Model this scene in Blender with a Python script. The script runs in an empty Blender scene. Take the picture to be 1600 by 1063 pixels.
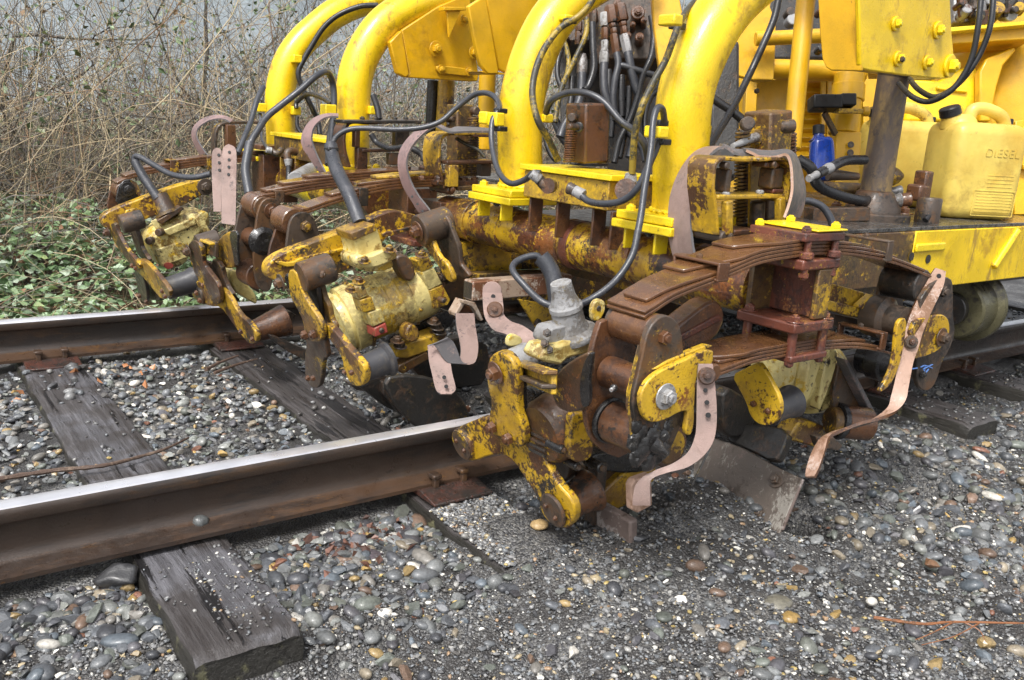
import bpy, bmesh, math, random
import numpy as np
from mathutils import Vector, Matrix, noise
random.seed(7); RNG = np.random.default_rng(7)
S = bpy.context.scene
COL = S.collection
# ---------------------------------------------------------------- camera
FPX, YAW, PITCH, ROLL = 1376.9, .6437, -.2470, .0616      # focal length in pixels of a 1600 px wide picture
CAM = Vector((0, -1.7471, .8815))
_s, _c, _sp, _cp = math.sin(YAW), math.cos(YAW), math.sin(PITCH), math.cos(PITCH)
FW = Vector((_s*_cp, _c*_cp, _sp)); RT = Vector((_c, -_s, 0)); UP = RT.cross(FW)
_cr, _sr = math.cos(ROLL), math.sin(ROLL)
RT, UP = RT*_cr + UP*_sr, UP*_cr - RT*_sr
cd = bpy.data.cameras.new('camera'); cam = bpy.data.objects.new('camera', cd); COL.objects.link(cam)
cd.sensor_width = 36; cd.sensor_fit = 'HORIZONTAL'; cd.lens = 36*FPX/1600; cd.clip_start = .05; cd.clip_end = 600
cam.matrix_world = Matrix(((RT.x, UP.x, -FW.x, CAM.x), (RT.y, UP.y, -FW.y, CAM.y), (RT.z, UP.z, -FW.z, CAM.z), (0, 0, 0, 1)))
S.camera = cam
# ---------------------------------------------------------------- daylight: overcast
SUN_EL, SUN_AZ = math.radians(52), math.radians(235)
W = bpy.data.worlds.new('World'); S.world = W; W.use_nodes = True
nt = W.node_tree; bg = nt.nodes['Background']
sky = nt.nodes.new('ShaderNodeTexSky'); sky.sky_type = 'NISHITA'; sky.sun_disc = False
sky.sun_elevation = SUN_EL; sky.sun_rotation = math.radians(215); sky.air_density = 1; sky.dust_density = 4; sky.ozone_density = 1
hs = nt.nodes.new('ShaderNodeHueSaturation'); hs.inputs['Saturation'].default_value = .22
nt.links.new(sky.outputs[0], hs.inputs['Color']); nt.links.new(hs.outputs[0], bg.inputs[0]); bg.inputs[1].default_value = .12
sd = bpy.data.lights.new('sun', 'SUN'); sd.energy = 1.5; sd.angle = math.radians(13); sd.color = (1, .97, .93)
sun = bpy.data.objects.new('sun', sd); COL.objects.link(sun)
_sv = Vector((-.62, -.35, 1.0))                            # towards the bright part of the cloud: left, behind the camera
sun.rotation_euler = _sv.to_track_quat('Z', 'Y').to_euler()
sky.sun_elevation = math.asin(_sv.normalized().z); sky.sun_rotation = math.atan2(_sv.x, _sv.y)
S.view_settings.view_transform = 'Standard'; S.view_settings.look = 'None'; S.view_settings.gamma = 1
S.view_settings.exposure = 1.12
# ---------------------------------------------------------------- materials
def N(nt, t, **k):
    n = nt.nodes.new(t)
    for a, b in k.items(): setattr(n, a, b)
    return n
def noise_fac(nt, pos, scale, lo, hi, detail=6, rough=.6, off=0, stretch=None, ragged=False):
    mp = N(nt, 'ShaderNodeMapping'); mp.inputs['Location'].default_value = (off, off*.7, off*1.3)
    if stretch: mp.inputs['Scale'].default_value = stretch
    nt.links.new(pos, mp.inputs[0])
    n = N(nt, 'ShaderNodeTexNoise'); n.inputs['Scale'].default_value = scale; n.inputs['Detail'].default_value = detail; n.inputs['Roughness'].default_value = rough
    nt.links.new(mp.outputs[0], n.inputs['Vector'])
    if ragged:                               # paint loss: broad patches eaten into by fine flakes
        n.inputs['Scale'].default_value = scale*.62; n2 = N(nt, 'ShaderNodeTexNoise'); n2.inputs['Scale'].default_value = scale*4.2; n2.inputs['Detail'].default_value = 6; n2.inputs['Roughness'].default_value = .72; n2.inputs['Distortion'].default_value = .4
        nt.links.new(mp.outputs[0], n2.inputs['Vector']); q = N(nt, 'ShaderNodeMath', operation='MULTIPLY_ADD'); nt.links.new(n2.outputs[0], q.inputs[0]); q.inputs[1].default_value = .75; n3 = N(nt, 'ShaderNodeTexNoise'); n3.inputs['Scale'].default_value = 7; n3.inputs['Detail'].default_value = 2; nt.links.new(mp.outputs[0], n3.inputs['Vector'])
        q2 = N(nt, 'ShaderNodeMath', operation='MULTIPLY_ADD'); nt.links.new(n.outputs[0], q2.inputs[0]); q2.inputs[1].default_value = .8; q2.inputs[2].default_value = -.275; nt.links.new(q2.outputs[0], q.inputs[2])
        q3 = N(nt, 'ShaderNodeMath', operation='MULTIPLY_ADD'); nt.links.new(n3.outputs[0], q3.inputs[0]); q3.inputs[1].default_value = .5; q4 = N(nt, 'ShaderNodeMath', operation='ADD'); nt.links.new(q.outputs[0], q4.inputs[0]); q4.inputs[1].default_value = -.25; nt.links.new(q4.outputs[0], q3.inputs[2]); n = q3
    r = N(nt, 'ShaderNodeMapRange'); r.interpolation_type = 'SMOOTHSTEP'
    r.inputs[1].default_value = lo; r.inputs[2].default_value = hi
    nt.links.new(n.outputs[0], r.inputs[0]); return r.outputs[0]
def mixc(nt, fac, a, b):
    m = N(nt, 'ShaderNodeMix', data_type='RGBA')
    if isinstance(fac, (int, float)): m.inputs[0].default_value = fac
    else: nt.links.new(fac, m.inputs[0])
    for s, v in ((6, a), (7, b)):
        if isinstance(v, tuple): m.inputs[s].default_value = (*v[:3], 1)
        else: nt.links.new(v, m.inputs[s])
    return m.outputs[2]
def mat(name, base, layers=(), rough=.5, rvar=.15, metal=0, bump=.3, bscale=120, spec=.5, coat=0, film=None, edge=None):
    """layers: (colour, scale, lo, hi[, stretch]) laid over the base colour where a noise passes a threshold"""
    m = bpy.data.materials.new(name); m.use_nodes = True; nt = m.node_tree; b = nt.nodes['Principled BSDF']
    g = N(nt, 'ShaderNodeNewGeometry'); pos = g.outputs['Position']
    col = base; h = None
    for i, L in enumerate(layers):
        f = noise_fac(nt, pos, L[1], L[2], L[3], 9, .66, off=3.1*i+len(name)*.37, stretch=L[4] if len(L) > 4 else None, ragged=L[1] < 50)
        col = mixc(nt, f, col, L[0])
        if i == 0: h = f
    if film: col = mixc(nt, noise_fac(nt, pos, film[1], film[2], film[3], 7, .62, 17.7), col, film[0])
    if edge:                                 # paint rubbed off along the arrises
        pr = N(nt, 'ShaderNodeMapRange'); pr.inputs[1].default_value = .54; pr.inputs[2].default_value = .62; nt.links.new(g.outputs['Pointiness'], pr.inputs[0])
        em = N(nt, 'ShaderNodeMath', operation='MULTIPLY'); nt.links.new(pr.outputs[0], em.inputs[0]); nt.links.new(noise_fac(nt, pos, 70, .36, .56, 6, .65, 23.1), em.inputs[1]); col = mixc(nt, em.outputs[0], col, edge)
    v = noise_fac(nt, pos, 9, .3, .7, 4, .5, 11.3)
    dk = tuple(c*.80 for c in base)
    if isinstance(col, tuple): col = mixc(nt, v, col, dk)
    else:
        mm = N(nt, 'ShaderNodeMix', data_type='RGBA', blend_type='MULTIPLY'); mm.inputs[0].default_value = .8
        nt.links.new(col, mm.inputs[6]); c2 = mixc(nt, v, (1.0, 1.0, 1.0), (.74, .74, .74)); nt.links.new(c2, mm.inputs[7]); col = mm.outputs[2]
    nt.links.new(col, b.inputs['Base Color'])
    r = N(nt, 'ShaderNodeMapRange'); r.inputs[3].default_value = max(.05, rough-rvar); r.inputs[4].default_value = min(1, rough+rvar)
    v2 = noise_fac(nt, pos, 35, .25, .75, 5, .6, 5.7); nt.links.new(v2, r.inputs[0]); nt.links.new(r.outputs[0], b.inputs['Roughness'])
    b.inputs['Metallic'].default_value = metal; b.inputs['Specular IOR Level'].default_value = spec; b.inputs['Coat Weight'].default_value = coat; b.inputs['Coat Roughness'].default_value = .12
    if bump:
        v3 = noise_fac(nt, pos, bscale, .2, .8, 6, .65, 1.9)
        if h is not None:
            a = N(nt, 'ShaderNodeMath', operation='MULTIPLY_ADD'); nt.links.new(h, a.inputs[0]); a.inputs[1].default_value = -.9; nt.links.new(v3, a.inputs[2]); v3 = a.outputs[0]
        bp_ = N(nt, 'ShaderNodeBump'); bp_.inputs['Strength'].default_value = bump; bp_.inputs['Distance'].default_value = .0012
        nt.links.new(v3, bp_.inputs['Height']); nt.links.new(bp_.outputs[0], b.inputs['Normal'])
    return m
YEL = (.90, .61, .008); RUST = (.085, .036, .016); DRK = (.022, .018, .015); ORST = (.22, .075, .02)
M = {}
M['yellow'] = mat('yellow_paint', YEL, [((.50, .30, .014), 7, .52, .74), ((.20, .13, .04), 140, .68, .74), ((.42, .26, .03), 16, .58, .72, (1, 1, .22))], rough=.32, rvar=.1, bump=.35, bscale=240, coat=.3, film=((.74, .47, .02), 4, .5, .8))
M['yellow_dull'] = mat('yellow_paint_dull', (.74, .41, .006), [((.50, .27, .01), 6, .52, .78), ((.16, .09, .02), 60, .68, .74)], rough=.42, bump=.25, bscale=160, coat=.15, film=((.56, .33, .012), 6, .45, .75))
M['yellow_thick'] = mat('yellow_paint_thick', (.90, .66, .012), [((.5, .32, .012), 22, .58, .8), ((.10, .06, .02), 75, .64, .69)], rough=.35, bump=.5, bscale=170, coat=.3)
M['worn'] = mat('worn_yellow', (.60, .36, .012), [(RUST, 15, .485, .56), (DRK, 20, .53, .62), (ORST, 60, .62, .7)], rough=.4, bump=.55, bscale=190, coat=.3, film=((.26, .14, .03), 7, .44, .72), edge=(.085, .05, .03))
M['worn_light'] = mat('worn_yellow_light', (.66, .41, .022), [(RUST, 22, .53, .6), (DRK, 60, .6, .67), (ORST, 30, .58, .7)], rough=.4, bump=.5, bscale=190, coat=.3, film=((.30, .17, .035), 9, .48, .74), edge=(.11, .07, .04))
M['worn_heavy'] = mat('worn_yellow_heavy', (.07, .034, .018), [((.60, .36, .012), 19, .56, .60), (DRK, 15, .52, .66), (ORST, 40, .6, .7)], rough=.42, bump=.5, bscale=150, coat=.25, film=((.05, .035, .025), 8, .45, .7), edge=(.2, .12, .03))
M['tube'] = mat('tube_paint', (.56, .34, .014), [((.09, .033, .018), 10, .44, .52), (ORST, 24, .54, .62), (DRK, 13, .58, .68), ((.62, .40, .02), 30, .62, .68)], rough=.36, bump=.5, coat=.4, film=((.13, .06, .025), 7, .40, .70))
M['motor'] = mat('motor_housing', (.78, .66, .27), [((.30, .19, .05), 11, .545, .64), (DRK, 15, .585, .67), ((.66, .42, .02), 12, .56, .64)], rough=.38, bump=.6, bscale=110, coat=.3, film=((.50, .34, .08), 7, .5, .78), edge=(.12, .08, .04))
M['rust'] = mat('rust_brown', (.115, .048, .020), [((.06, .030, .019), 12, .46, .62), ((.26, .11, .035), 45, .6, .72), (DRK, 18, .6, .7)], rough=.36, bump=.45, bscale=150, coat=.45)
M['rust_red'] = mat('rust_red', (.15, .045, .026), [((.07, .03, .024), 14, .45, .6), ((.34, .15, .05), 40, .6, .7), ((.5, .33, .02), 30, .66, .7)], rough=.42, bump=.6, bscale=130, coat=.35)
M['spring'] = mat('spring_rust', (.14, .062, .024), [((.10, .045, .022), 11, .45, .62), ((.34, .17, .06), 60, .6, .74)], rough=.3, bump=.35, bscale=150, coat=.6)
M['grey_rust'] = mat('grey_brown_steel', (.075, .054, .040), [((.12, .06, .026), 12, .48, .64), (DRK, 18, .52, .66), ((.42, .27, .02), 40, .66, .72)], rough=.45, bump=.4, coat=.12)
M['grease'] = mat('black_grease', (.017, .016, .016), [((.05, .045, .04), 50, .55, .7)], rough=.25, bump=1.0, bscale=70, coat=.5)
M['rubber'] = mat('black_rubber', (.045, .045, .05), [((.085, .075, .065), 18, .5, .7)], rough=.42, bump=.2, coat=.1)
M['hose'] = mat('hose_rubber', (.040, .043, .052), [((.075, .075, .085), 30, .5, .72)], rough=.36, bump=.3, bscale=300, coat=.15)
M['hose_yellow'] = mat('hose_overspray', (.045, .042, .03), [((.33, .23, .03), 26, .47, .6)], rough=.42, bump=.35, bscale=260)
M['hose_black'] = mat('hose_black', (.018, .018, .020), [((.035, .035, .038), 25, .5, .7)], rough=.3, bump=.15, bscale=300)
M['canvas'] = mat('pink_belt', (.35, .245, .215), [((.27, .185, .16), 7, .42, .62), ((.13, .095, .09), 24, .60, .70)], rough=.6, bump=.35, bscale=420, film=((.24, .18, .16), 10, .45, .8))
M['belt_dull'] = mat('dull_pink_belt', (.30, .195, .185), [((.20, .14, .135), 9, .45, .65), ((.09, .08, .08), 24, .6, .7)], rough=.5, bump=.35, bscale=420)
M['pale_rust'] = mat('pale_rusted_tube', (.36, .27, .20), [((.16, .065, .03), 14, .47, .58), ((.5, .44, .38), 24, .58, .68)], rough=.45, bump=.4, coat=.3)
M['belt_back'] = mat('belt_rubber', (.13, .125, .13), [((.30, .22, .20), 22, .52, .7)], rough=.5, bump=.3)
M['belt_tan'] = mat('belt_worn_tan', (.42, .27, .20), [((.22, .12, .07), 10, .48, .64), ((.50, .38, .32), 30, .6, .7)], rough=.48, bump=.35, film=((.24, .14, .09), 12, .55, .85))
M['zinc'] = mat('grey_fitting', (.36, .36, .36), [((.14, .12, .11), 40, .5, .66), ((.12, .06, .04), 30, .62, .7)], rough=.42, bump=.3, metal=.3)
M['pale'] = mat('pale_grey_metal', (.30, .30, .305), [((.15, .135, .12), 18, .48, .62), ((.20, .15, .06), 30, .6, .7)], rough=.48, bump=.8, bscale=90, film=((.16, .15, .14), 14, .45, .7), edge=(.42, .42, .42))
M['blade'] = mat('worn_blade_steel', (.105, .085, .07), [((.26, .24, .21), 26, .50, .60, (1, 1, .35)), ((.06, .045, .035), 10, .5, .62), ((.17, .12, .10), 40, .6, .7)], rough=.42, bump=.5, bscale=140, metal=.15)
M['blade_tip'] = mat('blade_tip_steel', (.17, .13, .115), [((.34, .30, .28), 18, .5, .6), ((.06, .04, .03), 14, .56, .66)], rough=.45, bump=.4, metal=.1)
M['dark'] = mat('dark_machinery', (.026, .024, .022), [((.075, .045, .028), 12, .48, .64), ((.13, .09, .03), 30, .62, .7)], rough=.42, bump=.7, coat=.3)
M['deck_top'] = mat('oily_deck', (.09, .085, .08), [((.03, .028, .026), 12, .47, .58), ((.2, .12, .04), 16, .62, .7)], rough=.28, bump=.6, bscale=60, coat=.4)
M['cylinder_rod'] = mat('muddy_rod', (.13, .10, .085), [((.34, .23, .09), 7, .36, .62, (1, 1, .4)), ((.09, .075, .07), 22, .55, .7)], rough=.5, bump=.3)
M['plastic'] = mat('jerrycan_plastic', (.76, .57, .12), [((.46, .31, .07), 6, .50, .78), ((.20, .14, .06), 26, .64, .76)], rough=.4, bump=.2, bscale=90, film=((.62, .40, .06), 5, .42, .7))
M['blue'] = mat('blue_plastic', (.006, .045, .33), [((.01, .03, .16), 30, .6, .75)], rough=.22, bump=.05, coat=.4)
M['black_plastic'] = mat('black_plastic', (.012, .012, .013), rough=.4, bump=.15)
M['red_mark'] = mat('red_mark', (.42, .08, .06), [((.2, .1, .04), 70, .55, .65)], rough=.4, bump=.2)
M['blue_mark'] = mat('blue_mark', (.10, .22, .55), rough=.4, bump=.2)
M['rail'] = mat('rail_side', (.044, .029, .021), [((.026, .020, .017), 7, .45, .62, (.25, 1, 1)), ((.062, .036, .02), 14, .54, .7, (.3, 1, 1)), ((.10, .08, .06), 160, .68, .73)], rough=.4, bump=.35, bscale=160, coat=.2)
M['rail_top'] = mat('rail_head_polished', (.88, .88, .92), [((.40, .32, .25), 16, .57, .72, (.05, 1.6, 1))], rough=.31, rvar=.05, metal=.72, bump=.05, bscale=60)
M['rail_foot'] = mat('rail_foot_rust', (.070, .040, .024), [((.036, .024, .018), 9, .45, .62, (.2, 1, 1)), ((.12, .06, .02), 34, .56, .72, (.3, 1, 1)), ((.12, .10, .07), 160, .68, .73)], rough=.38, bump=.35, bscale=160, coat=.2)
M['plate_rust'] = mat('tie_plate_rust', (.085, .032, .022), [((.045, .026, .02), 30, .46, .6), ((.03, .025, .022), 18, .5, .62)], rough=.35, bump=.6, bscale=120, coat=.4)
M['bark'] = mat('stick_bark', (.10, .062, .045), [((.2, .14, .10), 30, .5, .66)], rough=.6, bump=.6)
M['twig'] = mat('orange_twig', (.25, .10, .04), [((.12, .06, .03), 30, .5, .66)], rough=.5, bump=.4)
def attr_mat(name, rough=.4, bump=.5, bscale=300, dist=.0008, coat=0, trans=0):
    m = bpy.data.materials.new(name); m.use_nodes = True; nt = m.node_tree; b = nt.nodes['Principled BSDF']
    a = N(nt, 'ShaderNodeAttribute', attribute_name='tint')
    g = N(nt, 'ShaderNodeNewGeometry'); v = noise_fac(nt, g.outputs['Position'], bscale*.5, .3, .7, 4, .6)
    mm = N(nt, 'ShaderNodeMix', data_type='RGBA', blend_type='MULTIPLY'); mm.inputs[0].default_value = .9
    nt.links.new(a.outputs['Color'], mm.inputs[6]); nt.links.new(mixc(nt, v, (.72, .72, .72), (1.15, 1.15, 1.15)), mm.inputs[7])
    nt.links.new(mm.outputs[2], b.inputs['Base Color'])
    b.inputs['Roughness'].default_value = rough; b.inputs['Coat Weight'].default_value = coat; b.inputs['Coat Roughness'].default_value = .15
    if bump:
        bp_ = N(nt, 'ShaderNodeBump'); bp_.inputs['Strength'].default_value = bump; bp_.inputs['Distance'].default_value = dist
        nt.links.new(noise_fac(nt, g.outputs['Position'], bscale, .2, .8, 5, .6, 2.2), bp_.inputs['Height']); nt.links.new(bp_.outputs[0], b.inputs['Normal'])
    return m
M['stone'] = attr_mat('wet_stone', rough=.42, coat=.25)
M['leaf'] = attr_mat('leaf', rough=.42, bump=.1)
M['stem'] = attr_mat('stem', rough=.7, bump=0)
def wood_mat(nm='wet_creosoted_wood', g_=1., wet0=.42):
    m = bpy.data.materials.new(nm); m.use_nodes = True; nt = m.node_tree; b = nt.nodes['Principled BSDF']
    g = N(nt, 'ShaderNodeNewGeometry'); pos = g.outputs['Position']
    fib = noise_fac(nt, pos, 75, .3, .7, 9, .72, 0, (1, .05, 1)); crk = noise_fac(nt, pos, 40, .585, .63, 8, .7, 4, (1, .07, 1)); crk2 = noise_fac(nt, pos, 11, .60, .625, 8, .6, 9, (1, .08, 1))
    mx = N(nt, 'ShaderNodeMath', operation='MAXIMUM'); nt.links.new(crk, mx.inputs[0]); nt.links.new(crk2, mx.inputs[1]); crk = mx.outputs[0]
    wet = noise_fac(nt, pos, 6, wet0, wet0+.16, 5, .6, 8); gn = N(nt, 'ShaderNodeSeparateXYZ'); nt.links.new(g.outputs['Normal'], gn.inputs[0])
    c = mixc(nt, fib, tuple(x*g_ for x in (.060, .058, .062)), tuple(x*g_ for x in (.15, .148, .162))); c = mixc(nt, wet, c, mixc(nt, fib, (.028, .023, .021), (.085, .078, .078))); c = mixc(nt, crk, c, (.012, .011, .012))
    endf = N(nt, 'ShaderNodeMapRange'); endf.inputs[1].default_value = .75; endf.inputs[2].default_value = .35; nt.links.new(gn.outputs[2], endf.inputs[0])
    c = mixc(nt, endf.outputs[0], c, mixc(nt, noise_fac(nt, pos, 24, .56, .68, 6, .65, 19), (.026, .024, .020), (.12, .115, .065)))
    nt.links.new(c, b.inputs['Base Color'])
    r = N(nt, 'ShaderNodeMapRange'); r.inputs[3].default_value = .22; r.inputs[4].default_value = .55; nt.links.new(fib, r.inputs[0]); nt.links.new(r.outputs[0], b.inputs['Roughness'])
    a = N(nt, 'ShaderNodeMath', operation='MULTIPLY_ADD'); nt.links.new(crk, a.inputs[0]); a.inputs[1].default_value = -2.2; nt.links.new(fib, a.inputs[2])
    bp_ = N(nt, 'ShaderNodeBump'); bp_.inputs['Strength'].default_value = .9; bp_.inputs['Distance'].default_value = .0025
    nt.links.new(a.outputs[0], bp_.inputs['Height']); nt.links.new(bp_.outputs[0], b.inputs['Normal'])
    return m
M['wood'] = wood_mat(); M['wood_oily'] = wood_mat('black_oily_wood', .38, .2)
# ---------------------------------------------------------------- helpers
class Zm:                                   # a magnified window of the photograph: window pixel -> picture pixel
    def __init__(s, ox, oy, k): s.o = (ox, oy); s.k = k
    def __call__(s, *p):
        r = [(s.o[0]+x/s.k, s.o[1]+y/s.k) for x, y in p]
        return r[0] if len(r) == 1 else r
Z0 = Zm(0, 0, 1)
Z1, Z2, Z3, Z4 = Zm(0, 0, 2.126), Zm(400, 0, 2.952), Zm(760, 0, 2.952), Zm(1060, 0, 2.952)
Z5, Z6, Z7, Z8, Z9 = Zm(140, 180, 2.6575), Zm(400, 300, 2.9525), Zm(660, 320, 1.898), Zm(1040, 300, 1.898), Zm(720, 20, 3.797)
A1, A2, A3, A4 = Zm(700, 440, 2.656), Zm(920, 440, 3.036), Zm(1140, 330, 3.667), Zm(1100, 530, 3.543)
A5, A6, A7, A8 = Zm(560, 170, 5.904), Zm(330, 200, 4.831), Zm(1040, 210, 5.0625), Zm(1240, 220, 6.667)
A9 = Zm(1400, 320, 3.125)
def nrm(pl):
    k = pl[0]
    return {'X': Vector((1, 0, 0)), 'Y': Vector((0, 1, 0)), 'Z': Vector((0, 0, 1)), 'D': FW}.get(k) or pl[2].normalized()
def P(q, pl):
    """the point of the place seen at picture pixel q that lies on plane pl"""
    d = FW + RT*((q[0]-800)/FPX) - UP*((q[1]-531.5)/FPX)
    k = pl[0]
    if k == 'D': return CAM + d*pl[1]
    n = nrm(pl); pt = n*pl[1] if k in 'XYZ' else pl[1]
    return CAM + d*((pt-CAM).dot(n)/d.dot(n))
def depth(p): return (Vector(p)-CAM).dot(FW)
def px(r, p): return r*depth(p)/FPX          # a length of r picture pixels at p, in metres
def pix(p):
    d = Vector(p)-CAM; z = d.dot(FW); return (800+FPX*d.dot(RT)/z, 531.5-FPX*d.dot(UP)/z)
def tag(o, label=None, cat=None, group=None, kind=None):
    if label: o['label'] = label
    if cat: o['category'] = cat
    if group: o['group'] = group
    if kind: o['kind'] = kind
    return o
def empty(name, loc, label=None, cat=None, group=None):
    o = bpy.data.objects.new(name, None); COL.objects.link(o); o.location = loc; o.empty_display_size = .05
    return tag(o, label, cat, group)
def wloc(o):
    v = Vector((0, 0, 0))
    while o is not None: v += Vector(o.location); o = o.parent
    return v
def link(name, me, m, parent=None, loc=None):
    """mesh given in world coordinates -> object whose origin is its middle"""
    o = bpy.data.objects.new(name, me); COL.objects.link(o)
    if m is not None and not me.materials: me.materials.append(M[m] if isinstance(m, str) else m)
    n = len(me.vertices); co = np.empty(n*3, np.float32); me.vertices.foreach_get('co', co); co = co.reshape(-1, 3)
    c = (co.min(0)+co.max(0))/2; co -= c; me.vertices.foreach_set('co', co.ravel()); me.update()
    o.location = Vector(c.tolist()) - (wloc(parent) if parent else Vector())
    if parent: o.parent = parent
    return o
def fin(name, bm, m, parent, smooth=True, bev=0, seg=2, ang=35):
    bmesh.ops.recalc_face_normals(bm, faces=bm.faces)
    me = bpy.data.meshes.new(name); bm.to_mesh(me); bm.free()
    if smooth:
        me.polygons.foreach_set('use_smooth', [True]*len(me.polygons))
        me.set_sharp_from_angle(angle=math.radians(38))
    o = link(name, me, m, parent)
    if bev:
        b = o.modifiers.new('b', 'BEVEL'); b.width = bev; b.segments = seg; b.limit_method = 'ANGLE'; b.angle_limit = math.radians(ang); b.harden_normals = False
    return o
def chaikin(p, n=1, closed=True):
    for _ in range(n):
        q = []; L = len(p)
        for i in range(L if closed else L-1):
            a, b = p[i], p[(i+1) % L]
            q += [tuple(x*.75+y*.25 for x, y in zip(a, b)), tuple(x*.25+y*.75 for x, y in zip(a, b))]
        if not closed: q = [p[0]]+q+[p[-1]]
        p = q
    return p
def catmull(p, n=6):
    p = [Vector(x) for x in p]; q = []
    for i in range(len(p)-1):
        a = p[i-1] if i else p[0]*2-p[1]; b, c = p[i], p[i+1]; d = p[i+2] if i+2 < len(p) else p[-1]*2-p[-2]
        for k in range(n):
            t = k/n; q.append(.5*((2*b)+(c-a)*t+(2*a-5*b+4*c-d)*t*t+(3*b-a-3*c+d)*t**3))
    return q+[p[-1]]
def extr(bm, pts, v):
    a = [bm.verts.new(p) for p in pts]; b = [bm.verts.new(Vector(p)+v) for p in pts]; n = len(a)
    bm.faces.new(a); bm.faces.new(b[::-1])
    for i in range(n): bm.faces.new((a[i], a[(i+1) % n], b[(i+1) % n], b[i]))
def plate(name, pts, pl, th, m, parent, sm=0, bev=.0025, away=True, smooth=True):
    if sm: pts = chaikin(pts, sm)
    n = nrm(pl)
    if n.dot(FW) < 0: n = -n
    if not away: n = -n
    bm = bmesh.new(); extr(bm, [P(q, pl) for q in pts], n*th)
    return fin(name, bm, m, parent, smooth, bev)
def frame(ax):
    ax = Vector(ax).normalized(); h = Vector((0, 0, 1)) if abs(ax.z) < .9 else Vector((1, 0, 0))
    u = ax.cross(h).normalized(); return ax, u, ax.cross(u)
def lathe_bm(bm, p0, p1, prof, seg=28):
    """prof: (distance along the axis in metres, radius)"""
    p0, p1 = Vector(p0), Vector(p1); ax, u, v = frame(p1-p0); rings = []
    for t, r in prof:
        c = p0+ax*t
        rings.append([bm.verts.new(c+(u*math.cos(a)+v*math.sin(a))*r) for a in [2*math.pi*i/seg for i in range(seg)]])
    for A, B in zip(rings, rings[1:]):
        for i in range(seg): bm.faces.new((A[i], A[(i+1) % seg], B[(i+1) % seg], B[i]))
    bm.faces.new(rings[0][::-1]); bm.faces.new(rings[-1])
def lathe(name, p0, p1, prof, m, parent, seg=28, bev=0):
    bm = bmesh.new(); lathe_bm(bm, p0, p1, prof, seg); return fin(name, bm, m, parent, True, bev)
def cyl(name, p0, p1, r, m, parent, r2=None, seg=28, ch=.003):
    L = (Vector(p1)-Vector(p0)).length; r2 = r if r2 is None else r2; ch = min(ch, r*.3, L*.3)
    return lathe(name, p0, p1, [(0, r-ch), (ch, r), (L-ch, r2), (L, r2-ch)], m, parent, seg)
YV = Vector((0, 1, 0)); XV = Vector((1, 0, 0)); ZV = Vector((0, 0, 1))
def cyly(name, q, y, L, rpx, m, parent, **k):
    p = P(q, ('Y', y)); return cyl(name, p, p+YV*L, px(rpx, p), m, parent, **k)
def tube_bm(bm, pts, r, seg=10, cap=True):
    rings = []; u = None; n = len(pts)
    for i, p in enumerate(pts):
        t = (pts[min(i+1, n-1)]-pts[max(i-1, 0)]).normalized()
        if u is None: u = frame(t)[1]
        u = (u-t*u.dot(t)).normalized(); w = t.cross(u); rr = r[i] if hasattr(r, '__len__') else r
        rings.append([bm.verts.new(p+(u*math.cos(a)+w*math.sin(a))*rr) for a in [2*math.pi*k/seg for k in range(seg)]])
    for A, B in zip(rings, rings[1:]):
        for i in range(seg): bm.faces.new((A[i], A[(i+1) % seg], B[(i+1) % seg], B[i]))
    if cap: bm.faces.new(rings[0][::-1]); bm.faces.new(rings[-1])
def hose(name, pts, rp, m, parent, zm=Z0, seg=12, n=7, sm=True):
    """pts: (x, y, depth); rp: radius in picture pixels at the first point"""
    p3 = [P(zm((x, y)), ('D', d)) for x, y, d in pts]; r = px(rp, p3[0])
    if sm: p3 = catmull(p3, n)
    bm = bmesh.new(); tube_bm(bm, p3, r, seg); return fin(name, bm, m, parent)
def obox(bm, c, u, v, w, a, b, d):
    c = Vector(c); vs = [bm.verts.new(c+u*(a*i)+v*(b*j)+w*(d*k)) for i in (-.5, .5) for j in (-.5, .5) for k in (-.5, .5)]
    for f in ((0, 1, 3, 2), (4, 6, 7, 5), (0, 4, 5, 1), (2, 3, 7, 6), (0, 2, 6, 4), (1, 5, 7, 3)): bm.faces.new([vs[i] for i in f])
def box(name, c, dims, m, parent, ax=None, bev=.003):
    u, v, w = ax or (XV, YV, ZV); bm = bmesh.new(); obox(bm, c, u, v, w, *dims); return fin(name, bm, m, parent, True, bev)
def bar(name, p0, p1, a, b, m, parent, up=ZV, bev=.003):
    p0, p1 = Vector(p0), Vector(p1); u = (p1-p0).normalized(); v = up.cross(u).normalized(); w = u.cross(v)
    return box(name, (p0+p1)/2, ((p1-p0).length, a, b), m, parent, (u, v, w), bev)
def ribbon(name, Lp, Rp, th, m, parent, zm=Z0, n=5, back=None, toward=None, label=None):
    """strap lofted between two edges, each a list of (x, y, depth)"""
    A = catmull([P(zm((x, y)), ('D', d)) for x, y, d in Lp], n); B = catmull([P(zm((x, y)), ('D', d)) for x, y, d in Rp], n)
    bm = bmesh.new(); rows = []
    for i, (a, b) in enumerate(zip(A, B)):
        j = min(i+1, len(A)-1); k = max(i-1, 0)
        nn = (b-a).cross((A[j]+B[j])-(A[k]+B[k])).normalized()
        if rows and nn.dot(rows[-1][4]) < 0: nn = -nn
        if not rows and nn.dot(FW) < 0: nn = -nn
        rows.append((bm.verts.new(a), bm.verts.new(b), bm.verts.new(b+nn*th), bm.verts.new(a+nn*th), nn))
    fl = []
    for r, s in zip(rows, rows[1:]):
        for i in range(4):
            f = bm.faces.new((r[i], r[(i+1) % 4], s[(i+1) % 4], s[i]))
            if i == 2 and back: f.material_index = 1
            if i in (1, 3) and back: f.material_index = 1
    bm.faces.new(rows[0][:4]); bm.faces.new(rows[-1][:4][::-1])
    o = fin(name, bm, m, parent)
    if back: o.data.materials.append(M[back])
    if label: o['label'] = label
    return o
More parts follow.
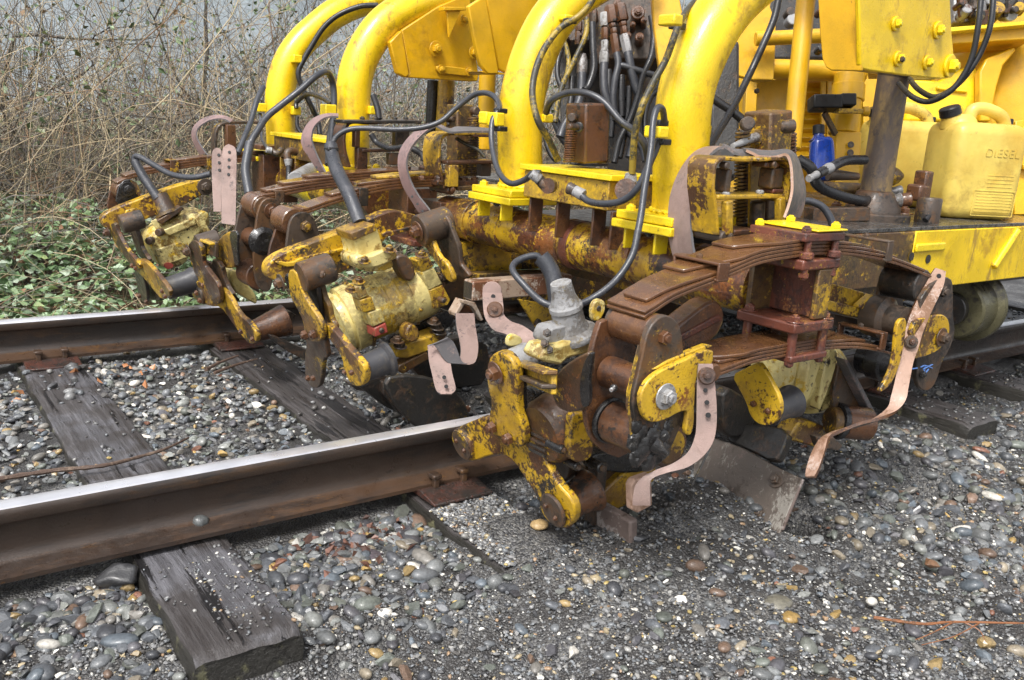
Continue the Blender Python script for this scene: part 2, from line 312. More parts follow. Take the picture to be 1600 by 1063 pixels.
def leafband(name, q, y, w, th, off, m, parent, n=6, rng=None):
    """one leaf of a spring: top line q (picture pixels) on plane Y=y, w wide across the track, th thick"""
    p = catmull([P(a, ('Y', y)) for a in q], n)
    if rng: k0, k1 = int(len(p)*rng[0]), int(len(p)*rng[1]); p = p[k0:max(k1, k0+3)]
    up, lo = [], []
    for i, a in enumerate(p):
        t = (p[min(i+1, len(p)-1)]-p[max(i-1, 0)]).normalized(); nn = Vector((-t.z, 0, t.x))
        if nn.z < 0: nn = -nn
        up.append(a-nn*off); lo.append(a-nn*(off+th))
    bm = bmesh.new()
    R = [[bm.verts.new(x), bm.verts.new(z), bm.verts.new(z+YV*w), bm.verts.new(x+YV*w)] for x, z in zip(up, lo)]
    for r, s in zip(R, R[1:]):
        for i in range(4): bm.faces.new((r[i], r[(i+1) % 4], s[(i+1) % 4], s[i]))
    bm.faces.new(R[0]); bm.faces.new(R[-1][::-1])
    return fin(name, bm, m, parent, True, .0012, 1)
_bolt = {}
def bolt_mesh(m, washer):
    k = (m, washer)
    if k not in _bolt:
        bm = bmesh.new()
        if washer: lathe_bm(bm, (0, 0, 0), (0, 0, 1), [(0, 1.55), (.12, 1.62), (.22, 1.55)], 20)
        b0 = .2 if washer else 0
        lathe_bm(bm, (0, 0, 0), (0, 0, 1), [(b0, 1.0), (b0+.75, 1.0), (b0+.9, .86)], 6)
        lathe_bm(bm, (0, 0, 0), (0, 0, 1), [(b0+.88, .58), (b0+1.15, .56), (b0+1.22, .45)], 12)
        bmesh.ops.recalc_face_normals(bm, faces=bm.faces); me = bpy.data.meshes.new('bolt'); bm.to_mesh(me); bm.free()
        me.polygons.foreach_set('use_smooth', [True]*len(me.polygons)); me.set_sharp_from_angle(angle=math.radians(30)); me.materials.append(M[m]); _bolt[k] = me
    return _bolt[k]
def bolt(p, d, r, parent, m='rust', washer=True, name='bolt'):
    o = bpy.data.objects.new(name, bolt_mesh(m, washer)); COL.objects.link(o)
    o.location = Vector(p)-wloc(parent); o.parent = parent
    o.rotation_euler = Vector(d).to_track_quat('Z', 'Y').to_euler(); o.scale = (r, r, r); return o
def boltq(q, pl, rp, parent, m='rust', d=None, washer=True):
    p = P(q, pl); n = nrm(pl)
    if n.dot(FW) > 0: n = -n
    return bolt(p, d or n, px(rp, p), parent, m, washer)
def coil(name, p0, p1, r, wr, turns, m, parent):
    p0, p1 = Vector(p0), Vector(p1); ax, u, v = frame(p1-p0); L = (p1-p0).length; pts = []
    for i in range(turns*10+1):
        a = i/10*2*math.pi; pts.append(p0+ax*(L*i/(turns*10))+(u*math.cos(a)+v*math.sin(a))*r)
    bm = bmesh.new(); tube_bm(bm, pts, wr, 5); return fin(name, bm, m, parent)
def mesh_np(name, V, F, m, tint=None, smooth=True, loc=None):
    me = bpy.data.meshes.new(name); me.vertices.add(len(V)); me.vertices.foreach_set('co', V.astype(np.float32).ravel())
    k = F.shape[1]; me.loops.add(F.size); me.loops.foreach_set('vertex_index', F.astype(np.int32).ravel())
    me.polygons.add(len(F)); me.polygons.foreach_set('loop_start', np.arange(0, F.size, k, dtype=np.int32)); me.polygons.foreach_set('loop_total', np.full(len(F), k, np.int32))
    me.polygons.foreach_set('use_smooth', smooth if hasattr(smooth, '__len__') else np.full(len(F), smooth)); me.update(calc_edges=True)
    if tint is not None:
        a = me.color_attributes.new('tint', 'FLOAT_COLOR', 'POINT'); c = np.ones((len(V), 4), np.float32); c[:, :3] = tint; a.data.foreach_set('color', c.ravel())
    me.materials.append(M[m]); o = bpy.data.objects.new(name, me); COL.objects.link(o); return o
# ================================================================ THE TRACK AND THE GROUND
SR = .8; GAUGE = 1.504
TIEX = [.364+.63*k for k in range(9)]; TIEW = .2; TIEY0, TIEY1 = -.443, 1.947; TIEZ = -.012
def sstep(a, b, x):
    t = np.clip((x-a)/(b-a), 0, 1); return t*t*(3-2*t)
def bumps(x, y, s=1):
    return (np.sin(7.1*x*s+1.3*np.sin(5.3*y*s))*np.cos(6.3*y*s+1.1*np.sin(4.1*x*s))*.5+np.sin(17*x*s+2*np.cos(13*y*s))*np.cos(19*y*s+1.7)*.25+np.sin(41*x*s+3*np.sin(31*y*s))*np.sin(37*y*s)*.12)
HOLES = [(1.775, -.60, .070, .125), (1.84, -.54, .06, .06), (2.28, -.60, .10, .085), (2.55, -.50, .09, .05), (1.47, -.36, .08, .06), (1.43, -.52, .05, .04), (1.50, -.62, .22, -.030), (1.60, -.45, .10, -.050), (1.98, -.72, .20, -.02), (1.55, .42, .14, .06), (1.95, .40, .12, .06), (1.50, 1.1, .14, .05)]
def gz(x, y):
    x = np.asarray(x, float); y = np.asarray(y, float)
    crib = -.036+.010*bumps(x, y)
    out = -.052-.06*sstep(-.32, -.75, y)-.10*sstep(-.8, -2.0, y)+.013*bumps(x, y)*(1+.5*sstep(1.2, 1.8, x))
    heap = .050*sstep(.93, 1.12, x)*sstep(2.75, 2.4, x)*sstep(-.12, -.3, y)*(1-.3*sstep(-.9, -1.6, y))+.028*sstep(1.2, 1.9, x)*sstep(-.3, -.6, y)*np.clip(bumps(x*1.6+2, y*1.7), 0, 1)
    near = out+heap
    far = -.05-.14*sstep(1.9, 2.6, y)+.02*bumps(x, y, .6)*sstep(2, 2.5, y)+.30*sstep(3.0, 5.0, y)-.3*sstep(6, 12, y)
    near = near-.046*sstep(-.40, -.50, y)*sstep(.92, .66, x)+.022*sstep(-.34, -.46, y)*sstep(.93, 1.05, x)*sstep(1.6, 1.3, x)
    z = np.where(y < 0, crib+(near-crib)*sstep(-.03, -.10, y), np.where(y < GAUGE, crib, crib+(far-crib)*sstep(GAUGE+.03, GAUGE+.12, y)))
    for hx, hy, r, d in HOLES:
        q = ((x-hx)**2+(y-hy)**2)/(r*r); z = z-d*np.exp(-q*1.4)+.25*d*np.exp(-(np.sqrt(q)-1.5)**2*3)
    return z
def axis(c0, c1, st, far, g=1.35):
    a = list(np.arange(c0, c1, st)); s = st
    while a[-1] < far: s *= g; a.append(a[-1]+s)
    s = st
    while a[0] > -far: s *= g; a.insert(0, a[0]-s)
    return np.array(a)
gx = axis(-1.2, 4.6, .02, 250); gy = axis(-2.2, 2.8, .02, 250)
XX, YY = np.meshgrid(gx, gy, indexing='ij'); ZZ = gz(XX, YY)
core = (np.abs(XX) < 5) & (np.abs(YY) < 3)
ZZ = ZZ+np.where(core, RNG.normal(0, .0022, XX.shape), 0)
nx, ny = XX.shape; idx = np.arange(nx*ny).reshape(nx, ny)
GF = np.stack([idx[:-1, :-1], idx[1:, :-1], idx[1:, 1:], idx[:-1, 1:]], -1).reshape(-1, 4)
def ground_mat():
    m = bpy.data.materials.new('ground_grit'); m.use_nodes = True; nt = m.node_tree; b = nt.nodes['Principled BSDF']
    g = N(nt, 'ShaderNodeNewGeometry'); pos = g.outputs['Position']
    v = N(nt, 'ShaderNodeTexVoronoi'); v.inputs['Scale'].default_value = 210; nt.links.new(pos, v.inputs['Vector'])
    sp = N(nt, 'ShaderNodeSeparateColor'); nt.links.new(v.outputs['Color'], sp.inputs[0])
    cr = N(nt, 'ShaderNodeValToRGB'); e = cr.color_ramp.elements; e[0].position = 0; e[0].color = (.02, .02, .022, 1); e[1].position = 1; e[1].color = (.22, .21, .19, 1)
    for p_, c_ in ((.3, (.055, .055, .058)), (.55, (.09, .09, .088)), (.75, (.115, .11, .10)), (.92, (.17, .17, .17))):
        q = e.new(p_); q.color = (*c_, 1)
    nt.links.new(sp.outputs[0], cr.inputs[0])
    wetf = noise_fac(nt, pos, 5, .4, .6, 6, .6, 3)
    c = mixc(nt, wetf, cr.outputs[0], (.035, .033, .032))
    # beyond the ballast: dead grass and litter
    sx = N(nt, 'ShaderNodeSeparateXYZ'); nt.links.new(pos, sx.inputs[0])
    r = N(nt, 'ShaderNodeMapRange'); r.inputs[1].default_value = 2.15; r.inputs[2].default_value = 2.5; nt.links.new(sx.outputs[1], r.inputs[0])
    lit = mixc(nt, noise_fac(nt, pos, 22, .35, .65, 8, .7, 7), (.085, .062, .035), (.16, .13, .075))
    r2 = N(nt, 'ShaderNodeMapRange'); r2.inputs[1].default_value = 7; r2.inputs[2].default_value = 9; nt.links.new(sx.outputs[1], r2.inputs[0])
    lit = mixc(nt, r2.outputs[0], lit, (.30, .31, .17))
    c = mixc(nt, r.outputs[0], c, lit); nt.links.new(c, b.inputs['Base Color'])
    b.inputs['Roughness'].default_value = .5
    bp_ = N(nt, 'ShaderNodeBump'); bp_.inputs['Strength'].default_value = .9; bp_.inputs['Distance'].default_value = .004; bp_.invert = True
    nt.links.new(v.outputs['Distance'], bp_.inputs['Height']); nt.links.new(bp_.outputs[0], b.inputs['Normal'])
    return m
M['ground'] = ground_mat()
go = mesh_np('ground', np.stack([XX, YY, ZZ], -1).reshape(-1, 3), GF, 'ground'); tag(go, kind='structure')
# ---- rails
def rail_profile():
    h = [(0, .168), (.020, .1675), (.029, .165), (.0335, .160), (.0345, .152), (.0345, .134), (.031, .1285), (.012, .121), (.0085, .112), (.0083, .060), (.010, .044), (.018, .032), (.030, .026), (.070, .0125), (.070, .001), (.0685, 0)]
    h = [(y*SR, z*SR) for y, z in h]; return h+[(-y, z) for y, z in h[::-1]][1:] if False else h+[(-y, z) for y, z in h[:0:-1]]
def make_rail(yc, label):
    pr = rail_profile(); xs = list(np.arange(-2.2, 6, .25))+list(np.arange(6, 61, 5.)); n = len(pr)
    V = np.array([[x, yc+y, z] for x in xs for y, z in pr]); F = np.array([[i*n+j, i*n+(j+1) % n, (i+1)*n+(j+1) % n, (i+1)*n+j] for i in range(len(xs)-1) for j in range(n)])
    bm = bmesh.new(); vs = [bm.verts.new(v) for v in V]
    for k, f in enumerate(F):
        q = bm.faces.new([vs[i] for i in f]); j = k % n; zm = (pr[j][1]+pr[(j+1) % n][1])/2/SR
        q.material_index = 1 if zm > .163 or (zm > .158 and yc > .1) else (2 if zm < .029 else 0)
    bm.faces.new(vs[:n]); bm.faces.new(vs[-n:][::-1])
    o = fin('rail', bm, 'rail', None); o.data.materials.append(M['rail_top']); o.data.materials.append(M['rail_foot'])
    return tag(o, label, 'rail')
make_rail(0, 'nearer steel rail running from the lower left corner under the yellow tamping machine')
make_rail(GAUGE, 'farther steel rail with a polished head beside the green bramble leaves')
# ---- sleepers
def make_tie(x0, label, m='wood', w=TIEW, y0=TIEY0, y1=TIEY1, top=TIEZ, seed=0, skew=0):
    sec = [(-.5, -1), (-.5, -.5), (-.5, -.12), (-.47, -.03), (-.40, 0), (-.25, .0), (-.1, .0), (.08, .0), (.22, 0), (.40, 0), (.47, -.03), (.5, -.12), (.5, -.5), (.5, -1)]
    ys = np.concatenate([np.arange(y0, y0+.5, .02), np.arange(y0+.5, y1, .05), [y1]]); bm = bmesh.new(); R = []
    for y in ys:
        row = []
        for u, v in sec:
            e = noise.noise(Vector((u*3+seed*5, y*9, v*2)))*.004+noise.noise(Vector((u*14+seed*3, y*3, v*2+9)))*.0035
            eu = noise.noise(Vector((u*9+seed, y*16, v*3)))*.006*(abs(u) > .4)
            endr = .012*max(0, 1-(y-y0)/.03)**2
            row.append(bm.verts.new((x0+w/2+u*w*(1-.03*max(0, 1-(y-y0)/.04))+eu+skew*(y-y0), y+(noise.noise(Vector((u*8, v*9, seed)))*.008 if y == y0 else 0), top+v*.15+e*(v > -.5)-endr*(v > -.4))))
        R.append(row)
    for r, s in zip(R, R[1:]):
        for i in range(len(sec)-1): bm.faces.new((r[i], r[i+1], s[i+1], s[i]))
        bm.faces.new((r[-1], r[0], s[0], s[-1]))
    bm.faces.new(R[0]); bm.faces.new(R[-1][::-1])
    return tag(fin('railway_tie', bm, m, None), label, 'railway tie', 'wooden ties under the rails')
TL = ['wet weathered wooden tie whose sawn end lies bare in the bottom left foreground',
      'black oily wooden tie passing beneath the left arms of the nearer tamping heads',
      'gravel-covered tie between the two blades of the nearest tamping head',
      'dark tie half buried just behind the right blade of the nearest tamping head',
      'wet dark tie below the end of the long pale strap at right',
      'dark tie under the near rail beneath the steel wheel',
      'dark tie just right of the steel wheel, at the right picture edge']+['first wet tie beyond the steel wheel near the right edge','second wet tie beyond the steel wheel near the right edge']+[]
TOPS = [TIEZ, TIEZ-.006, TIEZ-.012]+[TIEZ]*10
for k, x in enumerate(TIEX):
    o = make_tie(x, TL[k], 'wood' if k == 0 else 'wood_oily', seed=k, top=TOPS[k]-(.0 if k else 0))
def tie_plate(x, yc, side, label):
    t = empty('tie_plate', (x, yc+side*.1, -.012), label, 'tie plate', 'steel tie plates under the rails')
    bm = bmesh.new(); pts = [(-.004, 0), (-.004, .011), (.05, .012), (.062, .018), (.075, .016), (.135, .007), (.135, 0)]
    extr(bm, [Vector((x, yc+side*y, -.0125+z)) for y, z in pts], XV*.165)
    fin('plate', bm, 'plate_rust', t, True, .002); sp = []
    for dx in (.045, .125):
        b = bmesh.new(); c = Vector((x+dx, yc+side*.064, .014)); obox(b, c, XV, YV, ZV, .015, .015, .03); obox(b, c+Vector((0, -side*.007, .017)), XV, YV, ZV, .024, .034, .011)
        fin('spike', b, 'rail_foot', t, True, .003)
tie_plate(TIEX[1]+.02, 0, -1, 'red-brown tie plate with spikes at the near rail, left of the nearest lever')
for k, lab in ((0, 'rusty tie plate at the far rail near the left picture edge'), (1, 'rusty tie plate at the far rail just left of the hanging left-hand heads'), ):
    tie_plate(TIEX[k]+.02, GAUGE, -1, lab)
tie_plate(TIEX[4]+.02, 0, -1, 'dark tie plate at the near rail, right of the long pale strap')
tie_plate(TIEX[5]+.02, 0, -1, 'dark tie plate on the near rail close to the right picture edge')
# ---- stones
def ico(sub):
    bm = bmesh.new(); bmesh.ops.create_icosphere(bm, subdivisions=sub, radius=1); V = np.array([v.co[:] for v in bm.verts]); F = np.array([[v.index for v in f.verts] for f in bm.faces]); bm.free(); return V, F
PAL = np.array([(.075, .080, .088), (.10, .105, .11), (.050, .052, .058), (.135, .14, .14), (.085, .10, .115), (.11, .12, .105), (.16, .165, .155), (.20, .17, .125), (.24, .17, .075), (.13, .085, .06), (.42, .40, .36), (.062, .06, .066), (.155, .145, .13), (.09, .095, .082), (.30, .20, .07), (.15, .07, .045), (.60, .57, .52)])
PW = np.array([15, 14, 10, 12, 8, 8, 7, 6, 2.2, 4, 2, 10, 8, 7, 1.0, 1.2, .7]); PW = PW/PW.sum()
FINE = np.array([(.20, .20, .20), (.11, .11, .11), (.055, .055, .058), (.28, .275, .26), (.33, .27, .17), (.42, .32, .12), (.62, .60, .54), (.16, .17, .18), (.30, .20, .12), (.075, .07, .065), (.85, .82, .75)]); FW_ = np.array([18, 17, 12, 10, 4, 1.2, 2.6, 17, 1.6, 12, .9]); FW_ /= FW_.sum()
def wet_and_gloom(x, y):
    """oil- and water-soaked ballast with painted-in gloom below the machine, and freshly dug damp grit round the blades"""
    w = np.ones_like(x); w = w-.55*sstep(2.1, 3.0, x)*sstep(-.55, -.25, y); w = w-.5*np.exp(-(((x-1.35)/.22)**2+((y+.38)/.16)**2)); w = w-.45*np.exp(-(((x-1.9)/.28)**2+((y+.5)/.14)**2)); w = w-.5*sstep(1.25, 1.6, x)*sstep(-.3, -.1, y)*sstep(1.5, .9, y)  # shade under the machine is put into the stone tint along with the damp
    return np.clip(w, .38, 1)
def stones(name, C, R, sub, label, tint=None, flat=.62, angular=.4, smooth=True, pal=None, gain=1., fine=False):
    n = len(C); V0, F0 = ico(sub); m = len(V0)
    V = np.repeat(V0[None], n, 0)
    ph = RNG.uniform(0, 6.28, (n, 1, 3)); V = V*(1+.13*np.sin(V[:, :, [1, 2, 0]]*2.3+ph).sum(2, keepdims=True)*.6)
    ang = RNG.random(n) < angular
    for _ in range(7 if sub > 1 else 3):
        nn = RNG.normal(size=(n, 3)); nn /= np.linalg.norm(nn, axis=1, keepdims=True); h = np.where(ang, RNG.uniform(.35, .75, n), 2.)
        d = (V*nn[:, None]).sum(2)-h[:, None]; V = V-np.clip(d, 0, None)[:, :, None]*nn[:, None]
    sc = np.stack([RNG.uniform(.95, 1.5, n), RNG.uniform(.7, 1.0, n), RNG.uniform(flat*.7, flat*1.3, n)], 1); V = V*sc[:, None]
    tl = RNG.normal(0, .28, n); ct, st = np.cos(tl), np.sin(tl)
    x, y, z = V[..., 0], V[..., 1], V[..., 2]; x, z = x*ct[:, None]-z*st[:, None], x*st[:, None]+z*ct[:, None]
    a = RNG.uniform(0, 6.28, n); ca, sa = np.cos(a)[:, None], np.sin(a)[:, None]; x, y = x*ca-y*sa, x*sa+y*ca
    V = np.stack([x, y, z], -1)*R[:, None, None]+C[:, None]
    F = (F0[None]+(np.arange(n)*m)[:, None, None]).reshape(-1, 3)
    if tint is None:
        p_ = PW if pal is None else pal
        tint = PAL[RNG.choice(len(PAL), n, p=p_)]*RNG.uniform(.7, 1.3, (n, 1))*.92*gain
        if fine: tint = FINE[RNG.choice(len(FINE), n, p=FW_)]*RNG.uniform(.75, 1.25, (n, 1))
        tint = tint*wet_and_gloom(C[:, 0], C[:, 1])[:, None]
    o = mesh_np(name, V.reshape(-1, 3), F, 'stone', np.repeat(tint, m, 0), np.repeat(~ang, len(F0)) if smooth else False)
    return tag(o, label, 'gravel', kind='stuff') if label else o
def pixel_np(C):
    d = C-np.array(CAM); z = d@np.array(FW); return 800+FPX*(d@np.array(RT))/z, 531.5-FPX*(d@np.array(UP))/z, z
def infield(C, mg=90):
    u, v, z = pixel_np(C); return (u > -mg) & (u < 1600+mg) & (v < 1063+mg) & (z > .2)
def clear(C, r, ties=True):
    k = ~(np.abs(C[:, 1]) < .056+np.clip(r-.010, 0, 1)) & ~(np.abs(C[:, 1]-GAUGE) < .056+np.clip(r-.010, 0, 1))
    if ties:
        for i, x in enumerate(TIEX):
            cov = (C[:, 1] < -.12) & (i in (2, 3))
            k &= ~((C[:, 0] > x-r*.5) & (C[:, 0] < x+TIEW+r*.5) & (C[:, 1] > TIEY0-r*.6)) | cov
    return k
def scatter(n, x0, x1, y0, y1, rlo, rhi, sig=.35, dens=True, ties=True):
    x = RNG.uniform(x0, x1, n); y = RNG.uniform(y0, y1, n); r = np.clip(np.exp(RNG.normal(math.log((rlo*rhi)**.5), sig, n)), rlo, rhi)
    z = gz(x, y); C = np.stack([x, y, z], 1); k = infield(C) & clear(C, r, ties)
    if dens:
        d = pixel_np(C)[2]; k &= RNG.random(n) < np.clip((1.6/np.maximum(d, .1))**1.6, .06, 1)
    return C[k], r[k]
# crib between the rails: clean packed pebbles in two layers
C, R = scatter(27000, -.8, 5.5, .055, 1.45, .0045, .0165, .40, dens=False); k = RNG.random(len(C)) < np.clip((2.9/np.maximum(pixel_np(C)[2], .1))**1.5, .2, 1); C, R = C[k], R[k]; C[:, 2] += R*.15+RNG.uniform(-.006, .010, len(C))
pk = PW.copy(); pk[[10, 16]] *= 1.6; pk[[3, 6, 12]] *= 1.9; pk /= pk.sum()
k = R < .0088
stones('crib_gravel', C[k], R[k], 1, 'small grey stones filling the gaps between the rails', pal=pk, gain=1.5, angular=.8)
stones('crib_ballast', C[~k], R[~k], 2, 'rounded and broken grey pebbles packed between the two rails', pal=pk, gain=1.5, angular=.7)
# left foreground and the strip along the outer foot
C, R = scatter(5200, -.5, 1.0, -.5, -.045, .0055, .022, .42, dens=False); C[:, 2] += R*.12+RNG.uniform(-.008, .006, len(C)); 
k = (C[:, 1] > -.27+.06*np.sin(C[:, 0]*9)) | (RNG.random(len(C)) < .22); C, R = C[k], R[k]
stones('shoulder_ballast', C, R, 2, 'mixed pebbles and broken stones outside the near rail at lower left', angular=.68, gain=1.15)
# scattered larger pebbles lying in the fine grit
C, R = scatter(21000, -.4, 6, -2.0, -.06, .0065, .0185, .36, ties=True); 
den = .32+.5*sstep(1.7, 2.3, C[:, 0]+.5*(C[:, 1]+.9))+.25*bumps(C[:, 0]*.6, C[:, 1]*.6); k = RNG.random(len(C)) < np.clip(den, .08, .8); C, R = C[k], R[k]; C[:, 2] += R*.18
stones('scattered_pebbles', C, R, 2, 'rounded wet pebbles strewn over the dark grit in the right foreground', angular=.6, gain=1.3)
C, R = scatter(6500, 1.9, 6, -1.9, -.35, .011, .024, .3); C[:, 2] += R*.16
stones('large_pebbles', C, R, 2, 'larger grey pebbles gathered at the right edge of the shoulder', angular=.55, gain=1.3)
C, R = scatter(84000, -.4, 6, -2.0, -.055, .003, .0075, .34, ties=True); C[:, 2] += R*.3
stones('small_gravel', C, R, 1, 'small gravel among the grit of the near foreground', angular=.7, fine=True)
C, R = scatter(150000, -.4, 4.0, -1.6, -.07, .0014, .0036, .32, ties=True); C[:, 2] += R*.5
PG = PW.copy(); PG[[7, 8, 10, 14, 16]] *= 2.0; PG[[3, 6, 12]] *= 1.4; PG /= PG.sum()
C, R = C[:29000], R[:29000]
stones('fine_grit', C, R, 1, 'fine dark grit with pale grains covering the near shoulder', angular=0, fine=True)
# far shoulder
C, R = scatter(2500, -.8, 7, GAUGE+.06, 2.25, .008, .018, .3, dens=False); C[:, 2] += R*.1
stones('far_shoulder_ballast', C, R, 1, 'pebbles beyond the far rail')
# grit and small stones lying on the sleepers
def on_tie(k, n, y0, y1, rlo, rhi, fx=(0, 1)):
    x = TIEX[k]+TIEW*RNG.uniform(fx[0]+.03, fx[1]-.03, n); y = RNG.uniform(y0, y1, n); r = RNG.uniform(rlo, rhi, n); C = np.stack([x, y, np.full(n, TOPS[k])+r*.35], 1)
    q = (np.abs(C[:, 1]) > .07) & (np.abs(C[:, 1]-GAUGE) > .07); return C[q], r[q]
parts = [on_tie(0, 230, -.40, -.12, .0014, .0042, (.35, 1)), on_tie(0, 60, -.42, -.07, .0014, .005), on_tie(0, 60, .1, 1.4, .003, .008), on_tie(0, 12, 1.0, 1.42, .012, .02), on_tie(1, 40, .1, 1.4, .002, .007), on_tie(1, 3400, -.44, -.13, .0016, .0055), on_tie(1, 160, -.44, -.13, .004, .010), on_tie(1, 10, .2, .8, .008, .012), on_tie(3, 300, -.44, .8, .0016, .006), on_tie(4, 300, -.44, .8, .0016, .008), on_tie(5, 300, -.44, .8, .0016, .008)]
C = np.concatenate([a for a, b in parts]); R = np.concatenate([b for a, b in parts])
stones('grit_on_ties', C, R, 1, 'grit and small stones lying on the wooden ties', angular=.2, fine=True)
def loose(q, z, rp, col, label, flat=.7, ang=0.):
    p = P(q, ('Z', z)); V0, F0 = ico(3); sd_ = Vector((q[0]*.1, q[1]*.1, 1)); V = []
    for v in V0:
        w = Vector(v)
        if ang:
            for t in range(9):
                n_ = Vector((math.sin(t*2.1+q[0]), math.cos(t*1.7+q[1]), math.sin(t*3.3))).normalized(); d_ = w.dot(n_)-.62
                if d_ > 0: w -= n_*d_
        w = w*(1+.16*noise.noise(w*1.6+sd_)+(.10*noise.noise(w*6+sd_) if ang else 0)); w.z *= flat; w.x *= 1.15; V.append(w[:])
    V = np.array(V)*px(rp, p)+np.array(p); o = mesh_np('loose_stone', V, F0, 'stone', np.tile(np.array(col), (len(V), 1)))
    n = len(o.data.vertices); c = Vector(V.mean(0)); o.data.transform(Matrix.Translation(-c)); o.location = c
    return tag(o, label, 'stone')
loose((313, 815), .022, 11, (.085, .09, .09), 'single grey pebble resting upright on the foot of the near rail', .95)
loose((184, 900), -.025, 33, (.030, .030, .032), 'large rough black lump of stone at the left of the bare-ended tie', .75, 1)
loose((930, 906), -.03, 12, (.32, .26, .16), 'speckled cream pebble in the grit below the hanging paddle', .8)
loose((843, 820), -.0, 13, (.38, .26, .12), 'tan pebble beside the lower rubber mount of the nearest head', .55)
loose((560, 844), -.05, 20, (.10, .10, .11), 'flat square slab of dark grey stone between the first two ties', .45, 1)
loose((583, 868), -.05, 18, (.09, .075, .085), 'purple-grey angular flake right of the bare-ended tie', .35, 1)
loose((1214, 944), -.05, 22, (.15, .14, .11), 'long pale olive pebble in the right foreground', .55)
loose((1160, 927), -.05, 14, (.085, .09, .12), 'blue-grey pebble above the long olive one', .6)
loose((1235, 966), -.05, 14, (.28, .18, .06), 'ochre pebble below the long olive one', .6)
loose((1138, 925), -.05, 12, (.26, .17, .07), 'amber brown pebble left of the blue-grey pebble', .8)
loose((866, 1020), -.10, 15, (.20, .20, .18), 'round pale grey pebble at the bottom centre', .9)
loose((961, 1000), -.08, 15, (.16, .165, .155), 'round mid grey pebble right of the bottom centre', .9)
loose((1362, 940), -.05, 8, (.55, .53, .48), 'small bright white pebble in the right foreground', .8)
loose((1585, 985), -.09, 20, (.42, .34, .2), 'long cream pebble at the lower right edge', .6)
loose((1455, 880), -.04, 14, (.16, .085, .045), 'flat orange-brown stone in the right foreground', .4, 1)
loose((715, 980), -.09, 20, (.25, .13, .08), 'reddish brown angular stone in the centre foreground', .6, 1)
loose((648, 978), -.09, 18, (.12, .14, .17), 'oval blue-grey stone left of the reddish one', .45)
loose((740, 892), -.06, 13, (.075, .08, .10), 'dark slate-blue stone standing on edge in the grit', 1.0, 1)
loose((562, 928), -.07, 18, (.30, .24, .16), 'oval tan and grey stone right of the bare-ended tie', .55)
loose((548, 905), -.06, 16, (.30, .29, .22), 'pale greenish oval stone beside the bare-ended tie', .55)
# ---- sticks
def stick(pts, r, m, label, twigs=()):
    p3 = [P(q[:2], ('Z', q[2])) for q in pts]; c = p3[len(p3)//2]
    t = empty('fallen_stick', (c.x, c.y, c.z), label, 'stick'); bm = bmesh.new(); cp = catmull(p3, 6); tube_bm(bm, cp, [r*(1-.6*i/len(cp))*(1+.18*math.sin(i*2.7)) for i in range(len(cp))], 7); fin('stem', bm, m, t)
    for tw in twigs:
        bm = bmesh.new(); cp = catmull([P(q[:2], ('Z', q[2])) for q in tw], 4); tube_bm(bm, cp, [r*.5*(1-.7*i/len(cp)) for i in range(len(cp))], 5); fin('side_twig', bm, m, t)
stick([(-20, 752, .004), (80, 736, .004), (160, 728, .008), (225, 712, .004), (262, 700, .01), (295, 684, .006)], .0065, 'bark', 'long crooked brown stick lying across the tie inside the near rail')
stick([(1365, 965, -.02), (1440, 975, -.02), (1490, 972, -.015), (1600, 974, -.01), (1660, 972, -.01)], .0034, 'twig', 'forked orange-brown twig lying on the pebbles at the lower right edge', [[(1490, 972, -.015), (1455, 990, -.02), (1430, 1000, -.03)], [(1530, 974, -.015), (1490, 995, -.02), (1440, 1008, -.03)], [(1505, 972, -.015), (1530, 985, -.02), (1540, 1003, -.03)]])
stick([(1050, 1000, -.055), (1075, 1030, -.06), (1105, 1075, -.06)], .0028, 'bark', 'thin straight grey-brown stick at the bottom edge right of centre')
stick([(322, 578, .006), (345, 566, .006), (372, 556, .01)], .0065, 'bark', 'short pale-ended stick at the left end of the black oily tie')
stick([(335, 583, .004), (370, 570, .006), (402, 561, .01)], .006, 'bark', 'short dark stick next to the pale-ended one on the black oily tie')
# dead leaves by the second tie
def leaves(name, label, C, size, tint, m='leaf', curl=.35, cat='leaves', drop=.6):
    n = len(C); u = RNG.normal(size=(n, 3)); u[:, 2] *= drop; u /= np.linalg.norm(u, axis=1, keepdims=True); w = RNG.normal(size=(n, 3)); w[:, 2] += 0; w -= (w*u).sum(1, keepdims=True)*u; w /= np.linalg.norm(w, axis=1, keepdims=True)
    nn = np.cross(u, w); s = size[:, None]
    V = np.stack([C-u*s*.5, C+w*s*.34-u*s*.05+nn*s*curl*.3, C+u*s*.55-nn*s*curl*.3, C-w*s*.34-u*s*.05+nn*s*curl*.3], 1).reshape(-1, 3)
    b = np.arange(n)[:, None]*4; F = np.concatenate([b+np.array([0, 1, 2]), b+np.array([0, 2, 3])], 1).reshape(-1, 3)
    return tag(mesh_np(name, V, F, m, np.repeat(tint, 4, 0), False), label, cat, kind='stuff')
n = 60; q = RNG.normal([.80, -.15], [.09, .045], (n, 2)); C = np.stack([q[:, 0], q[:, 1], gz(q[:, 0], q[:, 1])+.012], 1)
leaves('dead_leaves', 'wet red-brown dead leaves among the stones beside the second tie', C, RNG.uniform(.015, .038, n), np.array([.11, .055, .04])*RNG.uniform(.5, 2.0, (n, 1)))
n = 16; q = RNG.uniform([.3, 1.1], [.75, 1.35], (n, 2)); C = np.stack([q[:, 0], q[:, 1], gz(q[:, 0], q[:, 1])+.016], 1)
leaves('dead_leaves', 'few orange dead leaves on the pebbles between the rails', C, RNG.uniform(.02, .04, n), np.array([.28, .12, .05])*RNG.uniform(.7, 1.6, (n, 1)))
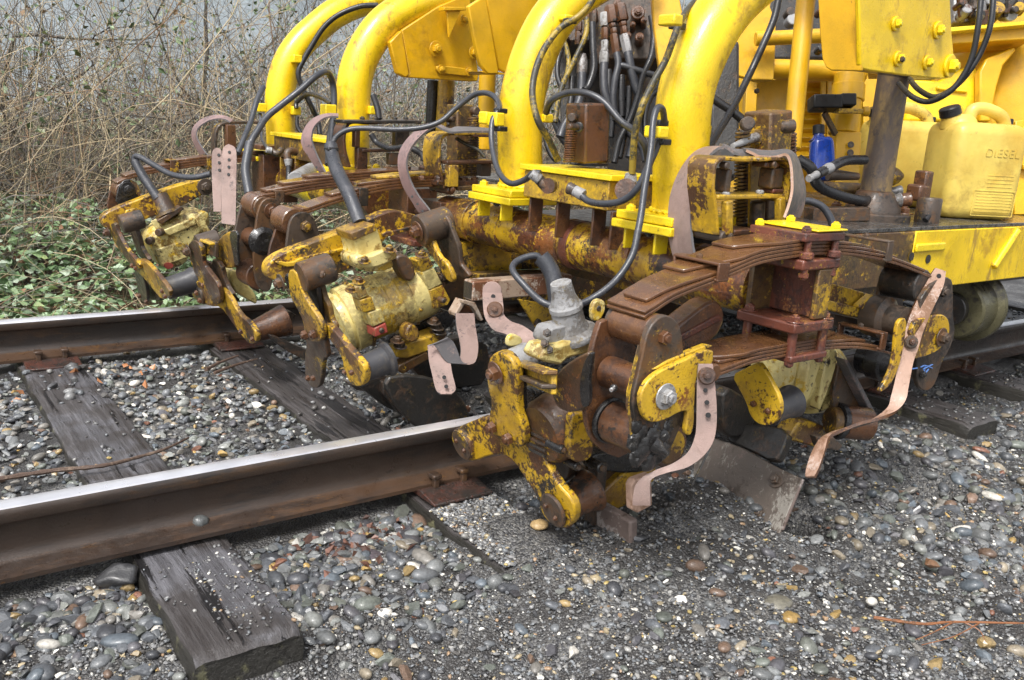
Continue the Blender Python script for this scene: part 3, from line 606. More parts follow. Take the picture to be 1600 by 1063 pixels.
# ================================================================ VEGETATION BEYOND THE TRACK
def stems(name, label, paths, radii, tints, m='stem', cat='brambles', seg=3):
    Vs, Fs, Ts = [], [], []; base = 0
    for p, r, t in zip(paths, radii, tints):
        p = np.asarray(p); k = len(p); tg = np.gradient(p, axis=0); tg /= np.linalg.norm(tg, axis=1, keepdims=True)+1e-9
        u = np.cross(tg, [.3, .9, .2]); u /= np.linalg.norm(u, axis=1, keepdims=True)+1e-9; w = np.cross(tg, u); rr = np.linspace(r, r*.35, k)[:, None]
        ring = [p+(u*math.cos(a)+w*math.sin(a))*rr for a in [2*math.pi*i/seg for i in range(seg)]]
        Vs.append(np.stack(ring, 1).reshape(-1, 3)); a = (np.arange(k-1)*seg)[:, None]+base
        for i in range(seg): Fs.append(np.concatenate([a+i, a+(i+1) % seg, a+seg+(i+1) % seg, a+seg+i], 1))
        Ts.append(np.tile(t, (k*seg, 1))); base += k*seg
    return tag(mesh_np(name, np.concatenate(Vs), np.concatenate(Fs), m, np.concatenate(Ts)), label, cat, kind='stuff')
TINT = np.array([(.42, .33, .20), (.22, .19, .15), (.16, .145, .13), (.09, .075, .06), (.27, .17, .10), (.46, .38, .25), (.13, .12, .075)])
def arc(x, y, L, az, el0, curl, k=9, wob=.14):
    p = np.zeros((k, 3)); p[0] = (x, y, float(gz(x, y))-.02); el = el0
    for i in range(1, k):
        el -= curl/k; az += random.gauss(0, wob); el += random.gauss(0, wob*.8)
        p[i] = p[i-1]+np.array([math.cos(az)*math.cos(el), math.sin(az)*math.cos(el), math.sin(el)])*L/k
    return p
for nm, lab, ya, yb, cnt, hi in (('bramble_canes', 'tangle of arching tan bramble canes in front of the thicket', 3.2, 4.6, 5000, 1.9), ('thicket', 'dense grey-brown leafless thicket behind the track', 4.4, 6.6, 6600, 3.3)):
    pa, ra, ti = [], [], []
    for i in range(cnt):
        y = random.uniform(ya, yb); x = random.uniform(-1.6, 10.5) if nm == 'thicket' else random.uniform(-1.2, 8.5)
        L = random.uniform(.7, hi); az = random.uniform(0, 6.28); up = random.random() < .6
        p = arc(x, y, L, az, random.uniform(.9, 1.55) if up else random.uniform(.3, .9), random.uniform(-.2, 2.4))
        t = TINT[random.choices(range(7), [5, 5, 5, 4, 3, 3, 2])[0]]*random.uniform(.7, 1.2)
        pa.append(p); ra.append(random.uniform(.0018, .0048) if random.random() < .9 else random.uniform(.006, .010)); ti.append(t)
        for j in range(random.randint(1, 3)):
            s = p[random.randint(2, 8)]; q = np.zeros((4, 3)); q[0] = s; d = np.random.normal(size=3); d[2] = abs(d[2])*.8; d /= np.linalg.norm(d); l = random.uniform(.12, .5)
            for b in range(1, 4): d = d+np.random.normal(0, .3, 3); d /= np.linalg.norm(d); q[b] = q[b-1]+d*l/3
            pa.append(q); ra.append(random.uniform(.0010, .0022)); ti.append(t*random.uniform(.8, 1.2))
    stems(nm, lab, pa, ra, ti)
n = 15000; x = RNG.uniform(-1.2, 9, n); y = RNG.uniform(3.4, 6.2, n); C = np.stack([x, y, gz(x, y)+RNG.beta(1.3, 2.2, n)*2.3], 1); k = RNG.random(n) < .35+.65*(np.sin(x*2.1)*np.cos(y*2.7+x) > 0); C = C[k]; n = len(C)
GR = np.array([(.11, .15, .06), (.17, .23, .11), (.08, .12, .05), (.26, .33, .20), (.15, .17, .06), (.20, .13, .07)])
leaves('thicket_leaves', 'sparse dull green leaves scattered through the thicket', C, RNG.uniform(.02, .055, n), GR[RNG.choice(6, n, p=[.25, .25, .2, .12, .1, .08])])
n = 19000; x = RNG.uniform(-1.0, 4.2, n); y = 2.35+RNG.beta(1.2, 1.3, n)*2.0; hh = .05+.30*sstep(2.3, 3.3, y)*(1-.5*sstep(3.5, 4.4, y))+.10*np.sin(x*4.1+y*3)*sstep(2.4, 2.9, y)
C = np.stack([x, y, gz(x, y)+hh*RNG.uniform(.25, 1.05, n)**.7], 1); k = (x < 1.9-.35*(y-2.4)) | (RNG.random(n) < .35); C = C[k]; n = len(C)
GL = np.array([(.21, .31, .14), (.31, .42, .26), (.12, .20, .09), (.42, .50, .38), (.28, .36, .14), (.32, .18, .11)])
leaves('bramble_leaves', 'low mound of pale green bramble leaves beyond the far rail', C, RNG.uniform(.026, .066, n), GL[RNG.choice(6, n, p=[.27, .25, .2, .14, .09, .05])], drop=.3, cat='bramble leaves')
pa, ra, ti = [], [], []
for i in range(620):
    x = random.uniform(-1, 3.0); y = random.uniform(2.2, 3.4); pa.append(arc(x, y, random.uniform(.3, 1.0), random.uniform(0, 6.28), random.uniform(.2, .9), random.uniform(.6, 2.2), 9)); ra.append(random.uniform(.0014, .003)); ti.append(TINT[random.choice([0, 1, 4, 5])])
stems('bramble_runners', 'thin trailing bramble runners over the green leaves', pa, ra, ti)
pa, ra, ti = [], [], []
for i in range(800):
    x = random.gauss(1.35, .4); y = random.uniform(2.2, 2.9); pa.append(arc(x, y, random.uniform(.08, .3), random.uniform(0, 6.28), random.uniform(-.05, .5), random.uniform(0, .6), 5)); ra.append(random.uniform(.0012, .0026)); ti.append(np.array((.34, .13, .045))*random.uniform(.5, 1.3))
stems('dead_fern', 'orange-brown dead fern litter just beyond the far rail', pa, ra, ti, cat='dead fern')
def shrub(x, y, h, label, lean):
    t = empty('bare_shrub', (x, y, float(gz(x, y))), label, 'shrub'); bm = bmesh.new(); random.seed(int(x*100))
    def br(p, d, L, r, k):
        pts = [p]
        for i in range(6): d = (d+Vector((random.gauss(0, .16), random.gauss(0, .16), random.gauss(.02, .1)))).normalized(); pts.append(pts[-1]+d*L/6)
        tube_bm(bm if k else bt, pts, [r*(1-.55*i/6) for i in range(7)], 6 if k < 1 else 4, False)
        if k < 4:
            for i in range(3 if k < 3 else 2): br(pts[random.randint(2, 6)], (d+Vector((random.gauss(0, .7), random.gauss(0, .7), random.gauss(.25, .4)))).normalized(), L*random.uniform(.5, .75), r*.5, k+1)
    bt = bmesh.new(); br(Vector((x, y, float(gz(x, y))-.05)), Vector((lean, 0, 1)).normalized(), h, .03, 0)
    fin('trunk', bt, 'shrub_bark', t); fin('branches', bm, 'shrub_bark', t)
M['shrub_bark'] = mat('shrub_bark', (.055, .048, .042), [((.10, .11, .06), 12, .5, .65)], rough=.8, bump=.5)
shrub(2.55, 6.4, 1.5, 'dark branching bare shrub showing above the leftmost yellow arch', .25)
shrub(1.2, 6.6, 1.3, 'dark mossy bare shrub in the top left of the thicket', -.3)
shrub(.4, 6.0, 1.1, 'bare shrub nearest the top left corner', .4)
# far wooded slope with its mist painted into the grey-blue colour
hx = np.linspace(-60, 160, 90); hy = np.array([34, 38, 46, 60, 80.]); HX, HY = np.meshgrid(hx, hy, indexing='ij')
HZ = np.array([-1, 4, 9, 14, 17.])[None]+1.3*np.sin(HX*.9)+.9*np.sin(HX*2.3+1)+.6*np.sin(HX*5.1); i2 = np.arange(HX.size).reshape(HX.shape)
HF = np.stack([i2[:-1, :-1], i2[1:, :-1], i2[1:, 1:], i2[:-1, 1:]], -1).reshape(-1, 4)
M['far_wood'] = mat('misty_far_wood', (.22, .25, .27), [((.16, .185, .20), .5, .3, .7)], rough=1, bump=0)
tag(mesh_np('hillside', np.stack([HX, HY, HZ], -1).reshape(-1, 3), HF, 'far_wood'), kind='structure')

# ================================================================ THE TAMPING MACHINE
_ribbon0 = ribbon
def PP(q, d): return P(q, d if isinstance(d, tuple) else ('D', d))
def ribbon(name, Lp, Rp, th, m, parent, zm=Z0, n=5, back=None, label=None, flip=False):
    A = catmull([PP(zm((x, y)), d) for x, y, d in Lp], n); B = catmull([PP(zm((x, y)), d) for x, y, d in Rp], n)
    bm = bmesh.new(); rows = []
    for i, (a, b) in enumerate(zip(A, B)):
        j = min(i+1, len(A)-1); k = max(i-1, 0)
        nn = (b-a).cross((A[j]+B[j])-(A[k]+B[k])).normalized()
        if not rows:
            if nn.dot(a-CAM) < 0: nn = -nn
            if flip: nn = -nn
        elif nn.dot(rows[-1][4]) < 0: nn = -nn
        rows.append((bm.verts.new(a), bm.verts.new(b), bm.verts.new(b+nn*th), bm.verts.new(a+nn*th), nn))
    for r, s in zip(rows, rows[1:]):
        for i in range(4):
            f = bm.faces.new((r[i], r[(i+1) % 4], s[(i+1) % 4], s[i])); f.material_index = 1 if back and i != 0 else 0
    bm.faces.new(rows[0][:4]); bm.faces.new(rows[-1][:4][::-1])
    o = fin(name, bm, m, parent)
    if back: o.data.materials.append(M[back])
    return o
def hose(name, pts, rp, m, parent, zm=Z0, seg=12, n=7, sm=True, rl=None):
    p3 = [PP(zm((x, y)), d) for x, y, d in pts]; r = px(rp, p3[0])
    if sm: p3 = catmull(p3, n)
    bm = bmesh.new(); tube_bm(bm, p3, r, seg); return fin(name, bm, m, parent)
def hz(k, *pts): return pts
def strapy(name, q, y, w, th, m, parent, zm=Z0, n=5, off=0, bev=.002, closed=False):
    """flat bar bent in the plane of the track direction, w wide across the track"""
    p = catmull([P(zm(a), ('Y', y)) for a in q], n) if n else [P(zm(a), ('Y', y)) for a in q]
    bm = bmesh.new(); R = []
    for i, a in enumerate(p):
        t = (p[min(i+1, len(p)-1)]-p[max(i-1, 0)]).normalized(); nn = Vector((-t.z, 0, t.x)); u, l = a-nn*off, a-nn*(off+th)
        R.append([bm.verts.new(u), bm.verts.new(l), bm.verts.new(l+YV*w), bm.verts.new(u+YV*w)])
    for r, s in zip(R, R[1:]):
        for i in range(4): bm.faces.new((r[i], r[(i+1) % 4], s[(i+1) % 4], s[i]))
    bm.faces.new(R[0]); bm.faces.new(R[-1][::-1])
    return fin(name, bm, m, parent, True, bev, 1)
def leaf(q, y, w, th, off, m, parent, rng=None, taper=.0, n=8):
    """one spring leaf; q: line of its top front edge on plane Y=y; off: metres down (+) or up (-)"""
    p = catmull([P(a, ('Y', y)) for a in q], n)
    if rng: k0, k1 = int(len(p)*rng[0]), int(len(p)*rng[1]); p = p[k0:max(k1, k0+4)]
    bm = bmesh.new(); R = []; L = len(p)
    for i, a in enumerate(p):
        t = (p[min(i+1, L-1)]-p[max(i-1, 0)]).normalized(); nn = Vector((-t.z, 0, t.x))
        if nn.z < 0: nn = -nn
        e = min(i, L-1-i)/max(1, L*.22); tp = w*taper*max(0, 1-e); u = a-nn*off+YV*tp; l = a-nn*(off+th)+YV*tp; ww = w-2*tp if taper < .4 else w-tp
        R.append([bm.verts.new(u), bm.verts.new(l), bm.verts.new(l+YV*ww), bm.verts.new(u+YV*ww)])
    for r, s in zip(R, R[1:]):
        for i in range(4): bm.faces.new((r[i], r[(i+1) % 4], s[(i+1) % 4], s[i]))
    bm.faces.new(R[0]); bm.faces.new(R[-1][::-1])
    return fin('spring_leaf', bm, m, parent, True, .0014, 1)
def boxw(name, x, y, z, m, parent, bev=.003): return box(name, ((x[0]+x[1])/2, (y[0]+y[1])/2, (z[0]+z[1])/2), (x[1]-x[0], y[1]-y[0], z[1]-z[0]), m, parent, None, bev)
def clip(q, y, w, m, parent, th=.006, h=.042, drop=.002, dx=.024):
    """rebound clip round a spring pack at front point q"""
    p = P(q, ('Y', y)); bm = bmesh.new(); u = XV
    obox(bm, p+Vector((0, w/2, drop)), XV, YV, ZV, dx, w+.018, th); obox(bm, p+Vector((0, -.006, drop-h/2)), XV, YV, ZV, dx, th, h); obox(bm, p+Vector((0, w+.006, drop-h/2)), XV, YV, ZV, dx, th, h)
    obox(bm, p+Vector((0, w/2, drop-h)), XV, YV, ZV, dx, w+.018, th)
    o = fin('spring_clip', bm, m, parent, True, .002)
    bolt(p+Vector((0, w*.55, drop+th/2)), ZV, .007, parent, 'grey_rust', False); return o
def axd(s, tilt=15): a = math.radians(tilt); return Vector((math.cos(a), 0, math.sin(a)*s))
XL, XR = axd(1), axd(-1)                      # shaft directions of the left- and right-hand arms
def NX(pt, d): return ('N', Vector(pt), d)
def zmp(zm, pts): return [zm(p) for p in pts]
# ---------------------------------------------------------------- nearest head: spring pack and centre bracket
def head_near():
    t = empty('leaf_spring_set', (1.57, -.62, .45), 'nearest set of leaf springs clamped in a red-rusty bracket right of centre', 'leaf spring', 'leaf spring sets of the tamper')
    yf = -.675; w = .10
    up = [(1006, 495), (1014, 489), (1024, 483), (1058, 462), (1118, 438), (1150, 424), (1190, 408), (1238, 399), (1276, 394), (1314, 394), (1345, 397), (1383, 404), (1412, 413), (1445, 426), (1470, 437)]
    for off, rg, tp in ((0, None, 0), (-.0074, (.03, .93), 0), (-.0148, (.15, .86), .2), (-.0222, (.26, .80), .45), (-.0296, (.40, .70), .45)):
        leaf(up, yf, w, .0066, off, 'spring', t, rg, tp)
    lo = [(1102, 596), (1120, 585), (1141, 577), (1180, 563), (1225, 554), (1262, 547), (1300, 542), (1340, 541), (1375, 546), (1402, 553)]
    for off, rg, tp in ((0, None, 0), (-.0074, (.10, .92), 0), (-.0148, (.2, .86), .2), (-.0222, (.16, .76), .45)):
        leaf(lo, yf, w, .0066, off, 'spring', t, rg, tp)
    clip((1127, 414), yf, w, 'rust', t, h=.030, dx=.030); clip((1388, 379), yf, w, 'grey_rust', t, h=.040, dx=.022); clip((1378, 522), yf, w, 'rust', t, h=.036, dx=.022)
    x0, x1, y0, y1 = 1.508, 1.630, -.690, -.548
    boxw('top_plate', (x0-.004, x1+.006), (y0, y1), (.676, .694), 'rust_red', t); boxw('painted_cover', (x0+.03, x1+.010), (y0-.002, y1+.01), (.6955, .7), 'yellow_thick', t)
    for i, (bx, by, m) in enumerate(((x0+.014, y0+.014, 'rust_red'), (x1-.008, y0+.016, 'yellow_thick'), (x0+.014, y1-.012, 'yellow_thick'), (x1-.008, y1-.014, 'yellow_thick'))):
        bolt((bx, by, .7005 if bx > 1.53 else .6945), ZV, .0105, t, m, False)
    for bx, by in ((x0+.016, y0+.008), (x1-.014, y0+.008), (x1-.014, y1-.012)):
        cyl('stud', (bx, by, .60), (bx, by, .677), .0075, 'rust_red', t, seg=12)
        cyl('stud_boss', (bx, by, .640), (bx, by, .656), .015, 'rust_red', t, seg=12)
        bolt((bx, by, .612), -ZV, .011, t, 'rust_red', False)
    # body: channel open towards the left
    boxw('upper_flange', (x0, x1+.004), (y0, y1), (.618, .640), 'rust_red', t, .004)
    boxw('web', (x1-.045, x1-.028), (y0+.006, y1-.004), (.512, .618), 'rust_red', t)
    boxw('front_rib', (x0+.062, x1-.012), (y0+.002, y0+.014), (.512, .618), 'worn_heavy', t); boxw('rear_rib', (x0+.008, x1-.012), (y1-.016, y1-.004), (.512, .618), 'worn_heavy', t)
    boxw('lower_flange', (x0-.004, x1+.008), (y0-.004, y1+.006), (.488, .510), 'rust_red', t, .004)
    boxw('lower_clamp', (x0+.004, x1+.006), (y0, y1), (.424, .440), 'rust_red', t, .004)
    for bx, by in ((x0+.014, y0+.012), (x1-.006, y0+.012), (x0+.014, y1-.014), (x1-.006, y1-.014)):
        bolt((bx, by, .510), ZV, .0115, t, 'rust_red'); cyl('stud', (bx, by, .428), (bx, by, .49), .010, 'rust_red', t, seg=12); bolt((bx, by, .426), -ZV, .0105, t, 'rust_red', False)
    return t
head_near()
def knuckle(t, qs, y, L, m='grey_rust', m2='rust', zm=Z0, rr=(30, 26, 32)):
    """spring eye and the two pivots below it, between the link plates"""
    names = ('spring_eye', 'pivot_pin', 'rubber_bush')
    for q, r, nm, mm in zip(qs, rr, names, (m2, m2, m2)): cyly(nm, zm(q), y, L, r, mm, t, ch=.004)
def arm_near_left():
    t = empty('vibrator_arm', (1.25, -.5, .3), 'nearest left arm with yellow forked lever, grey cable gland and hexagon-bolted bracket', 'vibrator arm', 'vibrator arms of the tamper')
    Y1, Y2 = -.695, -.585
    # rear link, rollers, front link
    o = plate('link_plate', zmp(A1, [(640, 150), (612, 230), (590, 330), (572, 430), (574, 580), (600, 660), (650, 712), (730, 740), (800, 640), (800, 300), (720, 180)]), ('Y', Y2), .014, 'rust', t, 1)
    p = P(A2((322, 243)), ('Y', Y1+.014)); cyl('spring_eye', p, p+YV*.094, px(29.5, p), 'spring', t, seg=36, ch=.002)
    cyl('eye_bush', p+YV*.003, p-YV*.012, px(24, p), 'grey_rust', t); cyl('eye_bush', p+YV*.09, p+YV*.108, px(27, p), 'grey_rust', t)
    p = P(A2((285, 500)), ('Y', Y1)); cyl('pivot_pin', p, p+YV*.108, px(27, p), 'rust', t); 
    q = P(A2((118, 507)), ('Y', -.655)); cyl('grease_nipple', q, q+Vector((-.012, -.006, 0)), .004, 'zinc', t, seg=10); cyl('nipple_base', q+Vector((.006, .003, 0)), q+Vector((-.003, 0, 0)), .007, 'grease', t, seg=10)
    p = P(A2((288, 742)), ('Y', Y1)); cyl('rubber_bush', p, p+YV*.098, px(35, p), 'rust', t, seg=36); cyl('bush_ring', p+YV*.098, p+YV*.110, px(39, p), 'grease', t, seg=36)
    plate('link_plate', zmp(A2, [(236, 300), (252, 235), (285, 180), (330, 150), (370, 160), (405, 200), (420, 270), (424, 400), (440, 520), (425, 640), (392, 720), (350, 815), (300, 868), (245, 872), (205, 815), (197, 660), (181, 590), (186, 520), (212, 420)]), ('Y', Y1), .014, 'grey_rust', t, 1, away=False)
    boltq(A2((352, 265)), ('Y', Y1-.014), 11.5, t, 'rust', washer=False)
    plate('yellow_edge', zmp(A2, [(236, 300), (182, 520), (178, 590), (194, 660), (200, 740), (208, 740), (203, 650), (192, 585), (198, 520), (246, 310)]), ('Y', Y1-.0145), .002, 'worn_light', t, 0, 0)
    bm = bmesh.new(); R5 = random.Random(5)
    for q, rr in (((225, 690), 7), ((215, 760), 9), ((235, 830), 10), ((290, 850), 10), ((335, 800), 12), ((300, 740), 11), ((262, 780), 12), ((350, 740), 9), ((375, 690), 7), ((250, 720), 8), ((320, 695), 6)):
        c = P(A2(q), ('Y', Y1-.014)); r0 = px(rr, c); r0 *= 1.75; g0 = bmesh.ops.create_icosphere(bm, subdivisions=3, radius=r0, matrix=Matrix.Translation(c))
        for v in g0['verts']: w_ = v.co-c; v.co = c+Vector((w_.x, w_.y*.42, w_.z))*(1+.35*noise.noise(v.co*90)+.2*noise.noise(v.co*240))
    fin('grease_cake', bm, 'grease', t)
    g = P(A2((335, 800)), ('Y', Y1-.03)); lathe('grease_nose', g+Vector((-.008, .01, .01)), g+Vector((.012, -.016, -.008)), [(0, .016), (.012, .013), (.022, .006), (.030, .0045), (.033, .002)], 'grease', t, 14)
    plate('bracket_plate', zmp(A2, [(245, 575), (252, 520), (290, 460), (350, 418), (440, 380), (592, 306), (592, 400), (515, 425), (503, 560), (500, 700), (478, 738), (458, 715), (470, 650), (470, 612), (425, 622), (375, 652), (310, 673), (265, 655)]), ('Y', -.725), .012, 'worn_light', t, 1)
    boltq(A2((362, 545)), ('Y', -.727), 13.5, t, 'zinc')
    plate('bracket_flange', zmp(A2, [(592, 306), (560, 300), (380, 372), (300, 420), (350, 418)]), ('Y', -.712), .014, 'worn_light', t)
    p = P(A2((600, 437)), ('Y', -.70)); cyl('lower_spring_eye', p, p+YV*.09, px(15, p), 'spring', t)
    # bumper channel behind the upper spring
    plate('buffer_channel', zmp(Z7, [(745, 372), (800, 325), (858, 282), (884, 290), (896, 318), (895, 350), (870, 398), (800, 436), (757, 455), (745, 420)]), ('Y', -.575), .05, 'rust', t, 1, .006)
    plate('channel_rib', zmp(Z7, [(752, 395), (880, 325), (892, 338), (885, 346), (754, 415)]), ('Y', -.579), .008, 'rust_red', t, 0, .003)
    # lever plates square to the shaft
    pt = (1.12, -.45, .085); pl = NX(pt, XL)
    lev = plate('lever', zmp(A1, [(22, 640), (40, 606), (80, 590), (160, 556), (200, 600), (290, 655), (326, 622), (350, 650), (400, 740), (452, 842), (512, 905), (528, 960), (515, 1008), (480, 1028), (425, 1010), (385, 960), (372, 900), (320, 820), (275, 748), (235, 718), (170, 722), (110, 748), (60, 738), (30, 700)]), pl, .020, 'worn', t, 1, .004)
    up = plate('hanger_strap', zmp(A1, [(163, 350), (175, 308), (208, 290), (245, 305), (270, 340), (286, 385), (286, 540), (306, 590), (318, 650), (305, 690), (285, 685), (240, 655), (172, 632), (168, 570), (180, 500), (160, 430)]), NX(Vector(pt)-XL*.022, XL), .020, 'worn', t, 1, .004)
    plate('hanger_side', zmp(A1, [(270, 330), (300, 400), (300, 540), (322, 600), (330, 650), (314, 690), (300, 640), (286, 560), (284, 400)]), NX(Vector(pt)-XL*.010, XL), .018, 'grease', t, 1)
    for q, rp, wv in (((200, 378), 12, True), ((188, 603), 10, False), ((255, 650), 10, False)): boltq(A1(q), NX(Vector(pt)-XL*.024, XL), rp, t, 'rust', -XL, wv)
    p = P(A1((222, 365)), NX(Vector(pt)-XL*.002, XL)); cyl('knuckle_boss', p, p+XL*.075, px(25, p), 'pale', t)
    for q, rr, L, mm in (((62, 676), 26.5, .055, 'worn'), ((437, 950), 29, .0, 'rust')):
        p = P(A1(q), NX(Vector(pt)-XL*.006, XL)); cyl('mount_cap', p-XL*.004, p+XL*(.004 if L == 0 else L), px(rr, p), 'grey_rust' if L == 0 else mm, t, seg=36)
        if L: cyl('mount_plate', p-XL*.0065, p-XL*.003, px(rr-1.5, p), 'grey_rust', t, seg=36)
        for a in (-1, 1):
            bolt(p-XL*.006+Vector((0, .017*a, .007*a)), -XL, .006, t, 'rust', False)
    p = P(A1((455, 945)), NX(Vector(pt)+XL*.02, XL)); r = px(33, p)
    lathe('rubber_mount', p, p+XL, [(0, r*.98), (.006, r*1.02), (.012, r*.90), (.045, r*.84), (.082, r*.97), (.090, r*1.10), (.096, r*1.10)], 'rust', t, 36)
    # hanger beam towards the camera and the rounded ear
    a = P(A1((318, 372)), NX(Vector(pt)+XL*.03, XL)); b = P(A1((442, 418)), ('Y', -.58))
    bar('hanger_beam', a, b, .012, .046, 'worn_light', t); bar('beam_flange', a+ZV*.022-XL*.012, b+ZV*.022-XL*.012, .03, .009, 'worn', t); bar('beam_flange', a-ZV*.004-XL*.012, b-ZV*.004-XL*.012, .03, .009, 'grey_rust', t)
    e = P(A1((520, 440)), ('Y', -.59)); plate('ear_plate', zmp(A1, [(592, 288), (540, 312), (480, 350), (445, 392), (430, 440), (436, 495), (462, 532), (515, 548), (570, 530), (584, 440)]), NX(e, XL), .014, 'worn_heavy', t, 1, .004)
    plate('grease_seam', zmp(A1, [(590, 290), (560, 340), (545, 420), (548, 500), (570, 530), (590, 500), (580, 400), (600, 310)]), NX(e-XL*.004, XL), .008, 'grease', t, 2, .002)
    # motor
    p = P(A1((430, 612)), ('Y', -.43)); r = px(56, p)
    lathe('motor_housing', p-XL*.03, p+XL*.3, [(0, r*.8), (.012, r*.93), (.03, r*.96), (.05, r), (.20, r), (.205, r*.9), (.22, r*.9), (.24, r*1.02), (.30, r*.9)], 'worn_heavy', t, 40)
    for k in range(7):
        q = p-XL*.028+Vector((0, -.018+.0, .03-.012*k)); bar('cooling_slot', q, q+YV*.05-XL*.002, .004, .005, 'dark', t, bev=0)
    plate('side_panel', zmp(A1, [(514, 545), (575, 545), (590, 560), (592, 640), (610, 690), (590, 745), (520, 755), (502, 700), (510, 620)]), ('Y', -.515), .02, 'worn', t, 1, .004)
    plate('terminal_cover', zmp(A1, [(380, 318), (408, 270), (470, 262), (610, 215), (622, 250), (580, 300), (500, 320), (470, 350), (400, 335)]), ('Y', -.46), .06, 'motor', t, 0, .006)
    # grey cable gland
    b0 = P(A1((515, 232)), ('Y', -.42)); b1 = P(A1((468, 5)), ('Y', -.42)); L = (b1-b0).length; r = px(37, b0)
    lathe('cable_gland', b0, b1, [(0, r*1.1), (.008, r*1.15), (.013, r*1.12), (.020, r*.80), (.030, r*.70), (L*.50, r*.66), (L*.53, r*.72), (L*.60, r*.71), (L*.63, r*.62), (L*.78, r*.50), (L*.9, r*.47), (L, r*.44)], 'pale', t, 28)
    plate('gland_flange', zmp(A1, [(408, 250), (425, 205), (440, 190), (600, 165), (620, 180), (610, 205), (560, 240), (470, 262), (425, 265)]), ('Y', -.44), .05, 'pale', t, 1, .004)
    for q in ((412, 215), (420, 285), (402, 258)): boltq(A1(q), ('Y', -.455), 7, t, 'grey_rust', Vector((-.5, -.5, .3)), False)
    ch = P(A1((625, 120)), ('Y', -.48)); plate('lifting_eye', zmp(A1, [(598, 110), (612, 80), (635, 72), (655, 85), (654, 125), (630, 165), (600, 165)]), ('Y', -.48), .012, 'motor', t, 1, .003); cyl('eye_hole', ch-YV*.002+ZV*.004, ch+YV*.003+ZV*.004, .006, 'dark', t, seg=14)
    plate('lifting_eye', zmp(A1, [(246, 268), (250, 230), (275, 216), (312, 236), (308, 262), (270, 272)]), ('Y', -.30), .012, 'motor', t, 1, .003)
    for q, rr, L in (((480, 700), 8, .05), ((640, 775), 9, .05), ((540, 770), 7, .04)):
        p = P(A1(q), ('Y', -.50)); cyl('stud_boss', p, p+YV*L, px(rr, p), 'grease', t, seg=16); bolt(p, -YV, px(rr*.6, p), t, 'grey_rust', False)
    plate('inner_cheek', zmp(A1, [(285, 430), (330, 440), (370, 470), (365, 560), (350, 640), (320, 620), (300, 560)]), NX(Vector(pt)+XL*.05, XL), .02, 'grease', t, 1, .004)
    plate('lower_cheek', zmp(A1, [(420, 560), (470, 600), (500, 700), (510, 800), (470, 850), (430, 790), (380, 700), (350, 620)]), NX(Vector(pt)+XL*.09, XL), .03, 'grey_rust', t, 1, .004)
    plate('tie_rod_plate', zmp(A1, [(585, 720), (700, 700), (860, 720), (860, 780), (760, 800), (640, 790), (590, 770)]), ('Y', -.38), .05, 'grease', t, 1, .005)
    # lower arm to the paddle
    plate('lower_arm', zmp(A1, [(640, 880), (690, 830), (760, 770), (860, 740), (870, 830), (780, 860), (770, 920), (660, 965)]), ('Y', -.36), .05, 'worn', t, 1, .005)
    plate('lower_arm', zmp(A1, [(560, 760), (700, 720), (800, 760), (700, 850), (600, 820)]), ('Y', -.34), .04, 'worn_heavy', t, 1, .005)
    plate('clamp_block', zmp(A1, [(762, 850), (775, 825), (845, 800), (850, 930), (790, 963), (765, 950)]), ('Y', -.60), .02, 'belt_tan', t, 0, .004); boltq(A1((810, 908)), ('Y', -.602), 5, t, 'rust', None, False)
    p = P((968, 838), ('Y', -.47)); box('tamping_paddle', p+Vector((.008, .03, .004)), (.024, .135, .10), 'blade_tip', t, (axd(1, 6), YV, Vector((-.1, 0, 1)).normalized()), .006)
    box('paddle_shank', p+Vector((.0, .09, .07)), (.03, .035, .15), 'dark', t, None, .004)
    # yellow disc and strut seen under the grease
    p = P(A2((400, 790)), ('Y', -.60)); cyl('cover_disc', p, p+YV*.02, px(28, p), 'worn', t); cyl('cover_ring', p+YV*.004, p+YV*.02, px(35, p), 'rust', t)
    return t
arm_near_left()
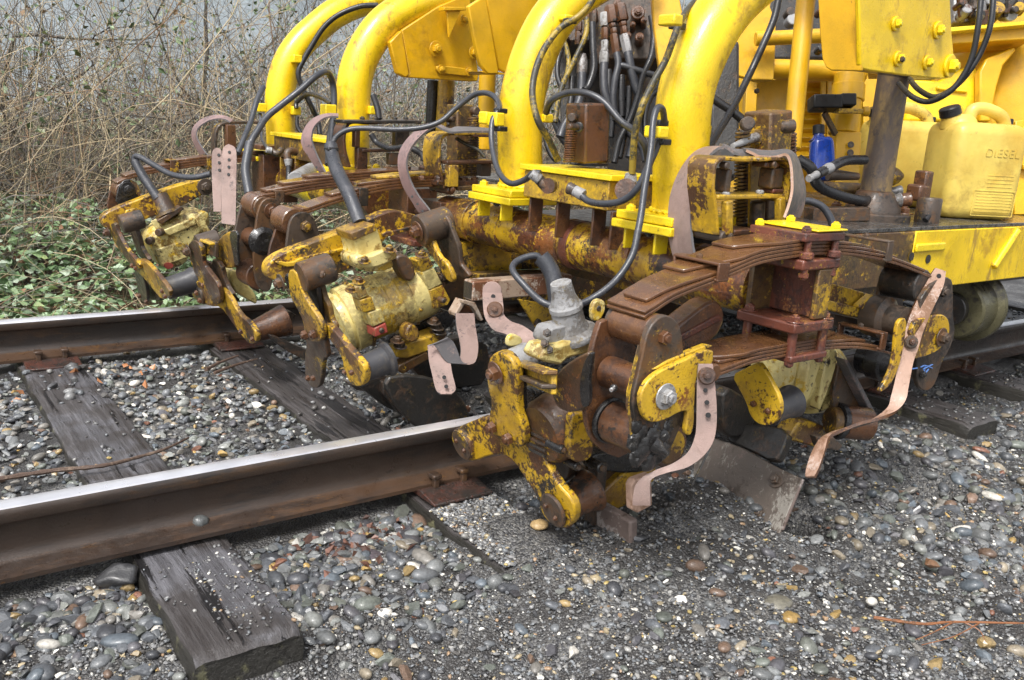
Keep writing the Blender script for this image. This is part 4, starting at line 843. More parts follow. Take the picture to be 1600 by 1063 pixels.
def arm_near_right():
    t = empty('vibrator_arm', (1.98, -.5, .3), 'right arm of the nearest head with blue scribble on its black link plate', 'vibrator arm', 'vibrator arms of the tamper')
    Y1, Y2 = -.672, -.575
    plate('link_plate', zmp(A3, [(945, 300), (905, 330), (872, 400), (852, 520), (805, 640), (815, 690), (900, 745), (985, 745), (1000, 420)]), ('Y', Y2), .012, 'grey_rust', t, 1)
    p = P(A3((1110, 432)), ('Y', Y1)); cyl('spring_eye', p, p+YV*.095, px(26, p), 'dark', t, seg=32)
    p = P(A3((1010, 640)), ('Y', Y1)); lathe('pivot_pin', p, p+YV, [(0, px(24, p)), (.04, px(24, p)), (.05, px(34, p)), (.095, px(33, p))], 'grey_rust', t)
    p = P(A3((955, 885)), ('Y', Y1+.03)); lathe('rubber_bush', p, p+YV, [(0, px(24, p)), (.02, px(26, p)), (.025, px(31, p)), (.06, px(31, p)), (.065, px(27, p)), (.09, px(27, p))], 'hose_black', t)
    plate('link_plate', zmp(A3, [(1240, 378), (1252, 420), (1252, 590), (1266, 700), (1225, 800), (1190, 850), (1158, 970), (1120, 1020), (1075, 1020), (1050, 985), (1043, 900), (1045, 850), (1055, 520), (1110, 430), (1180, 370)]), ('Y', Y1), .013, 'grey_rust', t, 1, away=False)
    plate('bracket_plate', zmp(A3, [(1040, 645), (1130, 606), (1215, 590), (1250, 610), (1264, 660), (1255, 725), (1210, 790), (1150, 826), (1040, 855)]), ('Y', Y1-.026), .011, 'worn', t, 1)
    plate('bracket_flange', zmp(A3, [(972, 622), (1018, 610), (1008, 720), (985, 850), (950, 950), (905, 1020), (850, 1045), (905, 960), (945, 850), (955, 700)]), ('Y', Y1-.04), .010, 'worn', t, 1)
    boltq(A3((1212, 722)), ('Y', Y1-.028), 9.5, t, 'grey_rust'); boltq(A3((1212, 458)), ('Y', Y1-.014), 9, t, 'grey_rust', None, False)
    for s_ in ([(1040, 905), (1075, 900)], [(1095, 895), (1120, 885), (1160, 900)], [(1120, 885), (1115, 920), (1098, 950)], [(1110, 905), (1150, 885), (1162, 880)], [(1125, 925), (1140, 905)]):
        hose('paint_scribble', [(x, y, ('Y', Y1-.014)) for x, y in s_], 1.1, 'blue_mark', t, A3, 6, 3)
    boltq(A3((1100, 935)), ('Y', Y1-.0145), 6, t, 'grease', None, False)
    # yellow channel beam
    pl = ('Y', -.555)
    plate('channel_beam', zmp(A3, [(548, 505), (800, 570), (800, 612), (700, 605), (545, 560)]), ('Y', -.575), .03, 'worn_light', t)
    plate('channel_web', zmp(A3, [(550, 403), (835, 486), (800, 575), (545, 510)]), pl, .02, 'worn_light', t); plate('channel_end', zmp(A3, [(835, 486), (822, 480), (750, 540), (745, 556), (800, 575)]), ('Y', -.585), .02, 'worn_light', t)
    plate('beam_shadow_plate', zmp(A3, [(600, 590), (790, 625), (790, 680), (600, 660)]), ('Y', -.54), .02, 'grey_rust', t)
    # motor
    p = P(A4((380, 175)), ('Y', -.42)); r = px(60, p); d = axd(-1, 12)
    lathe('motor_housing', p, p+d, [(0, r*.70), (.02, r*.86), (.05, r*.9), (.055, r), (.10, r), (.105, r*.93), (.16, r*.93), (.165, r*1.03), (.2, r*1.0), (.23, r*.8)], 'motor', t, 40)
    for q in ((600, 230, 90, 300), (690, 180, 70, 230)):
        plate('housing_rib', zmp(A4, [(q[0], 60), (q[0]+60, 60), (q[0]+30, 200), (q[0]-20, 330), (q[0]-55, 420), (q[0]-50, 300)]), ('Y', -.53), .03, 'motor', t, 1, .006)
    plate('motor_foot', zmp(A4, [(535, 445), (640, 470), (700, 500), (740, 560), (620, 600), (470, 560), (500, 500)]), ('Y', -.50), .05, 'worn_light', t, 0, .005)
    # yellow hanger and black mount
    e = P(A4((300, 300)), ('Y', -.60)); nx = axd(1, 6)
    plate('hanger_plate', zmp(A4, [(150, 200), (230, 160), (300, 125), (330, 160), (375, 240), (412, 310), (428, 370), (420, 430), (380, 472), (330, 482), (285, 462), (252, 420), (235, 360), (195, 280)]), NX(e, nx), .012, 'worn_light', t, 1)
    for q in ((278, 357), (357, 397)): boltq(A4(q), NX(e-nx*.001, nx), 5.5, t, 'rust', -nx, False)
    p = P(A4((350, 395)), NX(e+nx*.012, nx)); r = px(25, p); lathe('rubber_mount', p, p+nx, [(0, r*1.05), (.008, r*1.05), (.012, r*.92), (.07, r*.96), (.078, r*1.08), (.086, r*1.08)], 'rubber', t, 32)
    # right mount frame
    plate('mount_frame', zmp(A4, [(745, 150), (775, 110), (800, 125), (880, 270), (945, 405), (930, 420), (720, 420), (715, 300)]), ('Y', -.53), .012, 'grey_rust', t)
    plate('frame_edge', zmp(A4, [(778, 110), (800, 118), (870, 250), (948, 402), (925, 410), (850, 262)]), ('Y', -.56), .03, 'belt_back', t)
    p = P(A4((905, 470)), ('Y', -.57)); cyl('rubber_mount', p, p+Vector((-.075, .03, .01)), px(26, p), 'rust', t, seg=32); lathe('mount_ring', p+Vector((-.078, .031, .01)), p+Vector((-.09, .036, .012)), [(0, px(29, p)), (.014, px(29, p))], 'hose_black', t, 32)
    cyl('cover_disc', p+Vector((-.09, .030, .012)), p+Vector((-.11, .04, .014)), px(22, p), 'worn', t)
    plate('clamp_plate', zmp(A4, [(620, 540), (720, 545), (770, 590), (745, 620), (640, 600)]), ('Y', -.60), .02, 'grey_rust', t)
    # shank and blade
    bl = Vector((math.cos(.5), 0, -math.sin(.5))); b0 = P(A4((440, 880)), ('Y', -.60)); pl = NX(b0, bl)
    plate('tamping_blade', zmp(A4, [(-60, 560), (60, 545), (220, 605), (380, 695), (470, 740), (545, 772), (520, 832), (425, 1060), (405, 1120), (330, 1130), (200, 1010), (60, 920), (-60, 870)]), pl, .014, 'blade', t, 0, .003)
    boltq(A4((400, 778)), NX(b0-bl*.001, bl), 8.5, t, 'grey_rust', -bl); boltq(A4((308, 965)), NX(b0-bl*.001, bl), 8, t, 'grey_rust', -bl, False)
    plate('blade_back_rib', zmp(A4, [(545, 772), (552, 778), (440, 1055), (425, 1055)]), NX(b0-bl*.002, bl), .004, 'blade_tip', t, 0, 0)
    plate('blade_shank', zmp(A4, [(150, 470), (300, 470), (470, 500), (440, 610), (390, 690), (220, 600), (110, 560)]), NX(b0+bl*.03, bl), .03, 'dark', t, 1, .005)
    plate('blade_shank', zmp(A4, [(110, 250), (240, 330), (300, 480), (160, 560), (100, 500)]), ('Y', -.40), .05, 'dark', t, 1, .005)
    bar('thin_rod', P(A2((575, 790)), ('Y', -.60)), P(A2((485, 975)), ('Y', -.60)), .005, .005, 'dark', t)
    return t
arm_near_right()
# ---------------------------------------------------------------- second head: inside the near rail
def head_second():
    t = empty('leaf_spring_set', (1.45, .85, .45), 'leaf springs with one yellow painted leaf, behind the large pale yellow motor', 'leaf spring', 'leaf spring sets of the tamper')
    yf = .74; w = .085
    up = [(462, 332), (470, 331), (483, 329), (508, 320), (537, 311), (564, 303.5), (592, 297), (624, 292), (661, 289), (700, 288), (740, 292)]
    for off, rg, tp, mm in ((0, None, 0, 'spring'), (-.009, (.13, 1), 0, 'spring'), (-.018, (.36, 1), .4, 'spring'), (-.027, (.52, 1), .45, 'spring'), (-.036, (.62, .98), .45, 'worn_light')): leaf(up, yf, w, .008, off, mm, t, rg, tp)
    clip((567, 296), yf, w, 'grey_rust', t, h=.050, dx=.03)
    boxw('top_plate', (1.50, 1.66), (.70, .86), (.655, .672), 'rust', t); boxw('bracket_web', (1.52, 1.64), (.71, .85), (.45, .60), 'rust', t)
    for bx in (1.45, 1.51, 1.61, 1.65): bolt((bx, .715, .672), ZV, .012, t, 'rust', False); bolt((bx, .73, .575), -ZV, .012, t, 'rust', False)
    lo = [(500, 430), (540, 418), (580, 410), (640, 402)]
    boxw('lower_clamp', (1.42, 1.68), (.70, .86), (.46, .48), 'rust_red', t)
    return t
head_second()
def arm_second():
    t = empty('vibrator_arm', (1.15, .6, .3), 'arm carrying the large pale yellow motor, inside the near rail', 'vibrator arm', 'vibrator arms of the tamper')
    p = P(A6((640, 715)), ('Y', .735)); r = px(22, p); cyl('spring_eye', p+YV*.004, p+YV*.10, r, 'spring', t, seg=32)
    plate('link_plate', zmp(A6, [(565, 930), (575, 830), (588, 720), (620, 660), (680, 634), (740, 642), (780, 690), (810, 770), (832, 850), (800, 960)]), ('Y', .72), .014, 'grey_rust', t, 1)
    plate('link_plate', zmp(A6, [(430, 1000), (440, 900), (480, 790), (500, 700), (560, 620), (640, 600), (620, 1060), (440, 1060)]), ('Y', .83), .012, 'rust', t, 1)
    boltq(A6((710, 742)), ('Y', .718), 9, t, 'worn', None, False)
    plate('grease_seam', zmp(A6, [(560, 930), (640, 890), (760, 860), (840, 830), (850, 850), (700, 905), (560, 955)]), ('Y', .70), .02, 'grease', t, 1, .003)
    pl = ('Y', .56)
    plate('main_beam', zmp(Z6, [(50, 365), (62, 325), (100, 295), (160, 268), (240, 240), (440, 165), (560, 108), (630, 84), (690, 92), (745, 108), (772, 135), (745, 165), (700, 172), (610, 190), (590, 235), (470, 340), (330, 400), (200, 425), (110, 420), (62, 400)]), pl, .05, 'worn', t, 1, .006)
    plate('beam_lip', zmp(Z6, [(92, 330), (160, 352), (230, 318), (330, 290), (450, 262), (450, 250), (330, 276), (220, 300), (160, 330), (100, 318)]), ('Y', .548), .014, 'worn_light', t, 1, .003)
    plate('beam_lip', zmp(Z6, [(580, 188), (660, 175), (745, 150), (752, 162), (660, 192), (590, 215)]), ('Y', .548), .014, 'worn', t, 1, .003)
    # left knuckle and hangers
    pt = Vector((.905, .47, .30)); pl = NX(pt, XL)
    p = P(Z6((205, 395)), pl); cyl('knuckle_boss', p, p+XL*.085, px(24, p), 'grey_rust', t); cyl('washer', P(Z6((150, 420)), pl), P(Z6((150, 420)), pl)+XL*.012, px(15, p), 'grease', t); boltq(Z6((118, 418)), NX(pt-XL*.01, XL), 9, t, 'grey_rust', -XL)
    p2 = P(Z6((280, 335)), ('Y', .545)); cyl('rear_boss', p2-YV*.004, p2+YV*.02, px(14, p2), 'rust', t); bolt(p2-YV*.004, -YV, px(8, p2), t, 'worn', False); boltq(Z6((300, 380)), NX(pt+XL*.03, XL), 6, t, 'grey_rust', Vector((.6, -.6, -.1)), False)
    plate('hanger_strap', zmp(Z6, [(146, 362), (178, 362), (196, 415), (214, 470), (250, 530), (292, 590), (308, 640), (305, 682), (272, 698), (232, 684), (222, 655), (218, 600), (190, 540), (160, 490), (150, 430)]), NX(pt-XL*.004, XL), .014, 'worn', t, 1, .003)
    plate('hanger_strap', zmp(Z6, [(268, 400), (290, 392), (300, 440), (312, 490), (334, 530), (342, 585), (366, 622), (360, 645), (335, 635), (318, 580), (296, 540), (268, 500)]), NX(pt+XL*.045, XL), .014, 'worn', t, 1, .003)
    plate('hanger_side', zmp(Z6, [(196, 400), (270, 380), (285, 480), (300, 600), (262, 560), (215, 475)]), NX(pt+XL*.03, XL), .012, 'dark', t)
    plate('lever', zmp(Z6, [(226, 640), (262, 600), (300, 606), (312, 640), (322, 720), (330, 762), (308, 770), (302, 860), (290, 905), (256, 905), (226, 860), (224, 760), (232, 700)]), NX(pt+XL*.012, XL), .014, 'grey_rust', t, 1, .003)
    plate('lever', zmp(Z6, [(298, 612), (330, 612), (372, 655), (420, 720), (470, 775), (500, 810), (503, 860), (490, 895), (455, 900), (425, 870), (402, 820), (400, 770), (355, 700), (310, 650)]), NX(pt+XL*.012, XL), .018, 'worn', t, 1, .003)
    for q, rr in (((232, 658), 8), ((270, 655), 8), ((245, 858), 5), ((268, 858), 5), ((412, 832), 5), ((446, 832), 5)): boltq(Z6(q), NX(pt-XL*.006, XL), rr, t, 'rust', -XL, False)
    p = P(Z6((468, 828)), NX(pt+XL*.03, XL)); r = px(23, p); lathe('rubber_mount', p, p+XL, [(0, r*1.1), (.008, r*1.12), (.014, r*.94), (.075, r*1.0), (.082, r*1.22), (.090, r*1.22)], 'rubber', t, 36)
    # motor
    a = P(Z6((415, 590)), ('Y', .53)); b = P(Z6((812, 412)), ('Y', .50)); d = (b-a).normalized(); L = (b-a).length; r = px(49, a)
    lathe('motor_end', a-d*.035, a+d, [(0, r*.72), (.006, r*.98), (.020, r*1.02), (.022, r*.92), (.030, r*.92), (.032, r*1.09), (.078, r*1.07)], 'motor', t, 48)
    lathe('motor_body', a+d*.042, b, [(0, r*1.0), (L*.62, r*.98)], 'motor', t, 48)
    lathe('band', a+d*(L*.60), b, [(0, r*.93), (.012, r*.93)], 'dark', t, 40)
    lathe('motor_end', a+d*(L*.65), b+d, [(0, r*1.03), (.05, r*1.05), (.075, r*1.0), (.095, r*.8)], 'motor', t, 48)
    u, v = frame(d)[1:]
    for k in range(5, 12):
        an = 2*math.pi*k/26; q = a-d*.028+(u*math.cos(an)+v*math.sin(an))*r*.99; bar('vent_slot', q, q+d*.026, .0055, .004, 'dark', t, up=(u*math.cos(an)+v*math.sin(an)), bev=0)
    for k, (o1, o2) in enumerate(((.36, .40), (.50, .53))): lathe('body_rib', a+d*(L*o1), b, [(0, r*.99), (.003, r*1.025), (L*(o2-o1), r*1.025), (L*(o2-o1)+.003, r*.99)], 'motor', t, 48)
    for an in (20, 75, 130, 185, 240, 300):
        n_ = u*math.cos(math.radians(an))+v*math.sin(math.radians(an)); bolt(a+d*.046+n_*r*1.08, n_, .0065, t, 'worn', False); bolt(a+d*(L*.68)+n_*r*1.04, n_, .0065, t, 'worn', False)
    lathe('end_lip', a+d*.034, b, [(0, r*1.09), (.004, r*1.12), (.010, r*1.12), (.013, r*1.08)], 'worn', t, 48); plate('cable_duct', zmp(Z6, [(640, 300), (690, 285), (730, 330), (740, 400), (700, 420), (660, 360)]), ('Y', .42), .05, 'grey_rust', t, 1, .006)
    plate('lug', zmp(Z6, [(690, 640), (720, 600), (760, 640), (750, 690), (700, 700)]), ('Y', .40), .05, 'worn', t, 1, .006); plate('lug', zmp(Z6, [(420, 880), (470, 900), (640, 860), (660, 880), (640, 930), (560, 910), (480, 925)]), ('Y', .60), .05, 'dark', t, 1, .006)
    for i, (qs, mm) in enumerate((([(455, 440), (500, 425), (520, 480), (478, 500)], 'motor'), ([(478, 500), (535, 482), (555, 545), (498, 560)], 'worn_light'), ([(515, 560), (578, 535), (600, 600), (540, 625)], 'motor'), ([(545, 630), (600, 602), (612, 650), (550, 672)], 'red_mark'))):
        plate('pad_block', zmp(Z6, qs), ('Y', .375), .05, mm, t, 0, .004)
    for i, (qs, mm) in enumerate((([(745, 318), (800, 300), (822, 345), (768, 372)], 'worn_light'), ([(765, 372), (822, 350), (862, 425), (800, 455)], 'motor'), ([(800, 455), (862, 428), (900, 500), (885, 525), (825, 542)], 'worn_light'))):
        plate('pad_block', zmp(Z6, qs), ('Y', .405), .05, mm, t, 0, .004)
    for q in ((583, 641), (869, 503)):
        p = P(Z6(q), ('Y', .37)); cyl('plug', p, p+YV*.03, .008, 'grey_rust', t, seg=16); cyl('plug_bore', p-YV*.001, p, .004, 'dark', t, seg=12)
    plate('terminal_pedestal', zmp(Z6, [(438, 195), (470, 170), (545, 150), (565, 180), (580, 235), (600, 290), (640, 330), (620, 360), (520, 372), (460, 350), (452, 300), (470, 290), (455, 230)]), ('Y', .42), .09, 'motor', t, 1, .008)
    plate('pedestal_collar', zmp(Z6, [(436, 190), (550, 146), (560, 180), (450, 228)]), ('Y', .41), .10, 'worn', t, 0, .004)
    plate('pedestal_flange', zmp(Z6, [(452, 318), (470, 288), (520, 300), (600, 262), (640, 268), (660, 300), (610, 330), (540, 355), (470, 350)]), ('Y', .395), .08, 'motor', t, 1, .006)
    for q in ((500, 322), (615, 270), (474, 415), (440, 455), (763, 292)): boltq(Z6(q), ('Y', .39), 6.5, t, 'worn', Vector((-.1, -.3, 1)))
    plate('base_plate', zmp(Z6, [(640, 735), (700, 700), (800, 665), (870, 638), (884, 660), (862, 690), (800, 735), (700, 770), (650, 765)]), ('Y', .44), .07, 'worn_light', t, 0, .006)
    plate('base_edge', zmp(Z6, [(660, 800), (790, 738), (800, 772), (680, 842), (655, 825)]), ('Y', .44), .05, 'worn_heavy', t, 0, .004)
    for q in ((650, 690), (665, 715), (820, 605), (835, 630), (845, 650)): boltq(Z6(q), ('Y', .43), 7, t, 'grey_rust', Vector((0, -.2, 1)))
    plate('lower_grease', zmp(Z6, [(600, 680), (700, 640), (800, 580), (900, 540), (920, 600), (860, 650), (700, 700), (640, 730)]), ('Y', .52), .06, 'grease', t, 1, .004)
    # right knuckle
    pt2 = P(Z6((735, 185)), ('Y', .47)); p = pt2+XL*.012; cyl('knuckle_boss', p, p+XL*.10, px(25, p), 'grey_rust', t); bolt(pt2+XL*.01, -XL, px(10, p), t, 'rust'); boltq(Z6((875, 388)), ('Y', .45), 8, t, 'grey_rust', -XL)
    plate('hanger_strap', zmp(Z6, [(790, 98), (850, 92), (885, 125), (905, 185), (935, 260), (938, 330), (962, 358), (990, 395), (960, 405), (915, 372), (885, 330), (860, 300), (838, 240), (800, 180)]), NX(pt2+XL*.085, XL), .016, 'grey_rust', t, 1, .004)
    plate('hanger_strap', zmp(Z6, [(760, 190), (800, 200), (840, 300), (880, 330), (910, 400), (905, 425), (870, 400), (845, 350), (790, 270), (765, 240)]), NX(pt2+XL*.03, XL), .016, 'worn', t, 1, .004)
    # rusty square tube and paddle
    a = P((742, 455), ('Y', .26)); box('square_tube', a+XV*.17+YV*.02, (.36, .05, .056), 'pale_rust', t, None, .004); box('tube_mouth', a-XV*.0105+YV*.02, (.002, .040, .046), 'dark', t, None, 0)
    M1 = Zm(640, 406, 3.584)
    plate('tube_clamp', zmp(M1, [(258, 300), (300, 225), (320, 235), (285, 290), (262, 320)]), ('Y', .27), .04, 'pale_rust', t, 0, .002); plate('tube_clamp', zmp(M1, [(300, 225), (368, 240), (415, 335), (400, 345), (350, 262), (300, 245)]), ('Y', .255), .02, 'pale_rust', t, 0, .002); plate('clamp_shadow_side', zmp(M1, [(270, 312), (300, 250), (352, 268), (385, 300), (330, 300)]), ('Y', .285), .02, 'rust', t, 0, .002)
    plate('gusset', zmp(Z7, [(285, 280), (400, 300), (405, 385), (350, 385)]), ('Y', .36), .012, 'worn_light', t, 0, .003)
    for q in ((340, 348), (373, 352)): boltq(Z7(q), ('Y', .358), 6, t, 'grey_rust', None, False)
    plate('blade_shank', zmp(Z0, [(585, 600), (640, 590), (735, 640), (735, 665), (700, 670), (640, 665)]), ('Y', .42), .03, 'dark', t, 1, .005)
    plate('tamping_blade', zmp(Z0, [(596, 590), (650, 585), (705, 600), (735, 640), (735, 690), (690, 690), (650, 670), (618, 635)]), ('Y', .30), .02, 'dark', t, 1, .006); plate('inner_shank', zmp(Z0, [(545, 590), (600, 575), (640, 640), (620, 650)]), ('Y', .45), .05, 'dark', t, 1, .006); plate('inner_shank', zmp(Z0, [(640, 545), (760, 520), (770, 600), (700, 610), (650, 590)]), ('Y', .62), .05, 'dark', t, 1, .006)
    plate('blade_bolt_block', zmp(Z0, [(690, 640), (700, 632), (722, 634), (724, 650), (700, 657), (690, 655)]), ('Y', .34), .03, 'belt_tan', t, 0, .003); boltq((728, 640), ('Y', .34), 6, t, 'rust', XV, False)
    return t
arm_second()
# ---------------------------------------------------------------- third head: inside the far rail
def head_third():
    t = empty('leaf_spring_set', (1.35, 1.0, .5), 'darker leaf springs just beyond the painted pack, left of centre', 'leaf spring', 'leaf spring sets of the tamper')
    yf = .98; w = .09
    up = [(400, 312), (412, 309), (430, 306), (455, 300), (490, 294), (530, 289), (575, 285), (622, 282), (660, 282)]
    for off, rg, tp in ((0, None, 0), (-.009, (.1, 1), 0), (-.018, (.2, 1), .4), (-.027, (.36, 1), .45), (-.036, (.5, 1), .45)): leaf(up, yf, w, .008, off, 'spring', t, rg, tp)
    clip((436, 300), yf, w, 'grey_rust', t, h=.032, dx=.03)
    boxw('top_plate', (1.52, 1.70), (.95, 1.11), (.665, .685), 'rust', t)
    for bx in (1.54, 1.60, 1.66): bolt((bx, .97, .685), ZV, .013, t, 'rust', False)
    boxw('bracket_web', (1.54, 1.66), (.96, 1.10), (.45, .62), 'rust', t)
    return t
head_third()
def arm_third():
    t = empty('vibrator_arm', (1.05, 1.1, .3), 'dark greasy arm over the far rail, between the two pale motors', 'vibrator arm', 'vibrator arms of the tamper')
    p = P(A6((395, 600)), ('Y', .985)); cyl('spring_eye', p, p+YV*.10, px(20, p), 'spring', t, seg=32); cyl('eye_bush', p-YV*.008, p+YV*.004, px(17, p), 'grey_rust', t)
    plate('link_plate', zmp(Z5, [(678, 560), (690, 460), (700, 390), (722, 350), (760, 342), (795, 362), (803, 410), (780, 470), (758, 540), (752, 620), (762, 690), (748, 735), (715, 735), (685, 680)]), ('Y', .965), .014, 'grey_rust', t, 1)
    plate('link_plate', zmp(Z5, [(600, 500), (620, 400), (640, 350), (680, 330), (700, 420), (690, 700), (715, 745), (660, 712), (622, 650), (600, 580)]), ('Y', 1.07), .014, 'grey_rust', t, 1)
    boltq(A6((455, 625)), ('Y', .963), 7.5, t, 'rust'); 
    p = P(Z5((725, 525)), ('Y', .96)); lathe('grease_ring', p-YV*.012, p+YV, [(0, px(15, p)), (.008, px(17, p)), (.02, px(24, p))], 'grease', t, 28)
    for q, rr in (((708, 520), 15), ((705, 670), 21)):
        p = P(Z5(q), ('Y', .98)); cyl('pivot_pin' if rr < 20 else 'rubber_bush', p, p+YV*.10, px(rr, p), 'rust', t, seg=32)
    e = P(Z5((560, 560)), ('Y', 1.09)); plate('ear_plate', zmp(Z5, [(605, 480), (560, 490), (528, 525), (516, 570), (530, 615), (565, 640), (610, 632)]), NX(e, XL), .014, 'worn', t, 1, .004)
    plate('grease_seam', zmp(Z5, [(575, 485), (615, 480), (612, 560), (620, 630), (600, 620), (592, 560)]), NX(e-XL*.004, XL), .008, 'grease', t, 1, .002)
    a = P(Z5((470, 535)), ('Y', 1.22)); b = P(Z5((530, 560)), ('Y', 1.10)); bar('hanger_beam', a, b, .014, .05, 'worn', t); bar('beam_flange', a+ZV*.022-XL*.01, b+ZV*.022-XL*.01, .03, .009, 'worn_light', t)
    pt = P(Z5((450, 560)), ('Y', 1.22)); p = P(Z5((450, 545)), NX(pt, XL)); cyl('knuckle_boss', p, p+XL*.07, px(18, p), 'grey_rust', t); boltq(Z5((413, 565)), NX(pt-XL*.012, XL), 7, t, 'grey_rust', -XL)
    plate('hanger_strap', zmp(Z5, [(402, 560), (415, 525), (445, 520), (465, 560), (470, 620), (500, 660), (530, 700), (545, 760), (535, 790), (500, 780), (480, 720), (440, 670), (420, 610)]), NX(pt-XL*.006, XL), .016, 'worn_heavy', t, 1, .003)
    plate('hanger_strap', zmp(Z5, [(500, 600), (540, 610), (560, 700), (600, 760), (560, 790), (520, 740)]), NX(pt+XL*.03, XL), .016, 'grey_rust', t, 1, .003)
    plate('lever', zmp(Z5, [(420, 700), (450, 688), (480, 720), (540, 715), (575, 745), (620, 830), (660, 860), (695, 910), (692, 945), (665, 955), (630, 915), (590, 860), (545, 795), (500, 795), (440, 770), (420, 740)]), NX(pt+XL*.012, XL), .016, 'worn', t, 1, .003)
    p = P(Z5((455, 752)), NX(pt+XL*.004, XL)); cyl('mount_cap', p, p+XL*.03, px(14, p), 'grey_rust', t); 
    for q in ((448, 738), (462, 770), (477, 706), (632, 898), (680, 930)): boltq(Z5(q), NX(pt-XL*.002, XL), 4.5, t, 'rust', -XL, False)
    p = P(Z5((665, 905)), NX(pt+XL*.03, XL)); r = px(20, p); lathe('rubber_mount', p, p+XL, [(0, r*.9), (.03, r*.9), (.09, r*1.15), (.12, r*1.3), (.128, r*1.3)], 'rust', t, 36)
    plate('motor_shell', zmp(Z5, [(580, 640), (625, 650), (650, 700), (690, 740), (700, 790), (660, 770), (600, 730)]), ('Y', 1.25), .12, 'motor', t, 1, .008)
    plate('motor_shell', zmp(Z5, [(470, 590), (560, 640), (580, 720), (640, 780), (560, 760), (520, 690)]), ('Y', 1.30), .12, 'dark', t, 1, .008)
    plate('blade_shank', zmp(Z5, [(740, 820), (870, 815), (830, 880), (790, 880)]), ('Y', 1.1), .05, 'grey_rust', t, 1)
    plate('blade_shank', zmp(Z5, [(745, 905), (850, 955), (960, 1000), (940, 1030), (850, 1000), (760, 940)]), ('Y', .95), .04, 'dark', t, 1)
    return t
arm_third()
